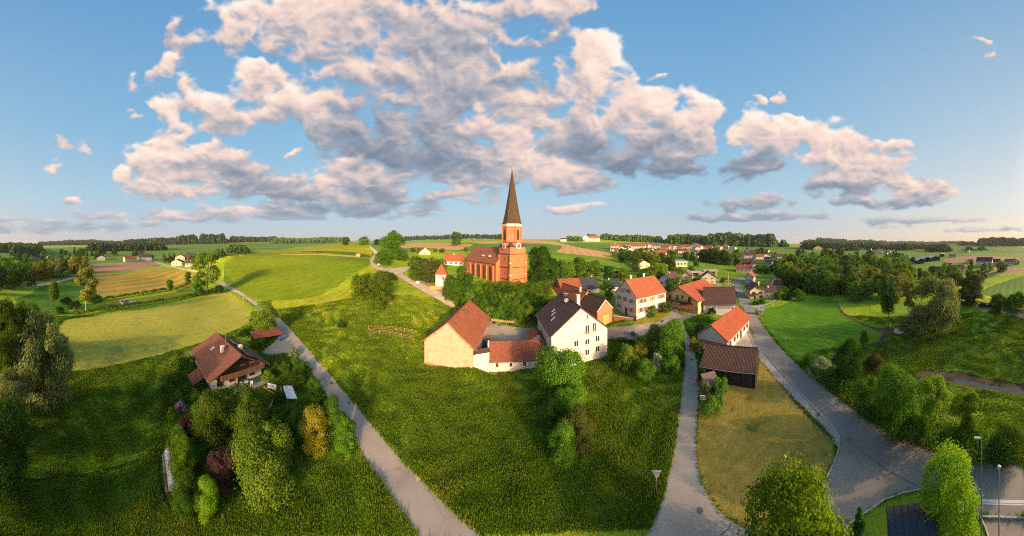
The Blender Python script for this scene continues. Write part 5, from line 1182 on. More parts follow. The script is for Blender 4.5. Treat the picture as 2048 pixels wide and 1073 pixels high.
def tree(kind, col, px, py, w, h, label, group=None, r=None, cat=None, name=None, lod=None, z=0.0):
    p = P(px, py) if r is None else Pr(px, r)
    d = dist(p); wm, hm = w * d / F, h * d / F
    if lod is None: lod = 0 if h > 60 else (1 if h > 26 else 2)
    cr, tk, both = proto(kind, col, lod, _tr.randrange(3 if lod else 2))
    cat = cat or ('bush' if kind == 'bush' else 'tree'); name = name or ('shrub' if kind == 'bush' else {'conifer': 'conifer', 'willow': 'willow_tree', 'birch': 'birch_tree', 'poplar': 'slender_tree'}.get(kind, 'leafy_tree'))
    ar = KIND[kind][0]; sc = (wm/ar, wm/ar, hm)
    rz = _tr.uniform(0, 6.28)
    if lod == 2:
        o = D.objects.new(name, both); COL.objects.link(o); o.location = (p.x, p.y, p.z - .02*hm + z); o.rotation_euler = (0, 0, rz); o.scale = sc
        tag(o, label, cat, group); return o
    t = thing(name, label, cat, (p.x, p.y, p.z - .01*hm + z), rz, group)
    for nm, me in (('crown', cr), ('trunk' if kind != 'bush' else 'stems', tk)):
        o = D.objects.new(nm, me); COL.objects.link(o); o.parent = t; o.scale = sc
    return t
def hedge(label, pts, wd, ht, col='dark', leaf=.22, name='hedge', dens=1.0, cat='hedge', lump=.35):
    """clipped or wild hedge along picture points"""
    P3 = [P(*p) for p in pts]; rng = np.random.default_rng(int(abs(P3[0].x*13 + P3[0].y*7)) + len(pts)); c = []; r = []
    for a, b in zip(P3, P3[1:]):
        L_ = (b - a).length; n = max(1, int(L_ / (wd * .33)))
        for i in range(n):
            q = a.lerp(b, i / n); k = rng.uniform(1 - lump, 1 + lump)
            for zz in ([.35] if ht < wd * 1.2 else [.25, .7]):
                c.append((q.x + rng.normal()*wd*.12, q.y + rng.normal()*wd*.12, gz(q.x, q.y) + ht * zz * k)); r.append(max(wd*.5, ht*.32) * rng.uniform(.8, 1.2) * k)
    c = np.array(c); r = np.array(r); o0 = Vector(P3[0])
    area = (4 * np.pi * r**2).sum() * .32; n = int(min(26000, area / (leaf*leaf) * dens)); 
    q = leaves_on_fast(c, r, n, leaf, rng); q -= np.array([o0.x, o0.y, o0.z])
    o = D.objects.new(name, quads_mesh(name, q, LM[col])); COL.objects.link(o); o.location = o0
    tag(o, label, cat); return o
def leaves_on_fast(c, r, n, size, rng):
    w = r**2; w = w/w.sum(); i = rng.choice(len(c), n, p=w)
    d = rng.normal(size=(n, 3)); d /= np.linalg.norm(d, axis=1)[:, None]; d[:, 2] = np.abs(d[:, 2]) * .95 - .05
    p = c[i] + d * (r[i] * rng.uniform(.7, 1.1, n))[:, None]
    nn = d + rng.normal(size=(n, 3)) * .5; nn /= np.linalg.norm(nn, axis=1)[:, None]
    tx = np.cross(nn, rng.normal(size=(n, 3))); tx /= np.linalg.norm(tx, axis=1)[:, None]; ty = np.cross(nn, tx)
    s = size * rng.uniform(.6, 1.3, n)[:, None] * .5
    return np.stack([p - tx*s*.6 - ty*s, p + tx*s*.8 - ty*s*.35, p + tx*s*.4 + ty*s, p - tx*s*.9 + ty*s*.3], 1).reshape(-1, 3)

ADJ = {'green': 'mid green', 'olive': 'olive green', 'dark': 'dark green', 'gold': 'golden green', 'willow': 'silvery', 'lime': 'fresh green', 'conifer': 'dark'}
# --- far left
T = tree
T('willow','willow',86,815,126,195,'tall grey-green willow standing at the left beside the wheat field')
T('willow','olive',22,795,95,200,'yellowish-green willow at the left edge behind the grey-green willow')
T('willow','willow',18,868,88,128,'lower silvery willow at the left edge in front of the tall willow')
T('broad','dark',8,975,120,175,'dark green tree at the left edge nearest to the mown track')
T('broad','olive',52,690,62,100,'pale yellow-green tree behind the willows at the left')
T('broad','olive',-5,700,60,110,'olive tree cut by the left edge behind the willows')
T('birch','gold',172,622,44,88,'tall birch with white trunk standing alone by the far hedge')
T('poplar','olive',107,613,22,50,'small slim tree in the bright field left of the birch')
for x,y,w,h,l in ((134,612,32,22,'left'),(120,627,22,16,'lower left'),(150,618,30,20,'close left'),(190,605,34,20,'right')):
    T('bush','dark',x,y,w,h,f'dark shrub growing {l} of the white-trunked birch',lod=1)
T('open','olive',415,590,62,94,'big airy tree at the road beyond the wheat field')
T('broad','green',395,592,34,44,'round dark tree crowding the big airy tree on its left',lod=1)
T('bush','dark',438,588,24,22,'low bush between the big airy tree and the road',lod=1)
T('round','olive',528,668,58,68,'round olive tree overhanging the field road above the carport')
hedge('long wild hedge along the upper edge of the wheat field',[(150,634),(205,622),(260,614),(320,606),(370,597),(412,586),(442,580)],2.2,1.9,'green',.30)
hedge('dark broken hedge between the olive strip and the gold field',[(172,600),(215,600),(262,593),(300,587),(335,581)],2.0,1.8,'dark',.30)
hedge('short dark hedge below the big airy tree',[(345,583),(375,574),(404,568)],2.2,2.6,'dark',.30)
T('poplar','green',340,586,16,26,'upright dark shrub in the gap of the broken hedge',lod=1)
T('poplar','olive',376,574,16,30,'small upright olive tree beside the short dark hedge',lod=1)
# --- chalet garden
T('bush','dark',352,800,66,66,'large dark shrub left of the chalet')
T('bush','dark',372,748,48,42,'rounded dark shrub at the back corner of the chalet',lod=1)
T('bush','lilac',360,823,27,27,'lilac-pink flowering rhododendron left of the chalet garden',lod=1)
T('bush','lime',385,803,30,32,'light green shrub between the rhododendron and the chalet',lod=1)
T('bush','lime',342,838,22,28,'small pale shrub on the lawn below the rhododendron',lod=1)
T('broad','purple',372,888,32,56,'small dark red tree left of the big garden trees')
T('broad','olive',424,897,88,114,'big olive-green tree in the chalet garden, left one of the pair below the house')
T('broad','olive',488,886,94,112,'big olive-green tree right beneath the chalet terrace')
T('broad','green',450,872,60,80,'mid green tree filling the gap between the two big olive trees')
T('round','green',358,912,40,58,'fresh green shrub tree at the top of the garden edge hedge')
T('round','lime',364,960,56,86,'bright green dense shrub tree beside the white polytunnel')
T('broad','green',368,1026,56,78,'mid green shrub tree below the polytunnel end')
T('round','lime',410,1026,56,72,'bright green shrub tree at the lowest corner of the chalet garden')
T('broad','purple',441,975,60,84,'dark purple-leaved tree in the chalet garden')
T('bush','green',470,985,24,22,'small green bush at the foot of the purple tree',lod=1)
T('broad','olive',531,986,126,142,'large olive chestnut tree nearest the camera in the chalet garden')
T('broad','yellow',628,903,60,88,'yellow-leaved tree at the right of the chalet garden')
T('round','green',594,884,44,62,'dull green shrub left of the yellow-leaved tree')
T('broad','green',664,873,58,76,'green tree between the yellow tree and the road')
T('globe','green',692,919,48,86,'clipped round-headed tree right beside the field road')
T('bush','purple',652,815,30,24,'dark red bush on the garden edge by the road',lod=1)
T('bush','white',588,712,28,18,'white-blossoming bush at the drive corner',lod=1)
T('bush','green',553,742,30,24,'green bush right of the chalet wall',lod=1)
T('bush','green',608,748,34,30,'green bush on the road side of the garden, upper one',lod=1)
T('bush','olive',585,775,30,24,'olive bush in the middle of the garden beds',lod=1)
T('bush','green',627,790,36,40,'green bush on the road side of the garden, lower one',lod=1)
T('bush','green',590,735,30,20,'low spreading shrub beneath the white-blossoming bush',lod=1)
T('bush','dark',560,800,30,20,'dark low shrub beside the greenhouse frame',lod=1)
T('bush','dark',548,850,50,40,'shaded shrub under the chestnut tree')
T('bush','green',520,694,32,20,'green shrub under the carport roof edge',lod=1)
T('bush','dark',490,672,26,16,'dark shrub between the chalet and the wheat field',lod=1)
for x,y,w,h,c,l in ((400,840,40,44,'green','directly below the chalet corner'),(455,830,44,40,'olive','touching the left end of the terrace'),(512,838,46,50,'green','right of the terrace steps'),(548,900,46,56,'green','tucked behind the large olive chestnut'),
    (585,845,40,44,'dark','on the shaded side of the garden shelter'),(640,845,40,40,'green','left of the garden edge by the road'),(616,860,34,36,'olive','just above the yellow-leaved tree'),(388,930,44,50,'green','between the polytunnel trees and the purple tree'),
    (345,905,30,40,'green','above the polytunnel'),(570,745,32,26,'green','at the centre of the garden path'),(536,760,28,22,'lime','beside the terrace corner'),(600,770,30,24,'lime','near the drive side bed')):
    T('bush' if h < 45 else 'broad', c, x, y, w, h, f'garden shrub of the chalet, {l}', lod=0)
hedge('green strip hedge behind the chalet roof',[(430,690),(470,675),(500,660)],1.6,1.2,'green',.22)
hedge('low shaded hedge along the front of the chalet',[(430,800),(470,782),(505,765)],1.2,1.2,'dark',.16)
# --- slope and hill
T('round','olive',722,600,52,58,'brownish-green round tree on the slope, left one of the clump')
T('round','olive',762,606,54,70,'brownish-green round tree on the slope, right one of the clump')
T('broad','olive',738,585,40,44,'smaller tree at the back of the clump on the slope',lod=1)
T('bush','lime',755,623,38,30,'light green bush below the clump on the slope',lod=1)
T('bush','dark',783,562,26,20,'dark bush above the clump near the hill path',lod=1)
T('bush','dark',683,656,20,20,'lone small dark bush on the slope left of the fence',lod=1)
T('broad','green',784,520,54,66,'tall broad lime tree at the top of the hill path')
T('bush','green',765,531,36,38,'round dense bush at the foot of the tall lime tree',lod=1)
T('bush','olive',806,522,30,20,'low olive bush right of the tall lime tree',lod=1)
T('round','green',691,492.5,18,19,'small round tree on the hill crest, left one',r=216)
T('round','green',727,491.5,26,18,'small round tree on the hill crest next to the path',r=222)
T('round','dark',755,498,20,14,'low dark tree on the crest right of the path',r=215)
T('broad','olive',834,562,42,50,'olive tree of the thicket left of the small white tower, left one')
T('broad','brownish',860,566,46,56,'brownish-green tree in the middle of the thicket beside the small white tower')
T('broad','green',882,556,30,42,'green tree at the right of the thicket behind the small white tower',lod=1)
T('round','green',913,503,28,32,'dense round tree on the fields beyond the church roof',lod=1,r=300)
for x,y,w in ((826,505,13),(838,505,9),(870,505,10),(884,506,14),(932,502,9)):
    T('bush','green',x,y,w,11,'small green bush among the houses beyond the hill path','bushes beyond the hill path',lod=2)
T('round','dark',1077,572,56,86,'huge dense dark tree right of the church tower')
T('poplar','olive',893,598,10,22,'thin sapling by the small white tower',lod=1)
T('bush','purple',892,594,13,24,'dark red shrub at the corner of the small white tower',lod=1)
T('broad','green',900,602,34,52,'green tree beside the small white tower on the bank',lod=1)
T('poplar','green',922,585,24,52,'upright green tree in front of the nave',lod=1)
T('poplar','dark',938,590,20,44,'slim dark tree under the nave windows',lod=1)
k = 0
for i in range(8): T('bush', ('green','olive','dark')[i % 3], 958 + i*19, 591, 34, 35, f'shrub close under the church wall, {ORD[i]} from left in its row', 'shrubs covering the church bank', lod=1)
for row, (y, h) in enumerate(((600,34),(612,34),(626,36),(640,34))):
    for i in range(9 if row else 8):
        x = 930 + i * 20 + (row % 2) * 9 - (14 if row == 0 else 0)
        if row == 3 and x < 960: continue
        if x > 1104: continue
        cl = ('green','dark','green','olive')[(i*5 + row*3) % 4]
        T('bush', cl, x, y, 34, h, f"{dict(green='mid green', dark='dark green', olive='olive green')[cl]} shrub, {ORD[i]} from left in the {('top', 'second', 'third', 'lowest')[row]} row of the church bank thicket", 'shrubs covering the church bank', lod=1)
for x,y,w,h,c,l in ((1105,566,26,50,'dark','next to the huge dense tree'),(1124,566,32,52,'green','second from the huge dense tree'),(1141,566,24,44,'olive','behind the red-roofed barn'),(1157,566,28,52,'green','above the slate-grey roof'),
                    (1174,562,32,38,'olive','above the right end of the slate-grey roof'),(1192,562,28,42,'green','right of the slate-grey roof'),(1216,566,26,34,'dark','above the small cottage with near-black roof')):
    T('poplar' if w < 29 else 'broad', c, x, y, w, h, f'upright tree beyond the brick barns, {l}', lod=1)
T('bush','purple',1234,556,26,18,'wine-red bush above the three-storey house',lod=1)
T('broad','green',1218,598,24,36,'green tree at the left corner of the three-storey house',lod=1)
T('broad','olive',1248,562,30,26,'olive tree behind the three-storey house roof, left one',lod=1)
T('broad','olive',1272,545,22,44,'reddish-olive tree left of the cream house on the meadow edge',lod=1)
T('bush','dark',1258,527,22,22,'dark bush at the end of the tan field, right one',lod=1)
T('bush','dark',1245,524,18,17,'dark bush at the end of the tan field, left one',lod=1)
T('round','green',1305,636,21,26,'small round-headed tree in front of the three-storey house',lod=1)
T('bush','olive',1333,626,28,26,'olive bush at the right corner of the three-storey house',lod=1)
T('conifer','olive',1345,548,20,42,'tall reddish conifer left of the cube-shaped house',lod=1)
for gi, (x,y,w,h,c) in enumerate(((1308,548,28,24,'lime'),(1296,552,24,20,'green'),(1328,548,26,22,'lime'),(1360,548,20,16,'green'),(1382,545,20,14,'green'),(1341,585,30,30,'dark'),(1357,584,28,28,'green'),(1372,582,24,26,'olive'),(1395,570,22,20,'dark'),
                  (1446,566,16,14,'dark'),(1320,565,22,22,'dark'),(1285,560,24,20,'olive'),(1392,535,14,16,'green'),(1336,528,18,18,'dark'),(1310,520,18,12,'green'),(1300,528,20,16,'green'))):
    T('bush' if h < 22 else 'round', c, x, y, w, h, f"{ADJ[c]} {'bush' if h < 22 else 'round tree'}, {('below the cream house on the meadow edge','lower left of the cream house','left of the reddish conifer','under the cube-shaped house','right below the cube-shaped house','behind the yellow farmhouse roof, left one','behind the yellow farmhouse roof, middle one','behind the yellow farmhouse roof, right one','left of the square yellow house','right of the square yellow house','behind the three-storey house chimneys','left above the three-storey house','right of the cube-shaped house','right of the lone red-roofed house','left of the lone red-roofed house','above the cream house on the meadow edge')[gi]}", 'garden greenery behind the three-storey house', lod=1 if h > 20 else 2, name='garden_tree', cat='tree')
# --- in front of the white farmhouse and around the lane
T('broad','green',1118,797,100,117,'big fresh green tree in front of the white farmhouse')
T('broad','brownish',1158,900,62,84,'reddish-green overgrown tree on the meadow below the white farmhouse')
T('bush','green',1112,850,62,66,'dark green undergrowth between the two trees below the white farmhouse')
T('broad','green',1140,842,66,80,'green tree rising behind the reddish-green overgrown tree')
T('broad','green',1128,925,60,80,'green bush tree at the lowest end of the clump on the meadow')
T('broad','green',1340,716,66,84,'large dark bush tree at the bend of the middle lane')
T('broad','olive',1312,712,44,62,'olive bush tree left of the one at the bend of the middle lane')
T('bush','olive',1255,738,48,56,'olive-brown shrub right of the white farmhouse')
T('bush','gold',1278,720,36,42,'golden-green shrub right of the olive-brown shrub',lod=0)
T('bush','green',1288,752,50,40,'green shrub on the meadow edge between farmhouse and lane',lod=0)
T('bush','white',1316,738,34,36,'white-blossoming shrub on the bank above the meadow',lod=1)
T('bush','green',1345,745,44,40,'green shrub at the lane edge below the big bush tree',lod=0)
T('bush','dark',1232,722,26,22,'small dark shrub against the farmhouse corner',lod=1)
hedge('clipped hedge strip along the parking place',[(1264,672),(1285,683),(1306,690)],1.4,1.0,'dark',.16)
hedge('clipped low hedge right of the white farmhouse',[(1221,682),(1250,684),(1270,692)],1.3,1.0,'dark',.16)
T('bush','olive',1398,668,22,24,'bush at the upper left corner of the orange-roofed workshop',lod=1)
T('bush','yellow',1386,700,20,32,'yellow-green shrub left of the workshop porch',lod=1)
T('bush','green',1400,705,22,26,'green shrub between lane and timber shed',lod=1)
T('bush','olive',1482,628,18,20,'yellowish bush at the street side of the boarded barn',lod=1)
T('bush','dark',1424,630,18,18,'dark shrub in front of the boarded barn',lod=1)
T('bush','dark',1405,768,26,38,'dark bush left of the timber shed',lod=1)
T('bush','green',1440,795,34,52,'green bush in front of the timber shed boards')
T('bush','white',1410,802,28,46,'white-flowering elder bush beside the lane',lod=1)
T('conifer','conifer',1432,812,26,48,'small conifer in the bush group by the lane',lod=1)
T('bush','green',1422,832,46,46,'rounded green bush at the lowest end of the group by the lane')
# --- bottom right
T('broad','lime',1592,1180,216,232,'bright green maple at the bottom edge beside the junction')
T('conifer','conifer',1719,1088,34,76,'small pointed conifer at the bottom edge',lod=0)
T('broad','lime',1903,1064,126,162,'bright green maple on the grass next to the bus shelter')
# --- hedge row along the main road
T('round','dark',1696,778,66,98,'dense dark green tree in the roadside row by the mown meadow')
T('bush','brownish',1750,748,52,50,'reddish-brown bush in the meadow behind the roadside row',lod=0)
T('broad','green',1735,830,56,84,'green tree in the roadside row right of the dense dark tree')
T('broad','green',1792,862,92,138,'big yellow-topped tree in the middle of the roadside row')
T('open','lime',1868,882,62,140,'young airy lime-green tree with thin trunk in the roadside row')
T('open','lime',1938,894,74,110,'young forked lime-green tree in the roadside row, right one')
T('bush','white',1640,748,54,40,'white-blossoming bush at the left end of the roadside row',lod=0)
T('bush','green',1618,732,34,26,'low bush at the start of the roadside row',lod=1)
T('bush','green',1665,770,40,44,'green bush between the blossoming bush and the dense dark tree')
for x,y,w,h,l in ((1765,840,58,60,'below the big yellow-topped tree on its left'),(1832,876,62,64,'between the yellow-topped tree and the airy young tree'),(1905,902,64,56,'between the two airy lime-green trees'),(1976,910,66,54,'right of the forked young tree')):
    T('bush','green',x,y,w,h,f'green roadside bush {l}')
T('bush','olive',2010,905,80,62,'broad olive bush on top of the thick hedge at the right edge')
hedge('thick roadside hedge curving from the mown meadow to the right edge',[(1625,742),(1668,782),(1712,812),(1760,846),(1806,872),(1856,893),(1905,905),(1960,912),(2010,914),(2056,914)],3.2,3.0,'dark',.26,dens=1.5,lump=.25)
# --- meadow and stream on the right
T('willow','willow',1872,664,106,114,'big round willow between the stream and the road on the right')
T('willow','willow',1906,606,62,64,'willow behind the big round willow')
T('willow','willow',1945,606,52,66,'willow right of the big round willow beside the far road')
T('willow','willow',1822,668,52,34,'low spreading willow branches at the foot of the big round willow',lod=0)
T('open','dark',1777,656,44,118,'tall thin alder standing at the small pond')
T('birch','gold',1818,640,28,88,'golden birch left of the big round willow')
T('bush','dark',1995,624,52,44,'dark bush at the far road, left one of the pair',lod=0)
T('bush','dark',2034,626,56,52,'dark bush at the far road, right one of the pair',lod=0)
T('bush','dark',1938,612,34,28,'dark thicket under the willow beside the far road',lod=1)
T('poplar','olive',1728,695,20,34,'small olive sapling at the meadow edge above the roadside row',lod=1)
KC = [('broad','green'),('round','green'),('broad','olive'),('round','dark'),('poplar','olive'),('broad','dark'),('broad','gold'),('willow','willow'),('open','olive'),('round','lime')]
def scatter(n, poly, hm, label, group, lod=None, kinds=KC, wr=(.7, .95), seed=1, minr=0):
    g = random.Random(seed); xs = [p[0] for p in poly]; ys = [p[1] for p in poly]; k = 0
    pts = []
    while k < n:
        x = g.uniform(min(xs), max(xs)); y = min(ys) + (max(ys) - min(ys)) * g.random() ** .8
        if not inside(poly, np.array([x]), np.array([y]))[0]: continue
        if any(abs(x-a) < 7 * (y-486)/60 and abs(y-b) < 3.0 * (y-486)/60 for a, b in pts) and g.random() < .9: continue
        p = P(x, y); d = dist(p); pts.append((x, y))
        h = g.uniform(*hm) * F / d; kd, cl = g.choice(kinds); w = h * g.uniform(*wr) * (KIND[kd][0] / .8 if kd != 'bush' else 1.3)
        if isinstance(label, dict):
            u = (x - min(xs)) / (max(xs) - min(xs)); v = (y - min(ys)) / (max(ys) - min(ys))
            part_ = ('far left', 'left', 'centre', 'right', 'far right')[min(4, int(u * 5))]; dep = ('back', 'middle', 'front')[min(2, int(v * 3))]
            lb = f"{label[(kd, cl)]}, {dep} {part_}"
        else: lb = label
        tree(kd, cl, x, y, w, h, lb, group, lod=lod); k += 1
ADJ = {'green': 'mid green', 'olive': 'olive green', 'dark': 'dark green', 'gold': 'golden green', 'willow': 'silvery', 'lime': 'fresh green', 'conifer': 'dark'}
def labs(where): return {(k, c): f"{ADJ[c]} {dict(broad='broad tree', round='round tree', poplar='slender tree', willow='willow', open='airy tree', conifer='conifer', bush='bush')[k]} {where}" for k, c in KC + [('bush','green'),('bush','dark'),('conifer','conifer')]}
scatter(84, [(1562,545),(1620,528),(1700,526),(1790,532),(1830,560),(1810,600),(1770,612),(1720,606),(1680,596),(1630,590),(1570,594),(1556,570)], (9, 14.5), labs('in the wood beyond the meadow'), 'trees of the wood beyond the mown meadow', lod=1, seed=3)
scatter(26, [(1590,508),(1650,512),(1720,512),(1800,518),(1800,528),(1600,528)], (10, 15), labs('at the back of the wood on the right'), 'trees at the back of the right wood', lod=2, seed=4)
scatter(13, [(1402,527),(1440,531),(1474,533),(1478,529),(1440,522),(1404,518)], (11, 15), labs('in the dark grove on the village green'), 'trees of the grove on the village green', lod=1, seed=5, kinds=[('round','dark'),('broad','dark'),('broad','green'),('broad','olive')])
scatter(50, [(-10,520),(60,516),(140,522),(176,530),(170,548),(140,556),(90,562),(60,575),(0,600),(-15,590)], (9, 16), labs('along the brook at the far left'), 'trees along the brook at the far left', lod=1, seed=6)
scatter(26, [(120,506),(320,509),(322,514),(160,520),(120,516)], (11, 16), labs('behind the left ploughed field'), 'trees behind the left ploughed field', lod=2, seed=8, kinds=[('round','dark'),('broad','green'),('broad','dark'),('conifer','conifer')])
scatter(20, [(320,522),(345,530),(345,524),(400,524),(440,512),(452,516),(430,520),(400,518),(330,516)], (6, 11), labs('around the farm on the left'), 'trees around the left farm', lod=2, seed=9)
scatter(60, [(1225,512),(1300,506),(1400,512),(1400,520),(1300,530),(1230,520)], (5, 9), labs('between the houses of the hillside village'), 'trees of the hillside village', lod=2, seed=10)
scatter(26, [(1470,500),(1570,505),(1575,540),(1540,560),(1515,548),(1560,520),(1475,512)], (6, 11), labs('around the houses up the street'), 'trees around the houses up the street', lod=2, seed=12)
scatter(22, [(1820,560),(1870,548),(1960,540),(2050,528),(2050,534),(1960,560),(1860,575)], (6, 11), labs('around the hamlet on the far right'), 'trees around the far right hamlet', lod=2, seed=13)
scatter(14, [(1570,580),(1600,600),(1555,606),(1560,590)], (3, 7), labs('around the yellow street house'), 'garden bushes by the yellow street house', lod=2, seed=14, kinds=[('bush','green'),('bush','dark')])
scatter(8, [(1506,606),(1530,606),(1532,609),(1510,611)], (1.2, 2.4), 'low garden bush in the front bed of the yellow street house', 'front garden bushes of the yellow street house', lod=2, seed=15, kinds=[('bush','green'),('bush','dark')])
# ------------------------------------------------------------------ far woods: too many trees to count
def forest(name, label, bands, hm, n, col='forest', conif=.5, seed=1, leaf=1.6, nl=26):
    """bands: (px0, px1, r0, r1) sectors filled with trees"""
    rng = np.random.default_rng(seed); q = []
    tot = sum(abs(b[1]-b[0]) * (b[2]+b[3])/2 for b in bands)
    for px0, px1, r0, r1, *mul in bands:
        k = max(3, int(3.0 * n * abs(px1-px0) * (r0+r1)/2 / tot))
        px = rng.uniform(px0, px1, k); r = rng.uniform(r0, r1, k); a = (px - CX)/F; z = height(a, np.log(r))
        edge = np.clip(np.minimum(px - min(px0, px1), max(px0, px1) - px) / 8, .45, 1)
        h = rng.uniform(.7, 1.2, k) * hm * edge * (mul[0] if mul else 1) * (1 + .07*np.sin(px*.07) + .05*np.sin(px*.31+2)); con = rng.random(k) < conif
        for i in range(k):
            c0 = np.array([r[i]*math.sin(a[i]), r[i]*math.cos(a[i]), z[i]])
            t_ = rng.uniform(0, 1, nl); an = rng.uniform(0, 6.28, nl)
            rad = (1 - t_) * h[i] * .15 + .25 if con[i] else np.sqrt(np.clip(1 - (2*t_-1)**2, .05, 1)) * h[i] * .22
            zz = h[i] * (.08 + .92*t_) if con[i] else h[i] * (.22 + .75*t_)
            p = c0 + np.stack([rad*np.cos(an), rad*np.sin(an), zz], 1)
            nn = np.stack([np.cos(an), np.sin(an), rng.uniform(-.1, .9, nl)], 1) + rng.normal(size=(nl, 3))*.35; nn /= np.linalg.norm(nn, axis=1)[:, None]
            tx = np.cross(nn, rng.normal(size=(nl, 3))); tx /= np.linalg.norm(tx, axis=1)[:, None]; ty = np.cross(nn, tx)
            s = h[i] * .10 * rng.uniform(.7, 1.3, nl)[:, None]
            q.append(np.stack([p - tx*s*.6 - ty*s, p + tx*s*.8 - ty*s*.35, p + tx*s*.4 + ty*s, p - tx*s*.9 + ty*s*.3], 1).reshape(-1, 3))
    me = quads_mesh(name, np.vstack(q), LM[col]); o = D.objects.new(name, me); COL.objects.link(o)
    tag(o, label, 'woodland'); o['kind'] = 'stuff'; return o
forest('forest', 'dark spruce forest on the ridge behind the hillside village', [(1196,1330,640,780,.8),(1330,1420,600,760,1.0),(1410,1556,540,700,1.25),(1556,1578,560,620,.8)], 20, 1700, conif=.75, seed=21)
forest('forest', 'wooded ridge on the left skyline', [(345,400,1100,1400,1.15),(395,455,1100,1400,1.3),(240,345,1300,1600,.95),(455,560,1250,1500,.85),(300,360,1150,1300,1.0)], 32, 1500, conif=.6, seed=22)
forest('forest', 'thin wooded skyline beyond the hill crest', [(540,700,1100,1400),(470,560,1350,1500)], 22, 700, conif=.5, seed=23)
forest('forest', 'low wooded skyline on the far left', [(70,250,1500,1800),(120,200,1500,1800,1.3)], 24, 800, conif=.5, seed=24)
forest('forest', 'wooded slope at the far left edge', [(-18,80,520,760),(20,90,420,560)], 18, 700, conif=.5, seed=25)
forest('forest', 'belt of trees behind the left ploughed field', [(170,335,560,680)], 17, 420, conif=.5, seed=26)
forest('forest', 'tree line on the fields left of the church', [(880,1010,760,840),(800,900,820,900),(990,1020,640,700)], 15, 260, conif=.3, seed=27)
forest('forest', 'rows of trees along the valley on the right', [(1700,1830,560,760),(1600,1720,480,560),(1800,1900,700,860),(1850,1905,520,600)], 14, 620, conif=.3, seed=28)
forest('forest', 'far wooded hills across the right valley', [(1625,1700,1600,2100,1.5),(1690,1780,1600,2100,1.15),(1740,1935,1900,2300),(1600,1640,1100,1300,.8)], 26, 1300, conif=.5, seed=29)
forest('forest', 'dark forest hill on the far right skyline', [(1950,2060,1150,1500,1.25),(1915,1955,1250,1500,.7)], 28, 900, conif=.6, seed=30)
forest('undergrowth', 'dense undergrowth between the trees of the wood beyond the mown meadow', [(1572,1690,124,270),(1690,1762,122,300),(1762,1822,150,320),(1600,1680,114,126)], 8.5, 420, col='green', conif=.0, seed=41)
forest('undergrowth', 'dense thicket along the brook between the far left trees', [(-15,60,150,330),(60,140,170,330),(110,170,230,330)], 6.0, 330, col='green', conif=.0, seed=42)
forest('forest', 'small copse on the far right field', [(1950,1975,640,680),(1925,1950,620,640)], 10, 60, conif=.2, seed=31)
forest('forest', 'trees between farm and hill crest on the left', [(425,452,330,420),(452,500,420,600)], 12, 120, conif=.2, seed=32)
forest('forest', 'trees beside the hilltop farm', [(1128,1170,520,560),(1165,1200,590,640)], 11, 60, conif=.2, seed=33)

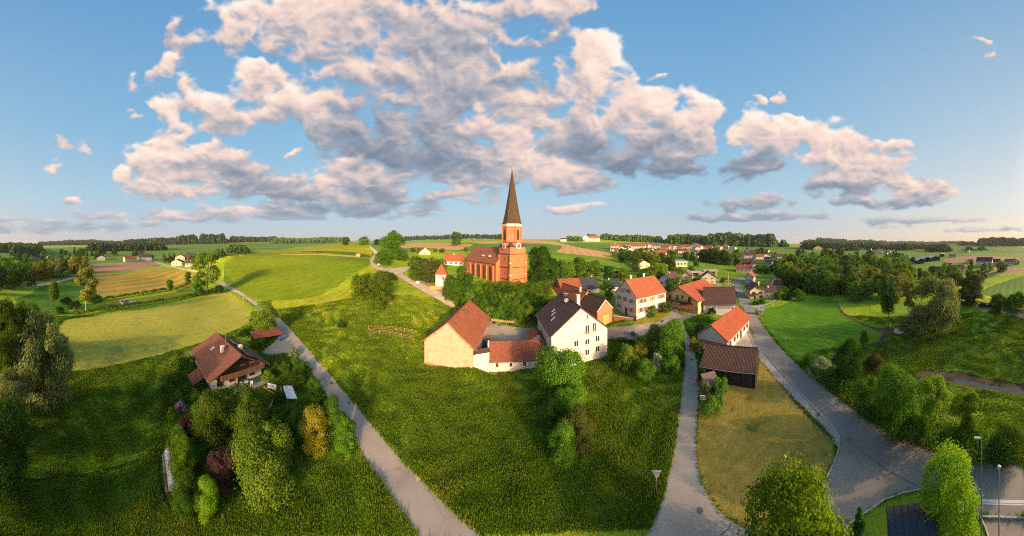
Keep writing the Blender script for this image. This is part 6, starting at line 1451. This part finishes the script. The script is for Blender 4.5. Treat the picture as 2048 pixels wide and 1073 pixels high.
# ------------------------------------------------------------------ long meadow grass
def grass_tufts():
    rng = np.random.default_rng(99); n = 460000
    px = rng.uniform(-20, 2068, n); u = rng.random(n); r = 20 + 62 * u ** 1.15
    a = (px - CX)/F; l = np.log(r)
    keep = np.zeros(n, bool); taken = np.zeros(n, bool)
    hard = {'asphalt','lane','path','main','concrete','sidewalk','brickpave','water','gravel','lawn','village','mown','wheat','bright','hill','brown','gold','gold_lawn','tan','olive','hill_top','mud','track'}
    soft = np.ones(n, bool)
    for nm, mm, pg in REGP:
        q = np.array(pg); s = np.nonzero((a > q[:, 0].min()) & (a < q[:, 0].max()) & (l > q[:, 1].min()) & (l < q[:, 1].max()))[0]
        if len(s):
            ins = s[inside(pg, a[s], l[s])]; soft[ins] = mm not in hard
    a = a[soft]; r = r[soft]; x = r*np.sin(a); y = r*np.cos(a)
    # ragged growth along the edges of roads and paths
    ex = []
    for nm, mm, pg in REGP:
        if mm not in ('asphalt', 'lane', 'path', 'main', 'sidewalk', 'lawn', 'concrete'): continue
        for (a0, l0), (a1, l1) in zip(pg, pg[1:] + pg[:1]):
            if min(l0, l1) > math.log(110): continue
            q0 = np.array([math.exp(l0)*math.sin(a0), math.exp(l0)*math.cos(a0)]); q1 = np.array([math.exp(l1)*math.sin(a1), math.exp(l1)*math.cos(a1)])
            k = int(np.linalg.norm(q1-q0) * 7) + 1; t_ = rng.random(k)[:, None]; ex.append(q0 + (q1-q0)*t_ + rng.normal(0, .13, (k, 2)))
    ex = np.vstack(ex); ea = np.arctan2(ex[:, 0], ex[:, 1]); el_ = np.log(np.hypot(ex[:, 0], ex[:, 1])); ok = np.ones(len(ex), bool)
    for nm, mm, pg in REGP:
        if mm in ('asphalt', 'lane', 'path', 'main', 'sidewalk', 'concrete', 'brickpave'):
            q = np.array(pg); c_ = q.mean(0); sh_ = [tuple(c_ + (np.array(v) - c_) * .992) for v in pg]; ok &= ~inside(sh_, ea, el_)
    ex = ex[ok]; ne = len(ex)
    x = np.concatenate([x, ex[:, 0]]); y = np.concatenate([y, ex[:, 1]]); r = np.hypot(x, y); n = len(x); z = height(np.arctan2(x, y), np.log(r))
    clump = .6 + .55*np.sin(x*.7 + 2*np.sin(y*.4)) * np.sin(y*.9 + 1.5*np.sin(x*.5))
    h = rng.uniform(.18, .50, n) * np.clip(clump, .35, 1.2); h[-ne:] = rng.uniform(.08, .24, ne); V = []
    for k in range(3):
        an = rng.uniform(0, 6.28, n); w = .045 + r*.0009; lx = rng.normal(0, .14, n); ly = rng.normal(0, .14, n)
        ox = rng.normal(0, .12, n); oy = rng.normal(0, .12, n)
        V.append(np.stack([np.stack([x+ox-np.cos(an)*w, y+oy-np.sin(an)*w, z-.04], 1), np.stack([x+ox+np.cos(an)*w, y+oy+np.sin(an)*w, z-.04], 1), np.stack([x+ox+lx, y+oy+ly, z+h], 1)], 1).reshape(-1, 3))
    v = np.vstack(V); m = len(v)//3
    me = D.meshes.new('grass'); me.vertices.add(len(v)); me.vertices.foreach_set('co', v.ravel()); me.loops.add(len(v)); me.loops.foreach_set('vertex_index', np.arange(len(v), dtype=np.int32))
    me.polygons.add(m); me.polygons.foreach_set('loop_start', np.arange(0, len(v), 3, dtype=np.int32)); me.update(calc_edges=True)
    gm = D.materials.new('long_grass'); gm.use_nodes = True; t = gm.node_tree
    for nd in list(t.nodes): t.nodes.remove(nd)
    o = N(t, 'ShaderNodeTexCoord').outputs['Object']
    f = M(t, 'ADD', M(t, 'MULTIPLY', noise(t, o, .12, 5.0, .65), .55), M(t, 'MULTIPLY', noise(t, o, 2.5, 3.0, .7), .45))
    c = RAMP(t, f, [(0.34, (0.075,0.150,0.010)), (0.48, (0.115,0.205,0.013)), (0.60, (0.165,0.235,0.018)), (0.72, (0.27,0.26,0.035))])
    mx = N(t, 'ShaderNodeMixShader', {0: .4, 1: N(t, 'ShaderNodeBsdfDiffuse', {0: c}).outputs[0], 2: N(t, 'ShaderNodeBsdfTranslucent', {0: c}).outputs[0]}).outputs[0]
    t.links.new(mx, N(t, 'ShaderNodeOutputMaterial').inputs[0]); me.materials.append(gm)
    o = D.objects.new('grass', me); COL.objects.link(o); tag(o, 'long meadow grass on the slopes around the viewpoint', 'grass'); o['kind'] = 'stuff'
grass_tufts()
# ------------------------------------------------------------------ street furniture, vehicles and small things
def at(px, py, rel=0.0):
    p = P(px, py); return p, -math.atan2(p.x, p.y) + math.radians(rel)
POLE = plain('galvanised_pole', (0.20, 0.21, 0.21), .5, .4); BLUE = plain('blue_plastic', (0.02, 0.09, 0.32), .5); TYRE = plain('rubber', (0.02, 0.02, 0.02), .8)
SIGNB = plain('sign_back_grey', (0.42, 0.44, 0.46), .5, .4); SIGNW = plain('sign_white', (0.75, 0.75, 0.74), .5); SIGNR = plain('sign_red', (0.55, 0.03, 0.03), .5); LAMPM = plain('lamp_head_grey', (0.38, 0.38, 0.37), .4)
def lamp(px, py, h, label, arm=0.0, rel=0, r=None, group=None, curved=False):
    p, a = at(px, py, rel) if r is None else (Pr(px, r), -(px - CX)/F + math.radians(rel))
    t = thing('street_lamp', label, 'street lamp', p, a, group)
    MB().tube((0, 0, -.3), (0, 0, h*.55), .06, .05).tube((0, 0, h*.55), (0, 0, h), .045, .035).build('pole', POLE, t, True)
    if curved:
        b = MB().tube((0, 0, h), (arm*.35, 0, h + .55), .045, .04, 6).tube((arm*.35, 0, h+.55), (arm, 0, h + .85), .04, .035, 6); b.build('arm', POLE, t, True)
        MB().prism([(arm-.1, h+.80), (arm+.75, h+1.05), (arm+.75, h+1.15), (arm-.1, h+.97)], -.14, .14).build('lamp_head', LAMPM, t)
    elif arm:
        MB().tube((0, 0, h-.05), (arm, 0, h), .04, .035, 6).build('arm', POLE, t, True); MB().box(arm-.1, arm+.4, -.09, .09, h-.05, h+.03).build('lamp_head', LAMPM, t)
    else:
        MB().tube((0, 0, h), (0, 0, h+.22), .10, .15, 10).tube((0, 0, h+.22), (0, 0, h+.29), .18, .06, 10).build('lamp_head', LAMPM, t, True)
    return t
lamp(1963, 1102, 9.2, 'tall street lamp with short arm beside the bright maple', arm=-.5)
lamp(1998, 1130, 7.4, 'plain tall lamp post at the brick paving edge', arm=0)
lamp(1569, 990, 3.6, 'park lamp with round head on the dry lawn')
lamp(1566, 771, 3.9, 'slim lamp post standing on the sidewalk beside the main road', arm=.45)
lamp(1570, 698, 2.2, 'short white-topped post at the meadow edge opposite the forecourt')
lamp(929, 578, 6.0, 'street lamp with curved arm in front of the nave', arm=.9, curved=True)
lamp(1296, 655, 4.6, 'thin lamp post in front of the three-storey house', arm=.3)
lamp(722, 516, 1.2, 'low white marker lamp by the hill path') if False else None
def post(px, py, h, label, m=None, r=None, name='utility_pole', cat='pole', rad=.13, cross=True):
    p, a = at(px, py) if r is None else (Pr(px, r), 0)
    t = thing(name, label, cat, p, a)
    MB().tube((0, 0, -.3), (0, 0, h), rad, rad*.7).build('pole', m or plain('pole_wood', (0.32, 0.26, 0.20), .8), t, True)
    if cross: MB().box(-.7, .7, -.05, .05, h-.5, h-.38).box(-.6, .6, -.05, .05, h-1.1, h-1.0).build('cross_arm', METAL, t)
    return t
post(487, 606, 4.5, 'wooden pole on the verge of the field road', cross=False)
post(816, 517, 6.4, 'pale mast beyond the hill path junction', POLE, cross=False)
post(1928, 531, 9, 'thin pale mast in the far right hamlet, left one', POLE, cross=False, rad=.2)
post(1935, 532, 9, 'thin pale mast in the far right hamlet, right one', POLE, cross=False, rad=.2)
# maypole with guild signs
t = thing('maypole', 'tall thin maypole with guild figures on three cross bars', 'maypole', P(1457, 578), -(1457-CX)/F)
MB().tube((0, 0, -.5), (0, 0, 8.4), .17, .08).build('pole', plain('maypole_gold', (0.50, 0.36, 0.12), .6), t, True)
for z in (1.6, 3.1, 4.4): MB().box(-.95, .95, -.05, .05, z, z+.08).build('cross_bar', BROWNW, t)
for z in (1.6, 3.1, 4.4):
    for x in (-.85, .85): MB().box(x-.25, x+.25, -.04, .04, z-.4, z+.02).build('guild_sign', SIGNW, t)
# traffic signs
def disc(b, r, y0, y1, n=24, cx=0, cz=0): return b.tube((cx, y0, cz), (cx, y1, cz), r, r, n)
def sign_pole(t, h): MB().tube((0, 0, -.3), (0, 0, h), .035, .035, 8).build('pole', POLE, t, True)
p, a = at(1313, 992); t = thing('give_way_sign', 'grey back of a give way triangle at the meadow edge', 'traffic sign', p, a)
sign_pole(t, 2.0); MB().prism([(-.5, 2.55), (0, 1.68), (.5, 2.55)], -.05, -.03).build('sign_back', SIGNB, t); MB().prism([(-.5, 2.55), (0, 1.68), (.5, 2.55)], -.028, -.02).build('sign_face', SIGNW, t)
MB().box(-.35, .35, -.075, -.052, 2.3, 2.36).build('bracket', POLE, t)
p, a = at(1635, 862, 20); t = thing('warning_sign', 'diamond-shaped road sign seen edge-on beside the sidewalk', 'traffic sign', p, a)
sign_pole(t, 2.1); MB().prism([(0, 1.75), (.42, 2.17), (0, 2.59), (-.42, 2.17)], -.05, -.03).build('sign_back', SIGNB, t)
MB().prism([(.02, 1.80), (.40, 2.17), (.02, 2.54)], -.06, -.052).build('dark_half', plain('dark_grey', (0.10, 0.12, 0.14)), t)
p, a = at(1406, 822); t = thing('weight_limit_sign', 'white square sign with a red ring at the middle lane', 'traffic sign', p, a)
sign_pole(t, 2.3); MB().box(-.38, .38, -.06, -.04, 1.65, 2.35).build('sign_board', SIGNW, t)
b = MB(); disc(b, .29, -.075, -.062, cz=2.0); b.build('red_ring', SIGNR, t); b = MB(); disc(b, .19, -.085, -.077, cz=2.0); b.build('ring_centre', SIGNW, t)
MB().box(-.09, -.03, -.094, -.087, 1.9, 2.1).box(.03, .10, -.094, -.087, 1.9, 2.1).build('symbol', plain('dark_grey', (0.10, 0.12, 0.14)), t)
p, a = at(1600, 1010, 35); t = thing('direction_sign', 'orange-yellow arrow sign above the bright maple at the junction', 'traffic sign', p, a)
sign_pole(t, 2.7); MB().prism([(-.6, 2.35), (.35, 2.35), (.6, 2.53), (.35, 2.7), (-.6, 2.7)], -.06, -.04).build('sign_board', plain('sign_yellow', (0.70, 0.36, 0.03), .5), t)
p, a = at(757, 535); t = thing('small_wayside_sign', 'small white sign on a post beside the hill path bend', 'sign', p, a)
sign_pole(t, 1.6); MB().box(-.45, .45, -.05, -.03, 1.2, 1.9).build('sign_board', SIGNW, t)
# bus shelter
p = Vector((19.1, -3.3, 4.9)); t = thing('bus_shelter', 'bus shelter with dark ribbed metal roof and glass panes', 'bus shelter', p, math.radians(86))
DM = plain('dark_metal_roof', (0.040, 0.048, 0.060), .45, .5)
# local x along the shelter (towards the junction), y away from the camera
t.location = (17.3, -5.3, 4.9); t.rotation_euler = (0, 0, math.radians(88))
MB().slab([(-.2, 1.4, 2.35), (3.6, 1.4, 2.35), (3.6, -.35, 3.0), (-.2, -.35, 3.0)], .07).build('roof', DM, t)
MB().slab([(3.6, -1.9, 2.45), (-.2, -1.9, 2.45), (-.2, -.35, 3.0), (3.6, -.35, 3.0)], .07).build('roof', DM, t)
b = MB()
for i in range(7):
    x = -.15 + i*.61; b.tube((x, 1.38, 2.38), (x, -.35, 3.04), .025, .025, 5).tube((x, -.35, 3.04), (x, -1.88, 2.48), .025, .025, 5)
b.build('roof_rib', DM, t)
for x in (-.05, 1.2, 2.4, 3.45):
    for y_ in (1.2, -1.6): MB().box(x-.045, x+.045, y_-.045, y_+.045, -.3, 2.4).build('post', LAMPM, t)
PG = plain('smoked_glass', (0.10, 0.11, 0.11), .15)
for x0, x1 in ((0, 1.15), (1.25, 2.35), (2.45, 3.4)): MB().box(x0, x1, 1.18, 1.21, .15, 2.2).build('glass_pane', PG, t)
MB().box(-.06, -.03, -1.5, 1.1, .15, 2.2).build('glass_pane', PG, t); MB().box(.3, 3.1, .7, 1.1, .42, .48).build('bench', BROWNW, t)
# vehicles
def vehicle(name, label, cat, px, py, rel, L_, Wd, H_, col, van=False):
    p, a = at(px, py, rel); t = thing(name, label, cat, (p.x, p.y, p.z + .02), a); cm = plain('paint_' + label.split()[0], col, .3)
    hb = H_ * (.52 if not van else .55)
    if van: pr = [(-L_/2, .3), (L_/2, .3), (L_/2, hb), (L_/2-.5, hb+.1), (L_/2-1.1, H_-.06), (L_/2-1.35, H_), (-L_/2+.08, H_), (-L_/2, H_-.15)]
    else: pr = [(-L_/2, .3), (L_/2, .3), (L_/2, hb-.12), (L_/2-.25, hb), (L_/2-1.2, hb+.08), (-L_/2+.3, hb+.08), (-L_/2, hb)]
    MB().prism(pr, -Wd/2, Wd/2).build('body', cm, t)
    if van:
        MB().prism([(L_/2-.58, hb+.14), (L_/2-1.12, H_-.12), (L_/2-1.16, H_-.12), (L_/2-.62, hb+.14)], -Wd/2+.12, Wd/2-.12).build('windscreen', GLASS, t).location = (.05, 0, 0)
        for s in (-1, 1):
            MB().box(L_/2-2.1, L_/2-1.25, s*Wd/2-.012, s*Wd/2+.012, hb+.05, H_-.3).build('side_window', GLASS, t); MB().box(-L_/2+.5, L_/2-2.3, s*Wd/2-.012, s*Wd/2+.012, hb+.1, H_-.35).build('side_window', plain('green_van_pane', (0.22, 0.42, 0.36), .3), t)
    else:
        MB().prism([(L_/2-1.25, hb+.05), (L_/2-1.95, H_), (-L_/2+.9, H_), (-L_/2+.25, hb+.05)], -Wd/2+.12, Wd/2-.12).build('cabin', GLASS, t); MB().prism([(L_/2-1.97, H_-.05), (L_/2-2.0, H_+.02), (-L_/2+.9, H_+.02), (-L_/2+.8, H_-.05)], -Wd/2+.1, Wd/2-.1).build('car_roof', cm, t)
    for x in (L_/2-.85, -L_/2+.8):
        for s in (-1, 1):
            w_ = MB().tube((x, s*Wd/2-.11, .33), (x, s*Wd/2+.1, .33), .33, .33, 16).build('wheel', TYRE, t, True); MB().tube((x, s*(Wd/2+.02)-.09, .33), (x, s*(Wd/2+.02)+.09, .33), .19, .19, 10).build('rim', METAL, w_)
    for s in (-1, 1):
        MB().box(L_/2-.03, L_/2+.02, s*Wd*.36-.14, s*Wd*.36+.14, hb*.75-.08, hb*.75+.08).build('headlight', LAMPM, t); MB().box(-L_/2-.02, -L_/2+.03, s*Wd*.38-.1, s*Wd*.38+.1, hb*.8-.1, hb*.8+.1).build('tail_light', SIGNR, t)
    MB().box(-L_/2-.03, L_/2+.03, -Wd/2+.05, Wd/2-.05, .25, .42).build('bumper', TYRE, t)
    return t
vehicle('van', 'white van parked at the drive of the yellow street house', 'van', 1567, 597, 188, 4.9, 2.0, 2.3, (0.62, 0.64, 0.62), True)
vehicle('car', 'black car driving on the far road at the right', 'car', 1968, 613.5, 8, 4.3, 1.8, 1.45, (0.02, 0.02, 0.025))
vehicle('car', 'dark blue car half hidden in the courtyard behind the link wall', 'car', 972, 690, 85, 4.2, 1.8, 1.5, (0.03, 0.07, 0.13))
vehicle('car', 'small silver car at the back of the church', 'car', 903, 557, 20, 4.2, 1.8, 1.5, (0.42, 0.43, 0.45))
# bins
def bin_(px, py, label, s=1.0):
    p, a = at(px, py, 15); t = thing('waste_container', label, 'container', p, a)
    MB().prism([(-.5*s, .15), (.5*s, .15), (.62*s, 1.15*s), (-.62*s, 1.15*s)], -.45*s, .45*s).build('body', BLUE, t); MB().prism([(-.66*s, 1.15*s), (.66*s, 1.15*s), (.5*s, 1.36*s), (-.5*s, 1.36*s)], -.5*s, .5*s).build('lid', BLUE, t)
    for x in (-.4*s, .4*s): MB().tube((x, -.46*s, .1), (x, -.36*s, .1), .1, .1, 8).build('wheel', TYRE, t)
bin_(1071, 668, 'big blue waste container left of the white farmhouse', 1.25); bin_(1266, 671, 'small blue bin at the parking place', .75); bin_(563, 681, 'blue bin at the road end of the carport', .8)
# paddock fence on the slope
for seg, pts in (('back', [(737, 661), (765, 661), (793, 663), (826, 669)]), ('front', [(740, 668), (780, 672), (826, 681)])):
    p0 = P(*pts[0]); t = thing('paddock_fence', f'weathered wooden rail fence on the slope, {"upper" if seg == "back" else "lower"} run', 'fence', p0, 0, 'paddock fence on the slope')
    Q = [P(*q) - p0 for q in pts]
    for i, (a_, b_) in enumerate(zip(Q, Q[1:])):
        for z in (.45, .85, 1.15): MB().tube(a_ + Vector((0, 0, z)), b_ + Vector((0, 0, z)), .03, .03, 6).build('rail', TANW, t)
        n = max(1, int((b_-a_).length/2.2))
        for k in range(n + (1 if i == len(Q)-2 else 0)):
            q = a_.lerp(b_, k/n); MB().tube(q + Vector((0, 0, -.3)), q + Vector((0, 0, 1.3)), .07, .06, 7).build('post', TANW, t)
# polytunnel
p0, p1 = P(337, 912), P(347, 985); v = p1 - p0; L_ = v.length
t = thing('polytunnel', 'long low greenhouse tunnel of white film beside the bright shrub trees', 'polytunnel', p0, math.atan2(v.y, v.x))
PF = plain('greenhouse_film', (0.42, 0.43, 0.46), .35, 0, .35); b = MB(); n = 10
for k in range(n):
    a0, a1 = math.pi*k/n, math.pi*(k+1)/n
    for i in range(8):
        x0, x1 = L_*i/8, L_*(i+1)/8; b.poly([(x0, -.55*math.cos(a0), .1+.85*math.sin(a0)), (x1, -.55*math.cos(a0), .1+.82*math.sin(a0)), (x1, -.55*math.cos(a1), .1+.82*math.sin(a1)), (x0, -.55*math.cos(a1), .1+.85*math.sin(a1))])
b.poly([(L_, -.55*math.cos(math.pi*k/n), .1+.82*math.sin(math.pi*k/n)) for k in range(n+1)]); b.poly([(0, -.55*math.cos(math.pi*k/n), .1+.82*math.sin(math.pi*k/n)) for k in range(n, -1, -1)]); b.build('film', PF, t)
for i in range(5):
    h_ = MB()
    for k in range(n):
        a0, a1 = math.pi*k/n, math.pi*(k+1)/n; x = L_*i/4
        h_.tube((x, -.57*math.cos(a0), .1+.88*math.sin(a0)), (x, -.57*math.cos(a1), .1+.88*math.sin(a1)), .03, .03, 5)
    h_.build('hoop', METAL, t)
MB().box(0, L_, -.85, -.62, 0, .22).build('plank_edge', TANW, t)
# garden shelter with white sheet roof, garden bench, beds
p, a = at(583, 812, 10); t = thing('garden_shelter', 'small garden frame with tilted white corrugated roof', 'shelter', p, a)
MB().slab([(-.8, -.4, 1.5), (.8, -.7, 1.5), (.3, 1.4, 2.3), (-1.2, 1.6, 2.3)], .05).build('roof', plain('corrugated_sheet', (0.62, 0.63, 0.65), .4, .2), t)
for x, y_, z in ((-.7, -.3, 1.45), (.7, -.6, 1.45), (.2, 1.3, 2.2), (-1.1, 1.5, 2.2)): MB().box(x-.04, x+.04, y_-.04, y_+.04, -.2, z).build('post', POLE, t)
p, a = at(543, 781, -20); t = thing('garden_bench', 'white garden bench on the lawn below the chalet terrace', 'bench', p, a)
for i in range(4): MB().box(-.8, .8, -.25+i*.13, -.15+i*.13, .42, .46).build('seat_slat', SIGNW, t)
for i in range(3): MB().box(-.8, .8, .27, .31, .55+i*.15, .65+i*.15).build('back_slat', SIGNW, t)
for x in (-.75, .75):
    for y_ in (-.2, .28): MB().box(x-.04, x+.04, y_-.04, y_+.04, -.1, .44 if y_ < 0 else .95).build('leg', SIGNW, t)
p, a = at(497, 780, 5); t = thing('garden_table', 'dark patio table on the chalet terrace', 'table', (p.x, p.y, p.z + .2), a)
for k, (x0, y0, x1, y1) in enumerate(((528, 776, 552, 792), (552, 792, 535, 826), (560, 775, 566, 792), (625, 810, 640, 838))):
    q0, q1 = P(x0, y0), P(x1, y1); v = q1 - q0; o = MB().box(0, v.length, -.12, .12, -.1, .22).build('bed_edging', TANW, None, loc=q0); o.rotation_euler = (0, 0, math.atan2(v.y, v.x))
    tag(o, ('pale timber bed edging behind the garden bench', 'pale timber bed edging running down from the bench', 'short pale edging left of the garden shelter', 'pale edging right of the garden shelter')[k], 'bed edging')
D.objects.remove(t)
p, a = at(488, 779, 8); p = Vector((-39.4 + 1.5, 9.3 + 6.2, 4.3)); t = thing('terrace_table', 'small white table with chairs on the chalet terrace', 'table', p, math.radians(98))
MB().tube((0, 0, .70), (0, 0, .75), .5, .5, 18).build('table_top', SIGNW, t)
for k in range(3): MB().tube((.3*math.cos(k*2.1), .3*math.sin(k*2.1), 0), (.15*math.cos(k*2.1), .15*math.sin(k*2.1), .7), .03, .03, 6).build('leg', SIGNW, t)
for k, l in ((0, 'left'), (1, 'right')):
    c = thing('garden_chair', f'white garden chair {l} of the terrace table', 'chair', (p.x + .3 + k*.0, p.y - .95 + k*1.9, p.z), math.radians(100 + k*160), 'chairs on the chalet terrace')
    MB().box(-.24, .24, -.24, .24, .42, .46).build('seat', SIGNW, c); MB().box(-.24, .24, .2, .24, .5, .9).build('backrest', SIGNW, c)
    for x in (-.2, .2):
        for y_ in (-.2, .2): MB().box(x-.02, x+.02, y_-.02, y_+.02, 0, .42).build('leg', SIGNW, c)
# hut at the meadow, small shed roof in the bushes, log pile, hay bale, benches
p, a = at(1522, 631, 10); t = thing('wooden_hut', 'tiny wooden hut with blue-grey roof at the corner of the mown meadow', 'hut', p, a)
MB().box(-.9, .9, 0, 1.6, -.3, 1.7).build('wall', TANW, t); MB().slab([(-1.2, -.4, 1.6), (1.2, -.4, 1.6), (1.2, .8, 2.3), (-1.2, .8, 2.3)], .06).slab([(1.2, 2, 1.6), (-1.2, 2, 1.6), (-1.2, .8, 2.3), (1.2, .8, 2.3)], .06).build('roof', plain('blue_grey_sheet', (0.20, 0.25, 0.30), .4), t)
p, a = at(1425, 792, 25); t = thing('garden_shed', 'half-hidden hut with tilted brown roof among the bushes by the timber shed', 'shed', p, a)
MB().box(-1.0, 1.0, 0, 1.6, -.5, 1.9).build('wall', BROWNW, t); MB().slab([(-1.3, -.4, 1.7), (1.3, -.4, 1.7), (1.3, 2.0, 2.8), (-1.3, 2.0, 2.8)], .1).build('roof', T_GREYRED, t)
p, a = at(717, 515, 0); o = MB().tube((-1.5, 0, 1.2), (1.5, 0, 1.2), 1.3, 1.3, 16).build('hay_bale', G['straw'], None, True, p); tag(o, 'round hay bale at the end of the straw strip on the hill', 'hay bale')
p, a = at(861, 578, -10); t = thing('timber_wall', 'low yellowish timber wall beside the small white tower', 'wall', p, a)
MB().box(-.4, 5.0, 0, .4, -.3, 1.0).build('planks', planks((0.36, 0.20, 0.05), (0.50, 0.30, 0.09)), t)
p, a = at(836, 567, -10); o = MB().prism([(-.7, 0), (.7, 0), (.6, .9), (-.5, 1.0)], -.5, .5).build('stone_block', STONE, None, False, p); tag(o, 'pale stone block beside the hill path', 'stone')
for k, (px, py, l) in enumerate(((258, 608, 'light grey boards'), (250, 606, 'brown boards'))):
    p, a = at(px, py, 20); o = MB().box(-3.2 + k, 3.2 - k*1.5, -.7, .7, 0, .8 + k*.4).build('board_pile', (plain('pale_boards', (0.42, 0.42, 0.42)), TANW)[k], None, False, p); o.rotation_euler = (0, 0, a); tag(o, f'stack of {l} between the hedges on the olive strip', 'timber stack')
# guard rail along the far road
pts = [P(*q) for q in ((1914, 600), (1940, 603.5), (1963, 608), (2000, 615.5), (2030, 622), (2058, 628))]
t = thing('guard_rail', 'long grey guard rail along the far road', 'guard rail', pts[0]); Q = [q - pts[0] for q in pts]
b = MB()
for a_, b_ in zip(Q, Q[1:]):
    b.poly([a_ + Vector((0, 0, .45)), b_ + Vector((0, 0, .45)), b_ + Vector((0, 0, .8)), a_ + Vector((0, 0, .8))])
b.build('rail', METAL, t)
for a_, b_ in zip(Q, Q[1:]):
    n = int((b_-a_).length/4) + 1
    for k in range(n): q = a_.lerp(b_, k/n); MB().box(q.x-.06, q.x+.06, q.y+.05, q.y+.17, q.z-.3, q.z+.78).build('post', METAL, t)
# kerbs and painted lines
def strip(name, m, pts, w, h, label=None, lift=.0):
    Q = [P(*q) for q in pts]; b = MB(); n = len(Q)
    for i in range(n-1):
        d = (Q[i+1]-Q[i]); d.z = 0; d.normalize(); s = Vector((-d.y, d.x, 0)) * w/2
        k = max(1, int((Q[i+1]-Q[i]).length/1.0)); last = None
        for j in range(k+1):
            q = Q[i].lerp(Q[i+1], j/k); q.z = gz(q.x, q.y) + lift
            cur = (q - s, q + s)
            if last:
                a0, a1 = last; b0, b1 = cur; u = Vector((0, 0, h))
                b.poly([a0+u, a1+u, b1+u, b0+u]); b.poly([a0+u, b0+u, b0-Vector((0,0,.15)), a0-Vector((0,0,.15))]); b.poly([a1+u, a1-Vector((0,0,.15)), b1-Vector((0,0,.15)), b1+u])
            last = cur
    o = b.build(name, m); o['kind'] = 'structure'; return o
KB = plain('kerb_stone', (0.38, 0.37, 0.35), .8); PW = plain('road_paint', (0.55, 0.56, 0.56), .7, 0, .3)
strip('kerb', KB, [(1683, 1080), (1697, 1051), (1729, 1028.5), (1770, 1000.5), (1809, 987), (1843, 980.5)], .14, .12)
strip('kerb', KB, [(1486, 632), (1500, 658), (1512, 686), (1540, 721), (1579.5, 764), (1620, 807), (1663, 851), (1678, 873), (1678, 897), (1668, 927), (1648, 968), (1612, 1015)], .14, .10)
strip('kerb', KB, [(1961, 1035), (2000, 1036), (2055, 1037)], .16, .12)
strip('kerb', KB, [(1961, 1036), (1970, 1055), (1980, 1085)], .14, .12)
strip('road_marking', PW, [(1965, 1002), (2000, 1003.5), (2055, 1004)], .28, .012)
strip('road_marking', PW, [(1965, 1008), (2000, 1009.5), (2055, 1010)], .12, .012)
strip('gutter_line', plain('tar_joint', (0.04, 0.04, 0.04)), [(1677, 868), (1720, 900), (1780, 945), (1842, 975)], .06, .006)
strip('gutter_line', plain('tar_joint', (0.04, 0.04, 0.04)), [(1440, 1072), (1458, 1058), (1462, 1047)], .06, .006)
for px, py, rr, l in ((1699, 881, .34, 'round manhole cover on the main road'), (1384, 720, .35, 'manhole cover on the middle lane'), (664, 766, .4, 'manhole cover on the field road'), (1400, 1022, .28, 'manhole cover near the lower lane')):
    p = P(px, py); o = MB().tube((0, 0, -.1), (0, 0, .02), rr, rr, 20).build('manhole_cover', plain('cast_iron', (0.12, 0.115, 0.11)), None, False, p); tag(o, l, 'manhole cover')
for px, py, l in ((698, 806, 'small dark drain grate at the verge of the field road'), (1352, 856, 'small dark drain grate beside the middle lane')):
    p = P(px, py); o = MB().box(-.25, .25, -.2, .2, -.1, .02).build('drain_grate', plain('cast_iron', (0.12, 0.115, 0.11)), None, False, p); tag(o, l, 'drain')
# farm wagon shed at the back of the barn yard
p = P(1000, 652); t = thing('wagon', 'old wooden hay wagon parked at the corner of the courtyard', 'wagon', (-6.2, 66.5, gz(-6.2, 66.5)), math.radians(-14))
MB().box(0, 7.0, 0, 1.9, .9, 1.1).build('bed', TANW, t); MB().box(0, 7.0, -.05, .0, 1.1, 1.6).build('side_board', TANW, t); MB().box(0, 7.0, 1.9, 1.95, 1.1, 1.6).build('side_board', TANW, t)
for x in (1.0, 6.0):
    for y_ in (.1, 1.8): MB().tube((x, y_-.08, .45), (x, y_+.08, .45), .45, .45, 14).build('wheel', TYRE, t)

# ------------------------------------------------------------------ evening haze: thin even air round the whole scene
HAZE_D = 0.00007
hb_ = MB().box(-12500, 12500, -12500, 12500, -2.0, 72.0)
hm_ = D.materials.new('thin_haze'); hm_.use_nodes = True; _t = hm_.node_tree
for _n2 in list(_t.nodes): _t.nodes.remove(_n2)
_v = N(_t, 'ShaderNodeVolumePrincipled', {'Color': (0.80, 0.86, 0.95, 1), 'Density': HAZE_D, 'Anisotropy': 0.1})
_t.links.new(_v.outputs[0], N(_t, 'ShaderNodeOutputMaterial').inputs['Volume'])
ho = hb_.build('haze', hm_); ho['kind'] = 'stuff'; tag(ho, 'thin evening haze over the distant hills and villages', 'haze')
S.cycles.volume_bounces = 0

# look-alikes that share one wording are told apart by their order across the view
_by = {}
for o in list(S.objects):
    if o.parent is None and 'category' in o.keys(): _by.setdefault(o['label'], []).append(o)
for lb, os_ in _by.items():
    if len(os_) < 2: continue
    os_.sort(key=lambda o: math.atan2(o.location.x, o.location.y))
    for i, o in enumerate(os_):
        nl = f"{lb}, {ORD[i]} from left" if i < len(ORD) else lb
        if len(nl.split()) <= 16: o['label'] = nl
for o in list(S.objects):
    if o.parent is None and 'category' in o.keys() and len(o['label'].replace('-', ' ').split()) > 15: print('LONG', o.name, o['label'])
